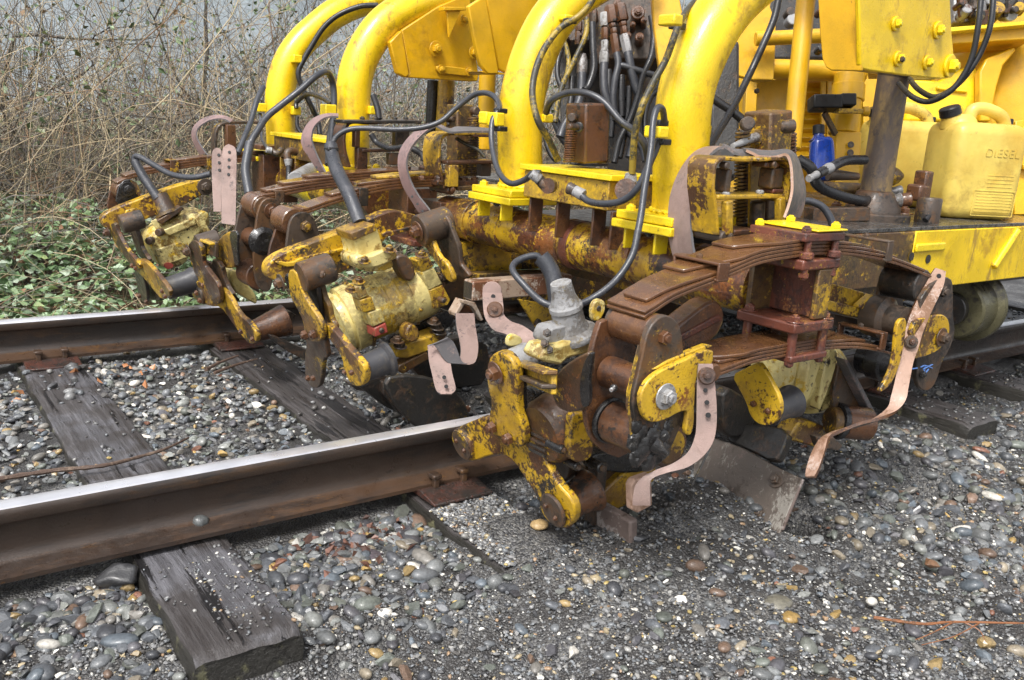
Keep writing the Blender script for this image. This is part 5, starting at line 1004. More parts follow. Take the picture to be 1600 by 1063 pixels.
# ---------------------------------------------------------------- fourth head: beyond the far rail
def head_fourth():
    t = empty('leaf_spring_set', (1.35, 2.1, .5), 'most distant leaf spring pack at far left with a small yellowish clip', 'leaf spring', 'leaf spring sets of the tamper')
    up = [(182, 285), (195, 279), (215, 273), (245, 267), (290, 260), (330, 255), (400, 249)]
    for off, rg, tp in ((0, None, 0), (-.010, (.2, 1), 0), (-.020, (.42, 1), .4), (-.03, (.6, 1), .4)): leaf(up, 2.1, .09, .009, off, 'spring', t, rg, tp)
    clip((272, 252), 2.1, .09, 'worn', t, h=.05, dx=.035); clip((326, 246), 2.1, .09, 'worn', t, h=.05, dx=.02)
    boxw('bracket_web', (1.44, 1.60), (2.06, 2.2), (.45, .66), 'rust', t); boxw('top_plate', (1.42, 1.62), (2.04, 2.22), (.68, .70), 'rust', t)
    return t
head_fourth()
def arm_fourth():
    t = empty('vibrator_arm', (.95, 1.95, .35), 'most distant arm, beyond the far rail, its pale motor marked with red paint', 'vibrator arm', 'vibrator arms of the tamper')
    p = P(Z5((150, 318)), ('Y', 2.10)); cyl('spring_eye', p, p+YV*.10, px(15, p), 'spring', t)
    plate('link_plate', zmp(Z5, [(108, 375), (115, 310), (135, 275), (165, 264), (195, 280), (215, 320), (200, 370)]), ('Y', 2.08), .014, 'grease', t, 1); plate('paint_patch', zmp(Z5, [(170, 272), (195, 280), (214, 320), (205, 338), (190, 320)]), ('Y', 2.076), .003, 'worn_light', t, 0, 0); boltq(Z5((158, 308)), ('Y', 2.075), 7, t, 'grease')
    plate('link_plate', zmp(Z5, [(70, 400), (80, 330), (95, 280), (130, 262), (120, 400)]), ('Y', 2.19), .014, 'rust', t, 1)
    plate('main_beam', zmp(Z5, [(45, 440), (60, 410), (110, 385), (200, 350), (300, 312), (400, 280), (480, 262), (505, 275), (508, 305), (480, 325), (420, 360), (350, 392), (270, 420), (180, 455), (110, 470), (70, 478)]), ('Y', 1.98), .05, 'worn', t, 1, .006)
    plate('beam_boss', zmp(Z5, [(140, 400), (190, 384), (225, 405), (215, 440), (160, 450)]), ('Y', 1.96), .02, 'worn_heavy', t, 1, .004)
    boltq(Z5((195, 412)), ('Y', 1.955), 6, t, 'worn'); boltq(Z5((190, 445)), ('Y', 1.95), 6, t, 'grey_rust', XV, False); boltq(Z5((480, 298)), ('Y', 1.975), 8, t, 'grey_rust')
    pt = P(Z5((110, 480)), ('Y', 1.86)); p = P(Z5((130, 455)), NX(pt, XL)); cyl('knuckle_boss', p, p+XL*.08, px(15, p), 'grey_rust', t); boltq(Z5((80, 487)), NX(pt-XL*.006, XL), 6.5, t, 'rust', -XL)
    plate('hanger_strap', zmp(Z5, [(78, 460), (100, 445), (112, 480), (135, 530), (165, 575), (205, 615), (208, 645), (180, 640), (155, 600), (110, 545), (88, 500)]), NX(pt, XL), .016, 'worn_heavy', t, 1, .003)
    plate('hanger_strap', zmp(Z5, [(155, 440), (178, 450), (200, 500), (215, 560), (245, 600), (240, 615), (205, 590), (185, 540), (170, 490)]), NX(pt+XL*.05, XL), .016, 'grey_rust', t, 1, .003)
    plate('lever', zmp(Z5, [(190, 600), (225, 600), (270, 650), (330, 725), (330, 760), (300, 768), (270, 735), (220, 670), (190, 650)]), NX(pt+XL*.012, XL), .016, 'worn', t, 1, .003)
    plate('lever', zmp(Z5, [(180, 640), (215, 655), (235, 720), (240, 778), (218, 780), (200, 740), (195, 690)]), NX(pt+XL*.03, XL), .014, 'dark', t, 1, .003); plate('lever_back', zmp(Z5, [(230, 680), (300, 720), (290, 770), (240, 770)]), NX(pt+XL*.06, XL), .014, 'dark', t)
    for q in ((195, 635), (180, 625), (305, 730), (318, 752), (212, 750), (240, 775)): boltq(Z5(q), NX(pt-XL*.004, XL), 4, t, 'rust', -XL, False)
    p = P(Z5((318, 722)), NX(pt+XL*.03, XL)); r = px(19, p); lathe('rubber_mount', p, p+XL, [(0, r*.92), (.08, r*.98), (.10, r*1.12), (.108, r*1.12)], 'rubber', t, 32)
    plate('hook', zmp(Z5, [(380, 730), (440, 770), (470, 700), (500, 640), (440, 640)]), ('Y', 1.9), .03, 'grease', t, 1)
    plate('motor_body', zmp(Z5, [(245, 520), (262, 490), (330, 440), (460, 395), (500, 405), (505, 470), (440, 520), (410, 620), (350, 640), (305, 640), (270, 585)]), ('Y', 1.84), .16, 'motor', t, 1, .02)
    plate('motor_panel', zmp(Z5, [(272, 560), (380, 525), (412, 590), (300, 632)]), ('Y', 1.825), .02, 'motor', t, 0, .005); plate('motor_panel', zmp(Z5, [(300, 480), (430, 425), (450, 455), (330, 505)]), ('Y', 1.825), .02, 'motor', t, 0, .006)
    plate('motor_lug', zmp(Z5, [(430, 440), (470, 395), (500, 410), (480, 450), (520, 500), (500, 510)]), ('Y', 1.83), .03, 'motor', t, 1, .004)
    plate('paint_mark', zmp(Z5, [(308, 618), (335, 612), (352, 625), (335, 640), (315, 638)]), ('Y', 1.815), .012, 'red_mark', t, 1, 0)
    q = P(Z5((265, 435)), ('Y', 1.84)); bar('lifting_eye', q, P(Z5((300, 490)), ('Y', 1.83)), .012, .022, 'motor', t)
    for z in ((300, 485), (260, 520)): p = P(Z5(z), ('Y', 1.83)); cyl('terminal', p, p+Vector((-.02, -.02, 0)), .015, 'grey_rust', t, seg=14)
    b0 = P(Z5((330, 420)), ('Y', 1.86)); b1 = P(Z5((290, 335)), ('Y', 1.9)); L = (b1-b0).length; r = px(15, b0); lathe('cable_gland', b0, b1, [(0, r*1.3), (.012, r*1.3), (.016, r), (L, r*.85)], 'worn_heavy', t, 20)
    plate('gland_flange', zmp(Z5, [(280, 440), (380, 378), (395, 390), (300, 455)]), ('Y', 1.82), .05, 'grey_rust', t)
    return t
arm_fourth()
# ================================================================ CARRIAGES: CROSS TUBES AND ARCHES
def arch(t, pts, y, r, m='yellow'):
    c = catmull([P(q, ('Y', y)) for q in pts], 9); bm = bmesh.new(); tube_bm(bm, c, r, 40); fin('arch_tube', bm, m, t)
    z0 = .684 if y < 1 else (.662 if y < 2 else .669); b0 = min(c, key=lambda v: abs(v.z-z0)); bm = bmesh.new(); k = 60
    ring = [Vector((b0.x+math.cos(a)*(r+.001), y+math.sin(a)*(r+.001), z0+.003+.002*math.sin(a*23))) for a in [2*math.pi*i/k for i in range(k+1)]]
    tube_bm(bm, ring, [.0055*(1+.22*math.sin(i*2.1)) for i in range(k+1)], 8, False); fin('weld_bead', bm, 'yellow_thick', t)
    return None
def clamp_block(t, q, y, w, h, zm=Z0, d=.05, m='yellow_thick'):
    p = P(zm(q), ('Y', y)); return box('hose_clamp', p+Vector((0, d/2, 0)), (px(w, p), d, px(h, p)), m, t, None, .004)
def elbow(t, pts, rp, zm, m='grey_rust'):
    o = hose('pipe_elbow', pts, rp, m, t, zm, 14, 4); return o
def ferrule(t, a, b, ra, rb, m, zm=Z0, name='hose_ferrule'):
    p0, p1 = PP(zm(a[:2]), a[2]), PP(zm(b[:2]), b[2]); L = (p1-p0).length
    return lathe(name, p0, p1, [(0, px(ra, p0)), (L*.08, px(ra, p0)*1.06), (L*.16, px(ra, p0)), (L*.5, px((ra+rb)/2, p0)), (L*.9, px(rb, p1)), (L, px(rb, p1)*.9)], m, t, 20)
def carriage_near():
    t = empty('lifting_carriage', (1.59, .1, .56), 'carriage over the near rail: mottled cross tube under two large yellow arched tubes', 'carriage')
    X, Z = 1.59, .552
    cyl('cross_tube', (X, -.53, Z), (X, .775, Z), .0655, 'tube', t, seg=48, ch=.006)
    for y, w, r in ((.07, .03, .0685), (-.17, .012, .070), (.115, .006, .0685), (.58, .010, .071), (.40, .008, .069), (-.36, .012, .070)):
        cyl('tube_band', (X, y, Z), (X, y+w, Z), r, 'tube' if w < .02 else 'rust_red', t, seg=48, ch=.001)
    # arches
    arch(t, [(1060, 345), (1062, 300), (1063, 264), (1065, 215), (1068, 169), (1075, 132), (1085, 102), (1105, 58), (1129, 20), (1158, -12), (1200, -45), (1250, -66)], -.264, .0655)
    arch(t, [(815, 292), (813, 250), (812, 205), (814, 169), (821, 132), (833, 91), (853, 47), (878, 13), (908, -14), (955, -40), (1010, -52)], .373, .0655)
    for y0, y1, x0, x1 in ((-.352, -.165, 1.478, 1.70), (.270, .470, 1.478, 1.70)):
        boxw('base_plate', (x0, x1), (y0, y1), (.662, .682), 'yellow_thick', t, .003); boxw('base_plate', (x0-.008, x1+.01), (y0-.006, y1+.006), (.640, .6605), 'yellow_thick', t, .003)
        for yy in (y0+.055, y1-.030): boxw('gusset', (x0+.01, x0+.052), (yy, yy+.008), (.590, .640), 'yellow_thick', t, .002)
        bolt((x0+.03, y1-.02, .682), ZV, .012, t, 'yellow_thick', False); bolt((x0+.025, (y0+y1)/2, .640), -ZV, .011, t, 'grease', False)
    for yy in (.205, .085, -.06, -.13): boxw('gusset', (1.500, 1.545), (yy, yy+.008), (.575, .670), 'rust', t, .002)
    # junction box
    boxw('junction_box', (1.485, 1.648), (-.125, .222), (.672, .744), 'worn_light', t, .003); boxw('box_lid', (1.476, 1.660), (-.140, .236), (.7455, .760), 'yellow_thick', t, .002)
    for q, b in ((((315, 860), (275, 855), (255, 845), (240, 830)), ((240, 830), (200, 798))), ):
        hose('pipe_elbow', [(310, 850, 2.25), (275, 860, 2.24), (250, 835, 2.24), (238, 822, 2.24)], 8.5, 'grey_rust', t, Z3); ferrule(t, (245, 828, 2.235), (205, 800, 2.23), 8.5, 8, 'pale', Z3)
    lathe('port_boss', PP(Z3((300, 858)), 2.24), PP(Z3((280, 858)), 2.22), [(0, .018), (.02, .02)], 'rust', t, 18)
    ferrule(t, (380, 868, 2.16), (412, 880, 2.15), 9.5, 8.5, 'grey_rust', Z3); ferrule(t, (408, 880, 2.15), (448, 902, 2.14), 8.5, 9.5, 'pale', Z3)
    ferrule(t, (664, 850, 2.04), (666, 800, 2.04), 11, 9, 'pale', Z3); lathe('port_boss', PP(Z3((655, 880)), 2.045), PP(Z3((640, 875)), 2.02), [(0, .026), (.024, .026)], 'rust', t, 22)
    # clamps on the arches
    for q, y, w, h in (((520, 40), -.35, 26, 30),): pass
    clamp_block(t, (66, 553), .30, 17, 21, Z3, .05); clamp_block(t, (10, 545), .34, 9, 19, Z3, .04); clamp_block(t, (290, 547), .30, 17, 13, Z3); clamp_block(t, (385, 82), .28, 18, 9, Z3); clamp_block(t, (822, 612), -.34, 22, 18, Z3); clamp_block(t, (888, 92), -.34, 20, 17, Z3); clamp_block(t, (1030, 605), -.28, 10, 18, Z3)
    for q in (((385, 98), 2.45), ((880, 122), 2.0), ((800, 568), 1.99), ((812, 655), 1.99), ((65, 512), 2.45), ((65, 595), 2.45)): 
        p = PP(Z3(q[0]), q[1]); box('clamp_rubber', p, (.03, .03, .014), 'hose_black', t, None, .003)
    # spring posts behind the box
    y = .12
    a = P(Z3((462, 748)), ('Y', y)); b = P(Z3((468, 476)), ('Y', y)); bar('spring_post', a, b, .085, .085, 'rust', t, XV, .006)
    p = P(Z3((428, 588)), ('Y', y-.045)); cyl('spring_pin', p, p+Vector((-.045, -.01, .0)), .008, 'grey_rust', t, seg=12); cyl('pin_collar', p, p+Vector((-.008, -.004, 0)), .014, 'grease', t, seg=14)
    for x, x2, tp, bt, mm in ((396, 380, 565, 748, 'rust'), (538, 538, 558, 752, 'grey_rust')):
        c0 = P(Z3((x2, bt)), ('Y', y-.02)); c1 = P(Z3((x, tp)), ('Y', y-.02)); coil('coil_spring', c0, c1, px(8.2, c0), .0030, 17, mm, t); q = c1+Vector((0, 0, .012)); cyl('spring_hook', q+Vector((-.012, -.01, 0)), q+Vector((.018, .014, 0)), .012, 'grey_rust', t, seg=14)
        cyl('spring_core', c0, c1, px(5.5, c0), 'dark', t, seg=12)
    # second post and its springs, behind the bracket frame
    y = -.34
    a = P(Z4((395, 1000)), ('Y', y)); b = P(Z4((415, 512)), ('Y', y)); bar('spring_post', a, b, .082, .082, 'worn_heavy', t, XV, .006)
    bar('post_paint', P(A7((700, 720)), ('Y', y-.046)), P(A7((706, 225)), ('Y', y-.046)), .008, .040, 'worn_light', t, XV, .002)
    for x0, y0, x1, y1, mm in ((285, 1030, 298, 600, 'worn_heavy'), (505, 1010, 510, 615, 'rust')):
        c0 = P(Z4((x0, y0)), ('Y', y-.01)); c1 = P(Z4((x1, y1)), ('Y', y-.01)); coil('coil_spring', c0, c1, px(9, c0)*1.1, .0034, 26, mm, t); cyl('spring_core', c0, c1, px(6, c0), 'dark', t, seg=12)
    for q0, q1 in (((310, 575), (325, 568)), ((462, 585), (535, 582))):
        p = P(Z4(q0), ('Y', y-.03)); q = P(Z4(q1), ('Y', y-.05)); cyl('spring_pin', p, q, .016, 'grey_rust', t, seg=16)
    ferrule(t, (358, 632, 2.10), (250, 675, 2.02), 7, 4.5, 'zinc', Z4, 'grease_fitting'); lathe('port_boss', PP(Z4((360, 630)), 2.12), PP(Z4((345, 640)), 2.09), [(0, .02), (.02, .018)], 'worn', t, 18)
    # bent bracket frame beside the nearest spring pack
    y = -.50
    strapy('frame_bar', [(695, 203), (560, 200), (470, 196), (425, 212), (398, 250), (390, 330), (386, 420), (398, 540), (412, 660), (422, 800)], y, .075, .008, 'worn', t, A7, off=-.004)
    strapy('frame_bar', [(740, 203), (840, 196), (910, 196), (955, 215), (985, 265), (990, 350), (980, 450), (962, 545)], y, .075, .008, 'worn_light', t, A7, off=-.004)
    a, b = P(A7((415, 500)), ('Y', y)), P(A7((950, 492)), ('Y', y)); bar('frame_shelf', a+YV*.03, b+YV*.03, .06, .010, 'worn_light', t)
    for q in ((478, 478), (745, 462)): p = P(A7(q), ('Y', y+.012)); cyl('stud_end', p-ZV*.004, p+ZV*.006, px(6.5, p), 'zinc', t, seg=16)
    bar('frame_post', P(A7((488, 790)), ('Y', y)), P(A7((488, 525)), ('Y', y)), .018, .020, 'worn_light', t, XV); bar('frame_post', P(A7((905, 700)), ('Y', y)), P(A7((905, 500)), ('Y', y)), .018, .020, 'worn_light', t, XV)
    p = P(A7((470, 815)), ('Y', y-.004)); cyl('pivot_lug', p, p+YV*.08, px(9.5, p), 'grey_rust', t); boltq(A7((505, 805)), ('Y', y-.006), 5.5, t, 'grey_rust', None, False)
    a, b = P(A7((530, 780)), ('Y', y+.01)), P(A7((695, 765)), ('Y', y+.01)); bar('frame_foot', a+YV*.02, b+YV*.02, .05, .012, 'rust', t)
    box('rubber_pad', P(A7((832, 345)), ('Y', y+.03)), (.040, .04, .046), 'grey_rust', t, None, .005); box('rubber_pad', P(A7((448, 365)), ('Y', y+.03)), (.016, .04, .05), 'grey_rust', t, None, .005)
    box('pad_seat', P(A7((838, 445)), ('Y', y+.03)), (.038, .04, .010), 'rust_red', t, None, .003); box('pad_seat', P(A7((790, 238)), ('Y', y+.03)), (.05, .04, .012), 'rust', t, None, .003)
    for q in ((495, 250), (870, 243)): p = P(A7(q), ('Y', y)); cyl('stud_end', p, p+YV*.02, px(6, p), 'grey_rust', t, seg=16)
    cyl('dark_rod', P(A7((720, 720)), ('Y', y+.04)), P(A7((728, 530)), ('Y', y+.04)), .017, 'grey_rust', t, seg=18)
    box('bracket_side', P(A7((208, 690)), ('Y', -.40)), (.012, .03, .06), 'worn_light', t, None, .003)
    # bent bracket frame beside the second spring pack
    y = .70
    strapy('frame_bar', [(1225, 232), (1060, 232), (950, 235), (850, 236), (795, 255), (765, 300), (752, 400), (756, 520), (780, 640), (800, 740)], y, .10, .009, 'worn', t, A5, off=-.004)
    strapy('frame_bar', [(1060, 232), (1140, 234), (1230, 236)], y, .06, .010, 'rust', t, A5)
    bar('frame_shelf', P(A5((780, 492)), ('Y', y)), P(A5((1225, 488)), ('Y', y)), .05, .012, 'rust', t); bar('frame_foot', P(A5((880, 730)), ('Y', y)), P(A5((1050, 725)), ('Y', y)), .05, .014, 'worn_heavy', t)
    bar('frame_post', P(A5((858, 720)), ('Y', y-.02)), P(A5((862, 520)), ('Y', y-.02)), .03, .036, 'worn_light', t, XV); p = P(A5((860, 755)), ('Y', y-.01)); cyl('pivot_lug', p, p+YV*.12, px(7, p), 'rust', t); boltq(A5((866, 748)), ('Y', y-.03), 4.5, t, 'rust', None, False)
    bar('frame_post', P(A5((1155, 620)), ('Y', y+.02)), P(A5((1160, 500)), ('Y', y+.02)), .03, .04, 'grey_rust', t, XV)
    y = .86; bar('spring_post', P(A5((935, 620)), ('Y', y)), P(A5((935, -40)), ('Y', y)), .07, .065, 'worn_heavy', t, XV, .005)
    c0, c1 = P(A5((1052, 620)), ('Y', y-.04)), P(A5((1062, 75)), ('Y', y-.04)); coil('coil_spring', c0, c1, px(8.6, c0), .0032, 26, 'worn', t); cyl('spring_core', c0, c1, px(5.5, c0), 'dark', t, seg=12); q = c1+ZV*.02; cyl('spring_pin', q-YV*.02, q+YV*.03, .014, 'grey_rust', t, seg=14)
    hose('pipe_elbow', [(840, 150, 3.0), (825, 115, 3.0), (835, 90, 2.98), (880, 95, 2.96)], 3.6, 'grey_rust', t, A5, 10, 4)
    hose('hose', [(900, 270, 2.9), (960, 310, 2.9), (1040, 350, 2.9), (1110, 385, 2.9), (1170, 450, 2.9)], 2.8, 'hose_yellow', t, A5)
    return t
CN = carriage_near()
def carriage_far():
    t = empty('lifting_carriage', (1.55, 1.8, .56), 'carriage over the far rail: yellow-banded cross tube under the two left arched tubes', 'carriage')
    X, Z = 1.56, .548
    cyl('cross_tube', (X, 1.20, Z), (X, 2.30, Z), .064, 'tube', t, seg=40, ch=.006)
    for y in (1.62, 1.78, 1.94, 2.1): boxw('gusset', (1.47, 1.56), (y, y+.01), (.56, .66), 'tube', t, .002)
    cyl('tube_collar', (X, 1.72, Z), (X, 1.82, Z), .068, 'yellow_thick', t, seg=40)
    arch(t, [(552, 300), (551, 250), (550, 210), (551, 169), (555, 122), (569, 81), (596, 42), (630, 17), (671, 2), (714, -7), (765, -14), (830, -24)], 1.42, .0655)
    arch(t, [(440, 235), (438, 195), (437, 155), (442, 122), (452, 94), (468, 70), (489, 49), (524, 21), (562, 4), (605, -6), (670, -18)], 2.226, .0655)
    boxw('base_plate', (1.44, 1.66), (2.13, 2.34), (.648, .668), 'yellow_thick', t); boxw('base_plate', (1.43, 1.67), (2.12, 2.35), (.626, .647), 'yellow_thick', t)
    boxw('base_plate', (1.42, 1.66), (1.35, 1.52), (.640, .660), 'yellow_thick', t); boxw('base_plate', (1.41, 1.67), (1.34, 1.53), (.618, .639), 'yellow_thick', t)
    for xx, yy in ((1.46, 1.40), (1.55, 1.37), (1.63, 1.37)): bolt((xx, yy, .66), ZV, .013, t, 'yellow_thick', False)
    a = P(A6((460, 90)), ('X', 1.47)); b = P(A6((880, 90)), ('X', 1.47)); boxw('junction_box', (1.47, 1.62), (b.y, a.y-.02), (.66, .742), 'worn_heavy', t); boxw('box_lid', (1.46, 1.63), (b.y-.015, a.y), (.743, .76), 'yellow_thick', t)
    hose('pipe_elbow', [(530, 165, 3.62), (500, 195, 3.6), (465, 180, 3.6), (435, 160, 3.6)], 5, 'grey_rust', t, A6); ferrule(t, (455, 172, 3.59), (415, 165, 3.58), 5, 5, 'zinc', A6)
    hose('pipe_elbow', [(640, 185, 3.55), (600, 175, 3.53), (575, 195, 3.52), (578, 240, 3.52)], 6, 'grey_rust', t, A6); ferrule(t, (582, 240, 3.52), (584, 290, 3.52), 6.5, 5, 'zinc', A6)
    hose('hose', [(584, 285, 3.52), (585, 340, 3.5), (580, 440, 3.48)], 4, 'hose_black', t, A6)
    q = P(A6((640, 400)), ('Y', 1.30)); q2 = P(A6((760, 330)), ('Y', 1.5)); lathe('grey_canister', q, q2, [(0, .030), (.01, .034), ((q2-q).length, .034)], 'pale', t, 24)
    for zq, y, w, h in (((115, 510), 1.36, 22, 20), ((180, 512), 1.36, 12, 11), ): pass
    clamp_block(t, (347, 510), 1.34, 19, 18, Z2); clamp_block(t, (545, 510), 1.34, 13, 13, Z2); clamp_block(t, (30, 497), 2.14, 15, 13, Z2); clamp_block(t, (190, 512), 2.14, 14, 13, Z2); clamp_block(t, (195, 272), 2.12, 14, 12, Z2); clamp_block(t, (535, 14), 2.10, 14, 8, Z2)
    # bracket frames
    y = 1.22
    strapy('frame_bar', [(730, 562), (620, 570), (520, 575), (450, 572), (425, 590), (415, 640), (420, 700), (440, 770)], y, .09, .010, 'rust', t, Z2)
    bar('frame_shelf', P(Z2((480, 695)), ('Y', y)), P(Z2((700, 690)), ('Y', y)), .04, .012, 'rust', t); bar('frame_post', P(Z2((484, 780)), ('Y', y)), P(Z2((484, 680)), ('Y', y)), .03, .04, 'rust', t, XV)
    bar('frame_post', P(Z2((460, 680)), ('Y', y)), P(Z2((462, 600)), ('Y', y)), .03, .02, 'rust', t, XV); bar('frame_post', P(Z2((668, 680)), ('Y', y)), P(Z2((668, 600)), ('Y', y)), .03, .06, 'grey_rust', t, XV); bar('frame_post', P(Z2((635, 760)), ('Y', y)), P(Z2((635, 705)), ('Y', y)), .03, .05, 'grey_rust', t, XV)
    bar('upper_plate', P(Z2((380, 560)), ('Y', y-.02)), P(Z2((740, 562)), ('Y', y-.02)), .08, .012, 'dark', t)
    for x in (490, 550, 640, 690): boltq(Z2((x, 552)), ('Y', y-.02), 4, t, 'dark', ZV, False)
    y = 2.14
    strapy('frame_bar', [(412, 194), (380, 194), (355, 195), (343, 202), (340, 220), (341, 240), (345, 262)], y, .05, .012, 'grey_rust', t)
    bar('frame_shelf', P(Z0((345, 240)), ('Y', y)), P(Z0((410, 238)), ('Y', y)), .04, .014, 'rust', t); bar('frame_post', P(Z0((360, 235)), ('Y', y)), P(Z0((359, 195)), ('Y', y)), .04, .04, 'rust', t, XV)
    return t
CF = carriage_far()
# ---------------------------------------------------------------- hoses
def H(name, car, pts, r, m='hose', zm=Z0, **k): return hose('hose', pts, r, m, car, zm, **k)
H('', CN, [(500, -20, 2.42), (470, 30, 2.42), (420, 80, 2.42), (340, 130, 2.42), (270, 220, 2.40), (228, 320, 2.38), (212, 430, 2.36), (235, 550, 2.34), (290, 650, 2.38), (330, 740, 2.42)], 5.2, 'hose_yellow', Z3)
H('', CN, [(275, 520, 2.5), (300, 465, 2.45), (370, 430, 2.42), (460, 430, 2.38), (540, 470, 2.36), (620, 560, 2.34), (680, 605, 2.34), (730, 670, 2.36), (745, 745, 2.4)], 5.2, 'hose', Z3)
H('', CN, [(985, -15, 2.1), (930, 45, 2.05), (885, 120, 1.97), (830, 270, 1.97), (765, 390, 1.97), (715, 500, 1.97), (685, 620, 1.99), (672, 800, 2.03)], 5.2, 'hose_yellow', Z3)
H('', CN, [(430, 895, 2.14), (475, 930, 2.12), (560, 940, 2.06), (640, 920, 2.02), (700, 865, 1.99), (750, 760, 1.98), (800, 640, 1.99), (812, 560, 2.0)], 5.4, 'hose', Z3)
H('', CN, [(822, 560, 1.97), (812, 505, 1.94), (788, 500, 1.92), (770, 560, 1.91), (760, 680, 1.90), (745, 780, 1.89), (728, 880, 1.88), (715, 980, 1.87), (700, 1063, 1.86), (672, 1180, 1.85), (600, 1290, 1.84), (500, 1370, 1.83), (400, 1410, 1.84), (270, 1400, 1.86), (160, 1300, 1.88), (120, 1240, 1.90), (150, 1200, 1.92), (230, 1180, 1.93), (265, 1225, 1.93)], 5.2, 'hose', Z3)
hose('cable_sleeve', [(352, 155, 1.92), (372, 180, 1.92), (388, 215, 1.92), (400, 290, 1.92)], 14, 'hose', CN, Z7)
# around the third arch, from the second motor
H('', CN, [(250, 799, 2.23), (215, 800, 2.24), (180, 828, 2.27), (120, 848, 2.3), (75, 820, 2.34), (45, 760, 2.38), (25, 660, 2.42), (28, 560, 2.44), (60, 500, 2.45), (45, 455, 2.5), (0, 430, 2.55), (-60, 440, 2.6), (-140, 500, 2.62), (-210, 560, 2.62), (-300, 590, 2.62), (-420, 598, 2.62), (-560, 592, 2.62), (-640, 600, 2.62), (-690, 630, 2.62), (-712, 670, 2.62)], 5, 'hose', Z3)
hose('cable_sleeve', [(345, 672, 2.62), (352, 720, 2.60), (375, 790, 2.56), (430, 900, 2.50), (480, 1030, 2.46)], 10.5, 'hose', CN, Z2, seg=16)
box('sleeve_band', PP(Z2((347, 690)), 2.605), (.034, .034, .014), 'hose_black', CN, None, .004)
# far arches
H('', CF, [(560, 25, 3.9), (480, 30, 3.92), (380, 70, 3.92), (310, 130, 3.92), (255, 215, 3.92), (215, 285, 3.92), (195, 340, 3.92), (215, 410, 3.94), (255, 490, 3.96), (285, 560, 4.0), (295, 620, 4.0)], 4.2, 'hose_black', Z2)
H('', CF, [(185, 500, 3.95), (190, 470, 3.95), (240, 435, 3.9), (300, 450, 3.8), (350, 480, 3.6)], 3.6, 'hose_black', Z2)
H('', CF, [(190, 540, 3.95), (190, 580, 3.95), (210, 620, 3.95), (240, 660, 3.95)], 3.2, 'hose_black', Z2)
H('', CF, [(345, 700, 3.25), (352, 600, 3.25), (360, 480, 3.25), (355, 390, 3.25), (330, 335, 3.2), (280, 350, 3.15), (200, 420, 3.12), (110, 490, 3.1), (50, 540, 3.08), (10, 600, 3.05), (-20, 650, 3.03), (-28, 700, 3.02)], 5, 'hose', Z2)
hose('cable_sleeve', [(830, 475, 3.02), (822, 520, 3.0), (816, 570, 2.98), (828, 645, 2.95)], 7.2, 'hose', CF, Z1, seg=16)
H('', CF, [(875, 290, 3.7), (855, 330, 3.65), (835, 400, 3.6), (815, 450, 3.55), (790, 510, 3.5)], 4.2, 'hose', Z1)
H('', CF, [(865, 380, 3.9), (868, 430, 3.85), (873, 465, 3.8), (890, 495, 3.62)], 2.8, 'hose', Z1)
H('', CF, [(330, 760, 3.25), (338, 640, 3.3), (350, 560, 3.3)], 4.5, 'hose', Z2)
H('', CF, [(540, 440, 3.2), (560, 500, 3.2), (568, 550, 3.2)], 5, 'hose_black', Z2)
H('', CF, [(530, 620, 3.1), (560, 660, 3.1), (620, 685, 3.05), (700, 680, 3.0), (760, 710, 3.0), (775, 740, 3.0)], 4.6, 'hose_black', Z2)
# fourth head cable
H('', CF, [(700, 578, 3.35), (640, 590, 3.36), (570, 580, 3.4), (510, 548, 3.43), (465, 522, 3.45), (446, 525, 3.46), (455, 560, 3.46)], 4.6, 'hose', Z1)
hose('cable_sleeve', [(448, 535, 3.46), (475, 585, 3.46), (525, 660, 3.46)], 7, 'hose', CF, Z1, seg=14)
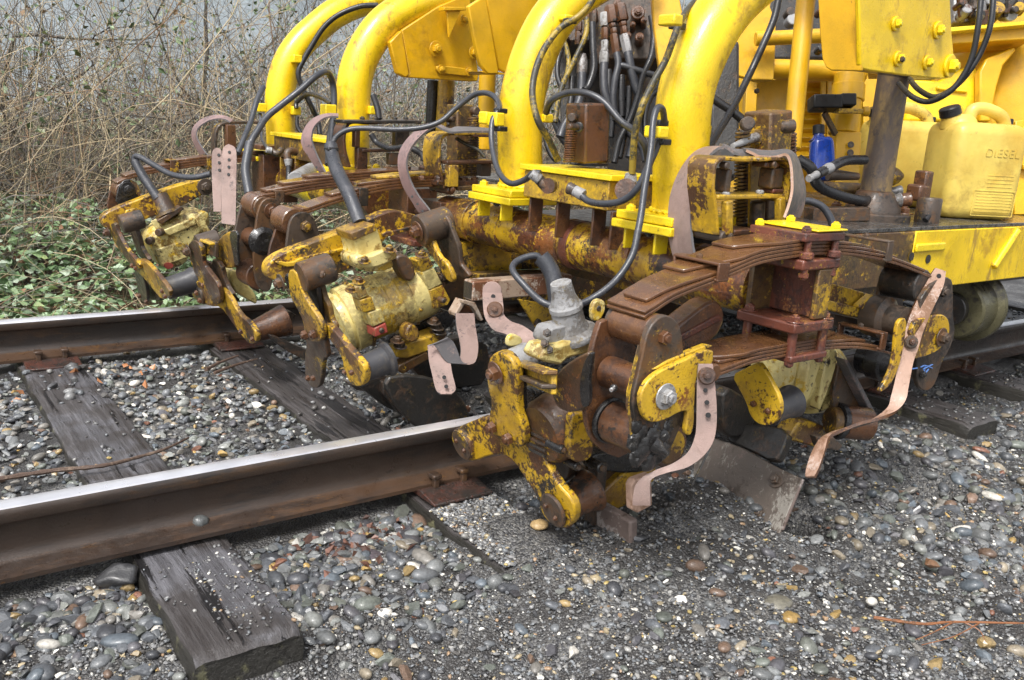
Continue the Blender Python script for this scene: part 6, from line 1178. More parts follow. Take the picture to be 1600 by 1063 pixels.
# centre bundle of hydraulic hoses and the valve block behind
def valves():
    t = empty('valve_block', (2.3, .45, 1.1), 'rusty hydraulic valve block with brass-brown fittings feeding a bundle of hoses between the arches', 'valve block')
    d = 3.05
    box('manifold', PP(Z9((900, -20)), d+.16), (.34, .2, .30), 'dark', t, (RT, FW, UP), .006); box('manifold', PP(Z9((990, 110)), d+.12), (.26, .18, .26), 'grey_rust', t, (RT, FW, UP), .006)
    for q, r in (((1060, 15), 22), ((1070, 160), 14), ((1000, 150), 12), ((720, 150), 10), ((800, 20), 14), ((1030, 85), 9), ((940, -40), 12), ((1095, 60), 10), ((640, 160), 9)):
        p = PP(Z9(q), d); cyl('valve_cap', p+FW*.05, p-FW*.03-RT*.01, px(r*.5, p), 'rust', t, seg=20); bolt(p-FW*.03-RT*.01, -FW, px(r*.3, p), t, 'rust', False)
    def hx(q0, q1, r, m, nm='hex_nut'):
        p0, p1 = PP(Z9(q0), d-.03), PP(Z9(q1), d-.03); lathe(nm, p0, p1, [(0, px(r/3.8*.9, p0)), ((p1-p0).length*.12, px(r/3.8, p0)), ((p1-p0).length*.88, px(r/3.8, p0)), ((p1-p0).length, px(r/3.8*.9, p0))], m, t, 6)
    for q0, q1, r, m in (((885, -40), (900, 60), 36, 'rust'), ((940, -50), (960, 50), 40, 'rust'), ((850, 0), (852, 80), 24, 'pale'), ((898, 62), (905, 90), 24, 'rust'), ((905, 92), (912, 125), 22, 'rust'), ((908, 128), (925, 240), 26, 'rust'), ((958, 52), (965, 80), 26, 'rust'), ((965, 82), (970, 125), 22, 'rust'), ((968, 130), (992, 240), 30, 'zinc'), ((855, 90), (855, 160), 22, 'rust'), ((855, 165), (855, 215), 22, 'pale'), ((852, 235), (848, 305), 30, 'pale'), ((700, 50), (700, 110), 22, 'rust'), ((695, 112), (692, 190), 18, 'rust'), ((745, -30), (745, 40), 24, 'rust'), ((790, -20), (785, 60), 22, 'grey_rust')): hx(q0, q1, r, m)
    ph = PP(Z9((853, 215)), d-.03); lathe('fitting_ring', ph, PP(Z9((852, 240)), d-.03), [(0, px(5.5, ph)), (.01, px(7, ph)), (.018, px(5.5, ph))], 'pale', t, 20)
    for pts, r, m in (([(748, 30), (742, 130), (690, 250), (640, 350), (600, 440), (572, 560), (560, 650)], 16, 'hose_yellow'),
                      ([(605, 150), (630, 220), (640, 300), (625, 380)], 14, 'hose_yellow'), ([(590, 230), (575, 300), (575, 380), (600, 450)], 17, 'hose_black'),
                      ([(780, 60), (785, 200), (790, 330), (760, 430), (735, 460)], 22, 'hose_black'), ([(850, 300), (848, 400), (862, 500), (930, 630), (1010, 720), (1080, 800), (1100, 880)], 26, 'hose'),
                      ([(925, 240), (935, 310), (915, 400), (905, 520), (920, 640)], 22, 'hose'), ([(992, 235), (1010, 330), (1035, 430), (1060, 520), (1040, 700), (1000, 860)], 26, 'hose'),
                      ([(955, 375), (952, 480), (955, 620)], 24, 'hose_black'), ([(925, 325), (960, 315), (1040, 340), (1140, 370), (1230, 400)], 20, 'hose'),
                      ([(1130, 20), (1145, 130), (1130, 260), (1080, 380), (1050, 500), (1000, 640), (940, 760), (910, 890)], 20, 'hose_black'),
                      ([(720, 360), (715, 460), (690, 560), (620, 660), (590, 740)], 28, 'hose'), ([(1190, 450), (1130, 500), (1095, 600), (1095, 720), (1130, 820)], 17, 'hose_black'),
                      ([(660, 380), (655, 500), (640, 600)], 20, 'hose_black'), ([(560, 640), (610, 750), (680, 820), (700, 900)], 26, 'hose'), ([(500, 690), (510, 780), (540, 850), (570, 880)], 16, 'hose_black'),
                      ([(880, 340), (880, 480), (900, 600), (890, 740)], 20, 'hose_black'), ([(1000, 440), (990, 600), (960, 760), (940, 860)], 22, 'hose_black')):
        hose('hose', [(x, y, d-.05-.006*i) for i, (x, y) in enumerate(pts)], r/3.797, m, t, Z9)
    q0, q1 = PP(Z9((718, 360)), d-.04), PP(Z9((725, 245)), d-.04); lathe('crimped_sleeve', q0, q1, [(0, px(8.5, q0)), ((q1-q0).length*.6, px(8.5, q0)), ((q1-q0).length, px(5, q0))], 'zinc', t, 20)
    return t
valves()
# ---------------------------------------------------------------- pink canvas-rubber belts
def belt(label, parts, holes=()):
    first = PP(parts[0][6](parts[0][0][0][:2]) if parts[0][6] else parts[0][0][0][:2], parts[0][0][0][2])
    t = empty('belt_strap', first, label, 'belt strap', 'pink belt straps on the tamping heads')
    for Lp, Rp, th, m, back, nm, zm in parts: ribbon(nm, Lp, Rp, th, m, t, zm or Z0, 6, back)
    for q, pl, rp, zm in holes:
        p = P(zm(q), pl); n = nrm(pl); n = -n if n.dot(FW) > 0 else n; cyl('punched_hole', p-n*.001, p+n*.0012, px(rp, p), 'black_plastic', t, seg=14, ch=.0002)
    return t
def E(pts, d, d1=None):
    n = len(pts); return [(x, y, d if d1 is None else d+(d1-d)*i/(n-1)) for i, (x, y) in enumerate(pts)]
belt('pink belt arching over the bracket frame behind the nearest leaf springs', [
 (E([(90, 1075), (40, 900), (20, 780), (18, 640), (32, 500), (70, 370), (130, 250), (210, 150), (290, 105), (360, 93), (420, 92)], 2.02, 2.02), E([(222, 960), (203, 850), (193, 700), (200, 580), (222, 450), (255, 330), (300, 225), (350, 155), (400, 112), (430, 98), (460, 96)], 1.93, 1.93), .006, 'canvas', 'belt_back', 'belt', A7),
 (E([(420, 92), (470, 100), (530, 130), (600, 138), (680, 140), (715, 150)], 2.02), E([(445, 98), (490, 125), (540, 160), (600, 172), (660, 176), (705, 168)], 1.94), .006, 'belt_back', None, 'belt_tail', A7)],
 [((222, 200), ('D', 1.972), 4.5, A7)])
belt('frayed grey-brown belt at the right of the bracket frame', [
 (E([(600, 105), (680, 112), (760, 122), (850, 125), (930, 115), (990, 125), (1040, 170), (1075, 260), (1100, 370), (1112, 470), (1095, 580), (1065, 660)], 2.05), E([(640, 118), (700, 145), (745, 165), (850, 170), (905, 160), (940, 150), (975, 165), (1000, 230), (1010, 330), (1010, 450), (985, 560), (950, 660)], 1.93), .006, 'belt_back', 'belt_tan', 'belt', A7)])
belt('long pink strap hanging from a round-headed bolt in front of the nearest left arm', [
 (E([(520, 392), (514, 470), (512, 560), (511, 640), (505, 730), (470, 810), (400, 862), (320, 893), (258, 925), (220, 970), (208, 1040), (207, 1063)], 1.572, 1.61), E([(588, 392), (598, 480), (606, 580), (606, 680), (590, 760), (545, 826), (470, 880), (380, 905), (310, 930), (290, 960), (292, 1030), (292, 1063)], 1.572, 1.60), .006, 'canvas', 'belt_back', 'belt', A2)],
 [((553, 516), ('D', 1.572), 3.4, A2), ((560, 574), ('D', 1.572), 3.8, A2), ((566, 634), ('D', 1.573), 4.2, A2)])
_t = [o for o in bpy.data.objects if o.get('label', '').startswith('long pink strap')][0]
p = PP(A2((557, 448)), 1.570); cyl('belt_washer', p, p-FW*.008, px(14, p), 'rust', _t); bolt(p-FW*.008, -FW, px(6.5, p), _t, 'rust', False)
belt('long pale worn strap hanging in an S from the rightmost link plate', [
 (E([(1180, 325), (1150, 370), (1105, 450), (1050, 560), (1010, 670), (985, 780), (965, 870), (950, 960), (925, 1060), (900, 1130), (800, 1200), (700, 1230), (590, 1262), (520, 1300), (470, 1380), (440, 1470), (432, 1520)], 2.10, 1.95), E([(1240, 345), (1225, 430), (1165, 560), (1110, 690), (1080, 790), (1055, 860), (1040, 930), (1025, 1010), (1010, 1080), (960, 1140), (860, 1180), (740, 1210), (640, 1250), (570, 1290), (545, 1370), (515, 1460), (485, 1520)], 2.10, 1.93), .007, 'belt_tan', 'rust', 'belt', A3)])
_t = [o for o in bpy.data.objects if o.get('label', '').startswith('long pale worn strap')][0]
p = PP(A3((1036, 750)), 2.05); cyl('belt_washer', p, p-FW*.008, px(10.5, p), 'grey_rust', _t); bolt(p-FW*.008, -FW, px(5.5, p), _t, 'rust', False)
p = PP(A3((1198, 372)), 2.093); cyl('punched_hole', p, p-FW*.002, px(3.6, p), 'black_plastic', _t, seg=12, ch=.0003)
belt('pink strap end bolted to the square tube behind the grey cable gland', [
 (E([(178, 260), (180, 300), (186, 335), (210, 370), (250, 385), (290, 410), (325, 440)], 2.36, 2.1), E([(236, 262), (240, 300), (242, 325), (262, 345), (300, 360), (335, 385), (352, 415)], 2.36, 2.1), .007, 'canvas', 'belt_back', 'belt', Z7)])
_t = [o for o in bpy.data.objects if o.get('label', '').startswith('pink strap end')][0]
p = PP(Z7((215, 311)), 2.27); cyl('belt_washer', p, p-FW*.008, px(12.5, p), 'rust', _t); bolt(p-FW*.008, -FW, px(5, p), _t, 'rust', False)
p = PP(Z7((207, 256)), 2.36); cyl('belt_end', p+FW*.007, p, px(15.2, p), 'canvas', _t); cyl('punched_hole', PP(Z7((210, 272)), 2.345), PP(Z7((210, 272)), 2.343), .006, 'black_plastic', _t, seg=12, ch=.0003)
M1 = Zm(640, 406, 3.584)
belt('S-shaped pink belt scrap with two holes dangling right of the centre motor', [
 (E([(258, 300), (264, 380), (284, 470), (286, 530), (268, 570), (232, 584)], 2.42, 2.41), E([(362, 300), (370, 380), (384, 470), (380, 535), (365, 575), (335, 588)], 2.44, 2.42), .006, 'canvas', 'belt_back', 'belt', M1),
 (E([(270, 586), (228, 584), (190, 556), (160, 510), (130, 474), (103, 482)], 2.41, 2.37), E([(372, 570), (318, 586), (285, 560), (262, 500), (240, 455), (212, 434)], 2.43, 2.39), .005, 'belt_back', None, 'belt_curl', M1),
 (E([(101, 478), (108, 560), (128, 650), (148, 728), (176, 752)], 2.395, 2.37), E([(205, 452), (226, 560), (240, 640), (258, 722), (236, 752)], 2.405, 2.38), .006, 'canvas', 'belt_back', 'belt', M1)],
 [((194, 659), ('D', 2.374), 3.2, M1), ((205, 710), ('D', 2.372), 3.2, M1)])
belt('dull pink belt hoop left of the third arch', [
 (E([(650, 975), (560, 960), (500, 870), (430, 760), (385, 650), (362, 520), (375, 400), (430, 300), (520, 205), (610, 145), (690, 128)], 2.78), E([(665, 975), (640, 920), (560, 820), (500, 720), (460, 620), (440, 520), (455, 420), (510, 320), (590, 235), (660, 180), (720, 150)], 2.74), .006, 'belt_dull', 'belt_back', 'belt', A5),
 (E([(690, 128), (760, 145), (840, 180), (900, 165), (1000, 165), (1100, 170), (1235, 180)], 2.80), E([(715, 150), (770, 180), (850, 210), (920, 210), (1010, 205), (1100, 205), (1225, 205)], 2.76), .006, 'belt_back', None, 'belt_tail', A5)],
 [((495, 812), ('D', 2.745), 2, A5), ((545, 880), ('D', 2.745), 2, A5), ((592, 945), ('D', 2.745), 2, A5)])
belt('dull pink belt hoop just left of the second arch', [
 (E([(850, 360), (800, 320), (740, 230), (690, 150), (678, 80), (700, 10), (740, -50), (800, -90), (870, -110), (960, -110)], 3.12), E([(865, 355), (840, 300), (800, 220), (768, 140), (755, 80), (765, 10), (800, -40), (850, -75), (900, -88), (960, -85)], 3.08), .006, 'belt_dull', 'belt_back', 'belt', A6)],
 [((795, 298), ('D', 3.085), 1.8, A6), ((826, 348), ('D', 3.085), 1.8, A6)])
belt('dull pink belt hoop farthest left, above the distant arm', [
 (E([(695, 560), (660, 510), (637, 460), (640, 425), (670, 395), (710, 383), (750, 385), (775, 398)], 3.85), E([(705, 540), (672, 495), (652, 455), (658, 425), (690, 402), (720, 394), (745, 395), (765, 405)], 3.8), .006, 'belt_dull', 'belt_back', 'belt', Z1)])
for lab, L_, R_, d, hl in (('narrower pink belt end standing upright at left, partly behind the wider one', [(18, 632), (8, 450), (4, 300), (6, 200), (16, 165), (40, 150)], [(76, 632), (78, 450), (80, 300), (80, 200), (68, 160), (42, 150)], 3.18, [(57, 204), (60, 262), (62, 318)]),
                           ('wider pink belt end standing upright at left with four punched holes', [(78, 720), (78, 500), (80, 300), (84, 180), (100, 140), (130, 122)], [(184, 735), (188, 500), (191, 300), (190, 190), (176, 145), (134, 122)], 3.14, [(137, 183), (135, 240), (133, 295), (131, 351)])):
    belt(lab, [(E(L_, d), E(R_, d), .007, 'canvas', 'belt_back', 'belt', A6)], [(q, ('D', d-.002), 2.3, A6) for q in hl])
# ================================================================ MACHINE BODY
def machine():
    t = empty('tamping_machine', (3.2, .4, .13), 'yellow railway tamping machine body filling the upper right behind its tamping heads', 'tamping machine')
    # deck and its front beam
    yf = -.40; a = P((1430, 376), ('Y', yf)); x0 = P((1318, 380), ('Y', yf)).x
    zt = .635; zb = .462
    boxw('deck_beam', (a.x, 5.2), (yf, yf+.03), (zb, zt), 'yellow', t, .003); boxw('deck_beam_end', (x0-.1, a.x), (yf+.002, yf+.03), (zb+.02, zt), 'worn_heavy', t, .003)
    boxw('deck_plate', (x0-.1, 5.2), (yf+.004, 1.4), (zt+.0005, zt+.012), 'deck_top', t, .002)
    for q in ((1450, 405), (1424, 401)):
        p = P(q, ('Y', yf-.001)); cyl('beam_hole', p-YV*.0015, p, px(7, p), 'dark', t, seg=20, ch=.0002)
    p0 = P((1552, 418), ('Y', yf-.004)); p1 = P((1590, 360), ('Y', yf-.004)); cyl('grab_rod', p0, p1, .012, 'yellow', t, seg=14)
    boxw('beam_step', (a.x, a.x+.16), (yf-.010, yf), (.575, .60), 'yellow_thick', t, .008)
    # rod, gland and flange
    rc = Vector((2.50, -.21, 0)); zz = zt+.012
    lathe('hydraulic_rod', (rc.x, rc.y, zz+.06), (rc.x, rc.y, 1.3), [(0, .045), (.64, .045)], 'cylinder_rod', t, 40)
    lathe('rod_gland', (rc.x, rc.y, zz+.018), (rc.x, rc.y, zz+.1), [(0, .082), (.02, .080), (.05, .058), (.062, .054), (.068, .046)], 'grey_rust', t, 36)
    lathe('rod_flange', (rc.x-.01, rc.y, zz), (rc.x-.01, rc.y, zz+.022), [(0, .115), (.018, .115), (.022, .111)], 'grey_rust', t, 40)
    for dx, dy in ((-.095, -.01), (.075, -.06), (.07, .07), (-.07, .08)): bolt((rc.x+dx, rc.y+dy, zz+.02), ZV, .017, t, 'rust')
    p = PP(A8((1240, 905)), 2.62); lathe('small_cylinder', (2.62, -.32, zz), (2.62, -.32, zz+.075), [(0, .036), (.07, .036), (.075, .033)], 'grey_rust', t, 32); box('hex_fitting', (2.635, -.28, zz+.11), (.042, .042, .085), 'rust', t, None, .006)
    q = PP(A8((1285, 560)), 2.7); box('elbow_block', q+Vector((0, 0, .006)), (.05, .05, .05), 'rust', t, None, .008); ferrule(t, (1210, 610, 2.7), (1110, 620, 2.7), 11, 10, 'rust', A8, 'hex_coupling'); ferrule(t, (1110, 620, 2.7), (1040, 625, 2.7), 11, 9, 'pale', A8, 'coupling'); ferrule(t, (1045, 625, 2.7), (970, 630, 2.7), 9, 8, 'grey_rust', A8, 'coupling')
    ferrule(t, (1120, 520, 2.8), (960, 540, 2.8), 8, 6, 'zinc', A8, 'coupling')
    H('', t, [(1330, 680, 2.68), (1400, 670, 2.68), (1430, 700, 2.67), (1420, 760, 2.66), (1370, 830, 2.65)], 4.5, 'hose_black', A8)
    p = PP(A8((1040, 370)), 2.78); lathe('coupling_ball', p-RT*.03, p+RT, [(0, .014), (.01, .026), (.03, .03), (.045, .022), (.06, .008)], 'worn_heavy', t, 22)
    # guide box round the rod
    yg = -.335; fr = [(840, 300), (838, 150), (832, -60), (1252, -60), (1262, 150), (1275, 290), (1262, 340), (1245, 362), (1210, 365), (1050, 350), (880, 327), (850, 318)]
    plate('guide_front', zmp(Z4, fr), ('Y', yg), .014, 'yellow', t, 0, .004)
    xg = P(Z4((840, 300)), ('Y', yg)).x; sid = [(838, 328), (842, 300), (836, 150), (828, -60), (640, -60), (652, 150), (662, 270), (680, 312), (705, 326)]
    plate('guide_side', zmp(Z4, sid), ('X', xg+.002), .014, 'yellow_dull', t, 0, .003)
    zl = P(Z4((870, 326)), ('Y', yg)).z; xr = P(Z4((1235, 362)), ('Y', yg)).x; boxw('guide_bottom', (xg+.03, xr-.02), (yg+.02, yg+.085), (zl+.004, zl+.012), 'dark', t)
    for q, r in (((1000, 110), 8.5), ((1012, 272), 9), ((1195, 140), 10), ((1145, 290), 8.5), ((1250, 305), 13)):
        p = P(Z4(q), ('Y', yg-.001)); cyl('washer_plate', p+YV*.001, p-YV*.006, px(r*1.35, p), 'yellow', t, seg=28); bolt(p-YV*.006, Vector((.15, -1, 0)), px(r*.78, p), t, 'yellow_thick', False)
    boltq(Z4((1028, 274)), ('Y', yg-.02), 4.5, t, 'dark', None, False)
    boxw('guide_top', (xg, xg+.48), (yg, yg+.30), (1.42, 1.44), 'yellow', t)
    # upper frame members left of the guide
    plate('side_plate', zmp(Z4, [(205, 250), (400, -80), (440, -60), (418, 60), (400, 200), (405, 370), (370, 372), (195, 322), (110, 300)]), ('D', 3.0), .03, 'yellow_dull', t, 0, .003)
    plate('gusset_plate', zmp(Z4, [(120, 310), (320, -30), (400, -30), (450, 100), (448, 225), (440, 370), (340, 368), (195, 330)]), ('D', 2.96), .02, 'yellow_dull', t, 0, .004)
    for (x0_, y0_, x1_, y1_, r, d) in ((355, 180, 680, 165, 11, 2.9), (410, 318, 860, 330, 15, 3.05), (600, 330, 860, 340, 14, 3.1)):
        cyl('frame_tube', PP(Z4((x0_, y0_)), d), PP(Z4((x1_, y1_)), d), px(r, PP(Z4((x0_, y0_)), d)), 'yellow_dull', t)
    cyl('slanted_post', PP(Z4((592, -40)), 2.6), PP(Z4((520, 690)), 2.6), px(14.5, PP(Z4((560, 300)), 2.6)), 'yellow_dull', t); 
    p = PP(Z4((360, 422)), 3.2); bolt(p, -FW, .01, t, 'grey_rust', False)
    # hoses near the guide
    H('', t, [(465, -20, 2.5), (440, 90, 2.5), (390, 210, 2.5), (335, 330, 2.5), (255, 490, 2.45), (195, 590, 2.4), (135, 690, 2.35)], 5.8, 'hose_black', Z4)
    H('', t, [(140, 440, 2.45), (190, 475, 2.45), (250, 515, 2.45), (320, 575, 2.45)], 6.8, 'hose_black', Z4)
    H('', t, [(1400, -60, 2.2), (1385, 100, 2.2), (1355, 260, 2.22), (1300, 370, 2.24), (1235, 435, 2.26), (1150, 470, 2.3), (1075, 445, 2.34), (1015, 385, 2.4)], 4.6, 'hose_black', Z4)
    H('', t, [(1455, -60, 2.2), (1440, 110, 2.2), (1395, 240, 2.22), (1325, 350, 2.24), (1250, 420, 2.28), (1180, 448, 2.3), (1110, 415, 2.36), (1065, 365, 2.42)], 4.6, 'hose_black', Z4)
    H('', t, [(860, 738, 2.6), (770, 742, 2.55), (700, 775, 2.5), (640, 805, 2.45)], 7.5, 'hose_black', Z4); ferrule(t, (700, 775, 2.5), (625, 812, 2.44), 8.5, 6, 'zinc', Z4); ferrule(t, (630, 810, 2.44), (600, 825, 2.42), 4.5, 6, 'pale', Z4, 'hex_nut')
    H('', t, [(550, 735, 2.5), (610, 775, 2.5), (640, 850, 2.52), (720, 895, 2.55), (830, 925, 2.6), (870, 925, 2.65)], 8.5, 'hose_black', Z4); ferrule(t, (690, 805, 2.6), (830, 815, 2.62), 9, 6, 'grey_rust', Z4)
    H('', t, [(560, 925, 2.2), (610, 930, 2.2), (665, 955, 2.2), (700, 1005, 2.2), (712, 1045, 2.2)], 5.8, 'hose', Z4)
    bar('dark_member', PP(Z4((600, 990)), 2.55), PP(Z4((860, 985)), 2.6), .05, .04, 'grey_rust', t); cyl('pipe', PP(Z4((660, 868)), 2.75), PP(Z4((860, 875)), 2.75), .02, 'worn_heavy', t)
    # stand with the black bracket
    cyl('stand_tube', PP(Z4((790, 345)), 3.0), PP(Z4((760, 620)), 3.0), px(23, PP(Z4((780, 500)), 3.0)), 'yellow_dull', t); cyl('stand_collar', PP(Z4((785, 392)), 3.0), PP(Z4((780, 470)), 3.0), px(25, PP(Z4((780, 400)), 3.0)), 'yellow_dull', t)
    boxw_p = PP(Z4((760, 740)), 3.0); bar('stand_foot', PP(Z4((755, 860)), 3.0), PP(Z4((765, 620)), 3.0), .085, .085, 'yellow_dull', t, RT)
    for q in ((795, 668), (793, 705)): p = PP(Z4(q), 2.948); cyl('pin_hole', p, p-FW*.002, .011, 'dark', t, seg=14, ch=.0003)
    box('black_bracket', PP(Z4((675, 478)), 2.9), (.095, .07, .045), 'black_plastic', t, (RT, FW, UP), .005); box('black_bracket', PP(Z4((770, 470)), 2.9), (.05, .07, .04), 'black_plastic', t, (RT, FW, UP), .005); bar('bracket_strut', PP(Z4((672, 520)), 2.9), PP(Z4((725, 620)), 2.95), .012, .02, 'grey_rust', t)
    bar('bracket_shelf', PP(Z4((725, 512)), 2.9), PP(Z4((870, 515)), 2.9), .06, .016, 'worn_light', t); p = PP(Z4((850, 515)), 2.88); cyl('lock_knob', p, p+RT*.02, .016, 'yellow_dull', t)
    # louvred panel and engine cover behind
    d = 3.7
    plate('rear_panel', zmp(Z4, [(160, 200), (1300, 200), (1300, 1000), (160, 1000)]), ('D', d+.1), .03, 'yellow_dull', t)
    plate('side_panel', zmp(Z4, [(440, 228), (860, 225), (880, 380), (740, 365), (600, 365), (450, 370)]), ('D', d-.1), .02, 'yellow_dull', t)
    plate('side_panel', zmp(Z4, [(360, 370), (580, 366), (575, 520), (360, 520)]), ('D', d-.15), .02, 'yellow_dull', t)
    plate('panel_edge', zmp(Z4, [(315, 368), (365, 368), (352, 700), (300, 700)]), ('D', d-.3), .05, 'yellow_dull', t)
    for k in range(9):
        y_ = 385+k*42; box('louvre', PP(Z4((625, y_)), d-.06), (.17, .03, .028), 'yellow_dull', t, (RT, (FW*.6+UP*.8).normalized(), (UP*.6-FW*.8).normalized()), .003)
        if k < 3: box('louvre', PP(Z4((735, 378+k*40)), d-.06), (.08, .03, .024), 'yellow_dull', t, (RT, (FW*.6+UP*.8).normalized(), (UP*.6-FW*.8).normalized()), .003)
    for x_ in (665, 692): bar('panel_rib', PP(Z4((x_, 640)), d-.12), PP(Z4((x_+2, 365)), d-.12), .02, .018, 'yellow_dull', t, FW)
    plate('tank_side', zmp(Z4, [(850, 365), (1040, 362), (1050, 860), (860, 860)]), ('D', 3.45), .03, 'yellow_dull', t)
    # right: hood, beam, tank
    plate('hood', zmp(Z4, [(1045, 365), (1200, 370), (1290, 320), (1360, 298), (1390, 330), (1385, 480), (1350, 560), (1040, 560)]), ('D', 3.3), .05, 'yellow', t, 0, .01)
    plate('hood_emboss', zmp(Z4, [(1195, 395), (1340, 410), (1335, 428), (1195, 412)]), ('D', 3.285), .02, 'yellow', t, 0, .004)
    plate('top_rail', zmp(Z4, [(1225, 152), (1240, 140), (1640, 105), (1640, 180), (1225, 205)]), ('D', 3.2), .12, 'yellow_dull', t, 0, .004); plate('top_rail_lip', zmp(Z4, [(1225, 128), (1640, 95), (1640, 112), (1225, 150)]), ('D', 3.16), .2, 'yellow_thick', t, 0, .003)
    a = PP(Z4((1585, 480)), 3.3); lathe('round_tank', a, a+FW*.5+RT*.35, [(0, .33), (.012, .345), (.6, .345)], 'yellow_dull', t, 64); plate('tank_strap', zmp(Z4, [(1390, 330), (1420, 270), (1530, 225), (1545, 215), (1560, 230), (1500, 300), (1470, 400), (1450, 500), (1440, 560), (1390, 560)]), ('D', 3.25), .04, 'yellow_dull', t, 0, .006)
    for y_ in (600, 660, 770): bar('panel_rib', PP(Z4((1578, y_)), 3.2), PP(Z4((1640, y_-8)), 3.2), .03, .02, 'yellow_dull', t)
    plate('lower_panel', zmp(Z4, [(1555, 560), (1650, 540), (1650, 990), (1550, 990)]), ('D', 3.22), .03, 'yellow_dull', t)
    # dark engine parts glimpsed above
    box('engine_mass', PP(Z4((1400, 20)), 3.6), (1.2, .3, .30), 'dark', t, (RT, FW, UP), .02); box('engine_mass', PP(Z4((560, 120)), 3.4), (.42, .2, .34), 'dark', t, (RT, FW, UP), .02)
    for q, r, m in (((510, 110), 9, 'zinc'), ((500, 75), 7, 'grey_rust'), ((640, 70), 6, 'rust'), ((645, 180), 7, 'grey_rust'), ((640, 240), 6, 'grease')): p = PP(Z4(q), 3.25); cyl('gauge', p, p-FW*.05, px(r, p), m, t, seg=20)
    for i in range(16):
        q = (1275+i*20, 40+18*math.sin(i*1.7)+(30 if i % 3 else 0)); p = PP(Z4(q), 3.2+.01*(i % 4)); cyl('engine_fitting', p, p-FW*.06+UP*.02*math.sin(i), px(5+3*(i % 3), p), ('rust', 'zinc', 'grey_rust', 'worn', 'dark')[i % 5], t, seg=14)
    for i in range(5): cyl('engine_pipe', PP(Z4((1290+i*55, -30)), 3.15), PP(Z4((1300+i*52, 80)), 3.18), .007+.003*(i % 3), ('rust', 'grey_rust', 'zinc')[i % 3], t, seg=10)
    box('cooler', PP(Z4((1320, 60)), 3.3), (.12, .08, .10), 'zinc', t, (RT, FW, UP), .006)
    # far guide boxes and columns, upper left centre
    yb = 1.35
    plate('far_guide', zmp(Z2, [(672, 140), (840, 30), (985, -30), (1010, 200), (1028, 352), (1022, 376), (990, 377), (690, 358), (708, 340)]), ('Y', yb), .02, 'yellow_dull', t, 0, .004)
    xg2 = P(Z2((708, 340)), ('Y', yb)).x; plate('far_guide_side', zmp(Z2, [(655, 340), (618, 195), (672, 140), (708, 345), (690, 358)]), ('Y', yb-.01), .03, 'yellow_dull', t, 0, .004)
    plate('gusset', zmp(Z2, [(880, 48), (945, 50), (892, 175)]), ('Y', yb-.05), .012, 'yellow_dull', t, 0, .002); plate('gusset_top', zmp(Z2, [(868, 32), (975, 34), (972, 48), (868, 50)]), ('Y', yb-.06), .04, 'yellow_dull', t, 0, .002)
    plate('cover_strip', zmp(Z2, [(835, 300), (990, 318), (1002, 335), (998, 355), (850, 340), (832, 322)]), ('Y', yb-.012), .010, 'yellow_dull', t, 1, .003)
    for q, r in (((830, 226), 7.5), ((855, 320), 4.5), ((985, 332), 4.5), ((1005, 243), 6), ((962, 90), 5)): boltq(Z2(q), ('Y', yb-.014), r, t, 'yellow_dull')
    yb = .95
    plate('mid_guide', zmp(Z2, [(1060, -60), (1380, -60), (1250, 90), (1200, 220), (1160, 340), (1120, 320), (1095, 180), (1070, 40)]), ('Y', yb), .02, 'yellow_dull', t, 0, .004); plate('mid_guide_side', zmp(Z2, [(980, 30), (1058, -20), (1070, 40), (1095, 180), (1120, 325), (1115, 342), (1070, 342), (1035, 300), (1008, 180)]), ('Y', yb-.01), .02, 'yellow_dull', t, 0, .004)
    plate('mid_guide_foot', zmp(Z2, [(1040, 330), (1110, 330), (1155, 342), (1155, 345), (1070, 346)]), ('Y', yb-.005), .10, 'yellow_dull', t)
    cyl('column', P(Z2((880, 370)), ('Y', 1.5)), P(Z2((866, 620)), ('Y', 1.5)), .036, 'worn_light', t); cyl('column', P(Z2((1068, 330)), ('Y', 1.1)), P(Z2((1058, 690)), ('Y', 1.1)), .032, 'yellow_dull', t); cyl('black_rod', P(Z2((818, 370)), ('Y', 1.55)), P(Z2((805, 620)), ('Y', 1.55)), .025, 'hose_black', t)
    # upper mass behind the arches so that the sky does not show between them
    plate('frame_plate', zmp(Z3, [(760, -60), (880, -60), (905, 60), (860, 230), (800, 330), (770, 100)]), ('D', 2.75), .03, 'yellow_dull', t, 0, .004)
    plate('frame_plate', zmp(Z3, [(350, 180), (520, 20), (545, -60), (420, -60), (300, 120)]), ('D', 3.35), .03, 'yellow_dull', t); 
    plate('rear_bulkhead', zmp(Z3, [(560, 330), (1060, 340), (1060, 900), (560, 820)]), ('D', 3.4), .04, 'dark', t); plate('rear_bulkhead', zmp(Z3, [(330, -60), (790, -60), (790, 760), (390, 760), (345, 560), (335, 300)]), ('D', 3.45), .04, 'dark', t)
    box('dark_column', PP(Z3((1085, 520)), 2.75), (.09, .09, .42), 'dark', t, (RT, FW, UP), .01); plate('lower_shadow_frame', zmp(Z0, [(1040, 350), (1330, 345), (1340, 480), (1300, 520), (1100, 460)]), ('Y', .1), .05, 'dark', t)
    plate('lower_frame', zmp(Z0, [(1250, 395), (1420, 390), (1420, 470), (1330, 490), (1250, 470)]), ('Y', -.33), .03, 'worn_heavy', t, 0, .004)
    plate('cross_frame', zmp(Z0, [(690, 430), (980, 420), (1060, 470), (1060, 500), (900, 470), (700, 470)]), ('Y', .55), .05, 'worn_heavy', t, 0, .004); plate('cross_frame', zmp(Z0, [(712, 380), (800, 376), (860, 398), (860, 420), (720, 425)]), ('Y', .62), .04, 'worn', t)
    boxw('undercarriage', (2.15, 4.4), (-.10, 1.6), (.36, .46), 'dark', t); boxw('undercarriage', (1.75, 1.85), (-.2, 1.5), (.42, .56), 'worn_heavy', t)
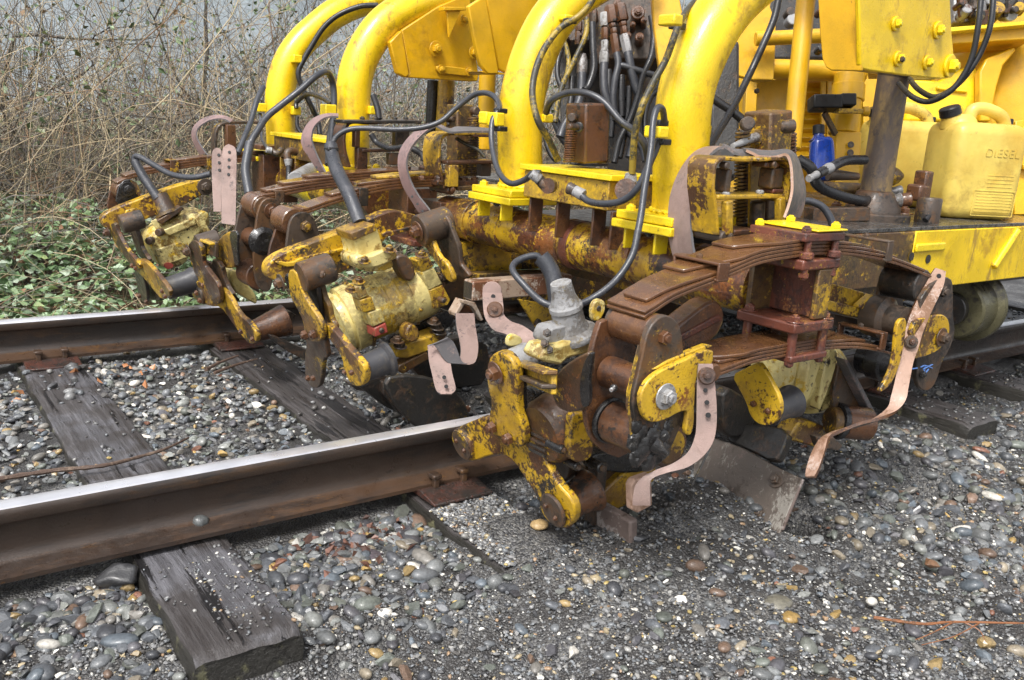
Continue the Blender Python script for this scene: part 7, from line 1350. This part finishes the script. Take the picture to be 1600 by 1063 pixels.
    # steel roller wheel hanging over the near rail
    c = PP((1487, 482), 3.0); r = px(52, c); ax = Vector((1, .12, .02)).normalized()
    lathe('wheel', c, c+ax, [(0, r*.62), (.002, r*.86), (.010, r*.92), (.06, r*.93), (.105, r*.98), (.118, r*1.14), (.135, r*1.17), (.145, r*1.1)], 'wheel_steel', t, 64); cyl('wheel_hub', c-ax*.03, c+ax*.01, r*.5, 'dark', t)
    boxw('wheel_hanger', (2.98, 3.02), (-.28, -.10), (.40, .60), 'dark', t)
    return t
M['wheel_steel'] = mat('wheel_steel', (.12, .11, .06), [((.05, .045, .035), 9, .5, .62), ((.22, .2, .12), 60, .62, .7)], rough=.32, bump=.2, metal=.3)
machine()
# ---------------------------------------------------------------- jerrycans and bottle on the deck
def rbox(bm, c, u, v, w, a, b, d, r, seg=4):
    """box with strongly rounded edges"""
    m2 = bmesh.new(); obox(m2, (0, 0, 0), XV, YV, ZV, a, b, d); bmesh.ops.bevel(m2, geom=m2.edges[:], offset=r, segments=seg, profile=.5, affect='EDGES')
    R3 = Matrix((u, v, w)).transposed()
    mp = {x: bm.verts.new(Vector(c)+R3 @ x.co) for x in m2.verts}
    for f in m2.faces: bm.faces.new([mp[x] for x in f.verts])
    m2.free()
def jerrycan(base, yaw, label, w=.262, dp=.19, h=.308, emboss=True):
    t = empty('jerrycan', base, label, 'jerrycan'); u = Vector((math.cos(yaw), math.sin(yaw), 0)); v = Vector((-math.sin(yaw), math.cos(yaw), 0)); B = Vector(base)
    bm = bmesh.new(); rbox(bm, B+ZV*h*.5, u, v, ZV, w, dp, h, .040, 6)
    fin('can_body', bm, 'plastic', t)
    # neck, cap and handle
    bm = bmesh.new(); path = [B+u*(-w*.16)+ZV*(h*.95), B+u*(-w*.13)+ZV*(h+.034), B+u*(-w*.02)+ZV*(h+.046), B+u*(w*.14)+ZV*(h+.040), B+u*(w*.30)+ZV*(h+.020), B+u*(w*.38)+ZV*(h*.93)]
    tube_bm(bm, catmull(path, 6), .0205, 16); fin('handle', bm, 'plastic', t)
    lathe('shoulder', B+u*(-w*.26)+ZV*(h-.05), B+u*(-w*.26)+ZV*h, [(0, .062), (.035, .060), (.06, .046), (.074, .030)], 'plastic', t, 32)
    n0 = B+u*(-w*.36)+ZV*(h-.012); nd = (ZV*.93-u*.37).normalized(); lathe('neck', n0, n0+nd, [(0, .040), (.020, .033), (.032, .030)], 'plastic', t, 28); 
    bm = bmesh.new(); lathe_bm(bm, n0+nd*.030, n0+nd, [(0, .031), (.003, .034), (.026, .033), (.030, .029)], 24); fin('cap', bm, 'black_plastic', t)
    lathe('rear_vent', B+u*(w*.40)+ZV*(h+.0), B+u*(w*.40)+ZV*(h+1), [(0, .014), (.016, .014), (.02, .011)], 'black_plastic', t, 16)
    # raised panels and lettering of the moulding
    f0 = B-v*(dp/2+.0005)
    if emboss:
        def txt(s, size, ux, z, nm='embossed_lettering'):
            cu = bpy.data.curves.new(nm, 'FONT'); cu.body = s; cu.size = size; cu.extrude = .0006; cu.align_x = 'CENTER'; cu.space_character = 1.1
            o = bpy.data.objects.new(nm, cu); COL.objects.link(o); dg = bpy.context.evaluated_depsgraph_get(); me = bpy.data.meshes.new_from_object(o.evaluated_get(dg)); bpy.data.objects.remove(o)
            mm = Matrix(((u.x, 0, -v.x, 0), (u.y, 0, -v.y, 0), (0, 1, 0, 0), (0, 0, 0, 1))); me.transform(mm); me.transform(Matrix.Translation(f0+u*ux+ZV*z-v*.0008)); link(nm, me, 'plastic', t)
        txt('DIESEL', .038, .035, h*.66)
        for k in range(7): bar('moulded_line', f0+u*(-.03)+ZV*(h*.28-.0095*k), f0+u*.098+ZV*(h*.28-.0095*k), .0012, .0014, 'plastic', t, bev=0)
        for a_, b_ in (((-.04, .31), (.108, .31)), ((-.04, .05), (.108, .05)), ((-.04, .05), (-.04, .31)), ((.108, .05), (.108, .31))): bar('moulded_line', f0+u*a_[0]+ZV*(h*a_[1]), f0+u*b_[0]+ZV*(h*b_[1]), .0022, .0026, 'plastic', t, up=v, bev=0)
        for k in range(4): bar('moulded_line', f0+u*(.0)+ZV*(h*.47-.012*k), f0+u*.09+ZV*(h*.47-.012*k), .0016, .0022, 'plastic', t, bev=0)
    return t
cb = P((1508, 338), ('Z', .648)); jerrycan((cb.x-.04, cb.y-.01, .6475), math.radians(-28), 'yellow fuel jerrycan with a black cap standing on the oily deck')
cb = P((1400, 312), ('Z', .648)); jerrycan((3.12, .10, .6475), math.radians(-30), 'second yellow jerrycan half hidden behind the muddy hydraulic rod', emboss=False)
def bottle():
    b = PP(A8((262, 440)), 2.85); z0 = b.z; t = empty('oil_bottle', b, 'blue plastic oil bottle with a black cap behind the nearest bracket frame', 'bottle')
    bm = bmesh.new(); rbox(bm, b+ZV*.075, RT, FW, UP, .082, .055, .14, .018, 4)
    for v_ in bm.verts:
        k = (v_.co-b).z
        if k > .11: c = b+ZV*k; v_.co = c+(v_.co-c)*(1-(k-.11)*9)
    fin('bottle_body', bm, 'blue', t); lathe('bottle_neck', b+UP*.135, b+UP*.2, [(0, .032), (.01, .020), (.02, .016), (.03, .016)], 'blue', t, 20); lathe('cap', b+UP*.158, b+UP*.2, [(0, .019), (.026, .019), (.028, .017)], 'black_plastic', t, 20)
bottle()

# ---------------------------------------------------------------- small fixings become sub-parts of the piece they sit on
def corners(o):
    w = wloc(o); b = [Vector(c) for c in o.bound_box]
    return [min(c[i] for c in b)+w[i] for i in range(3)], [max(c[i] for c in b)+w[i] for i in range(3)]
SUB = {'bolt', 'weld_bead', 'box_lid', 'port_boss', 'spring_hook', 'spring_core', 'end_lip', 'body_rib', 'band', 'vent_slot', 'cooling_slot', 'pedestal_collar', 'pedestal_flange', 'plug', 'plug_bore', 'grease_seam',
       'grease_cake', 'grease_nose', 'yellow_edge', 'paint_patch', 'paint_mark', 'paint_scribble', 'washer', 'washer_plate', 'stud_end', 'pin_hole', 'beam_hole', 'nipple_base', 'mount_plate', 'eye_hole', 'clamp_rubber', 'pin_collar', 'cap', 'rear_vent', 'moulded_line', 'embossed_lettering', 'tube_mouth', 'eye_bush', 'bush_ring', 'tube_band', 'channel_rib', 'punched_hole', 'panel_rib', 'motor_panel', 'hood_emboss', 'beam_step', 'post_paint'}
bpy.context.view_layer.update()
for root in [o for o in COL.objects if o.parent is None and o.type == 'EMPTY']:
    ch = list(root.children); base = lambda o: o.name.split('.')[0]
    hosts = [(o, *corners(o)) for o in ch if base(o) not in SUB and o.rotation_euler.x == o.rotation_euler.y == o.rotation_euler.z == 0]
    for o in ch:
        if base(o) not in SUB: continue
        lo, hi = corners(o); w = wloc(o) if base(o) == 'bolt' else Vector([(a+b)/2 for a, b in zip(lo, hi)]); best = None
        for h, a, b in hosts:
            d = max(max(a[i]-w[i], w[i]-b[i], 0) for i in range(3)); s = sum(b[i]-a[i] for i in range(3))
            if d < .018 and (best is None or d*40+s < best[0]): best = (d*40+s, h)
        if best: wl = wloc(o); o.parent = best[1]; o.location = wl-wloc(best[1])
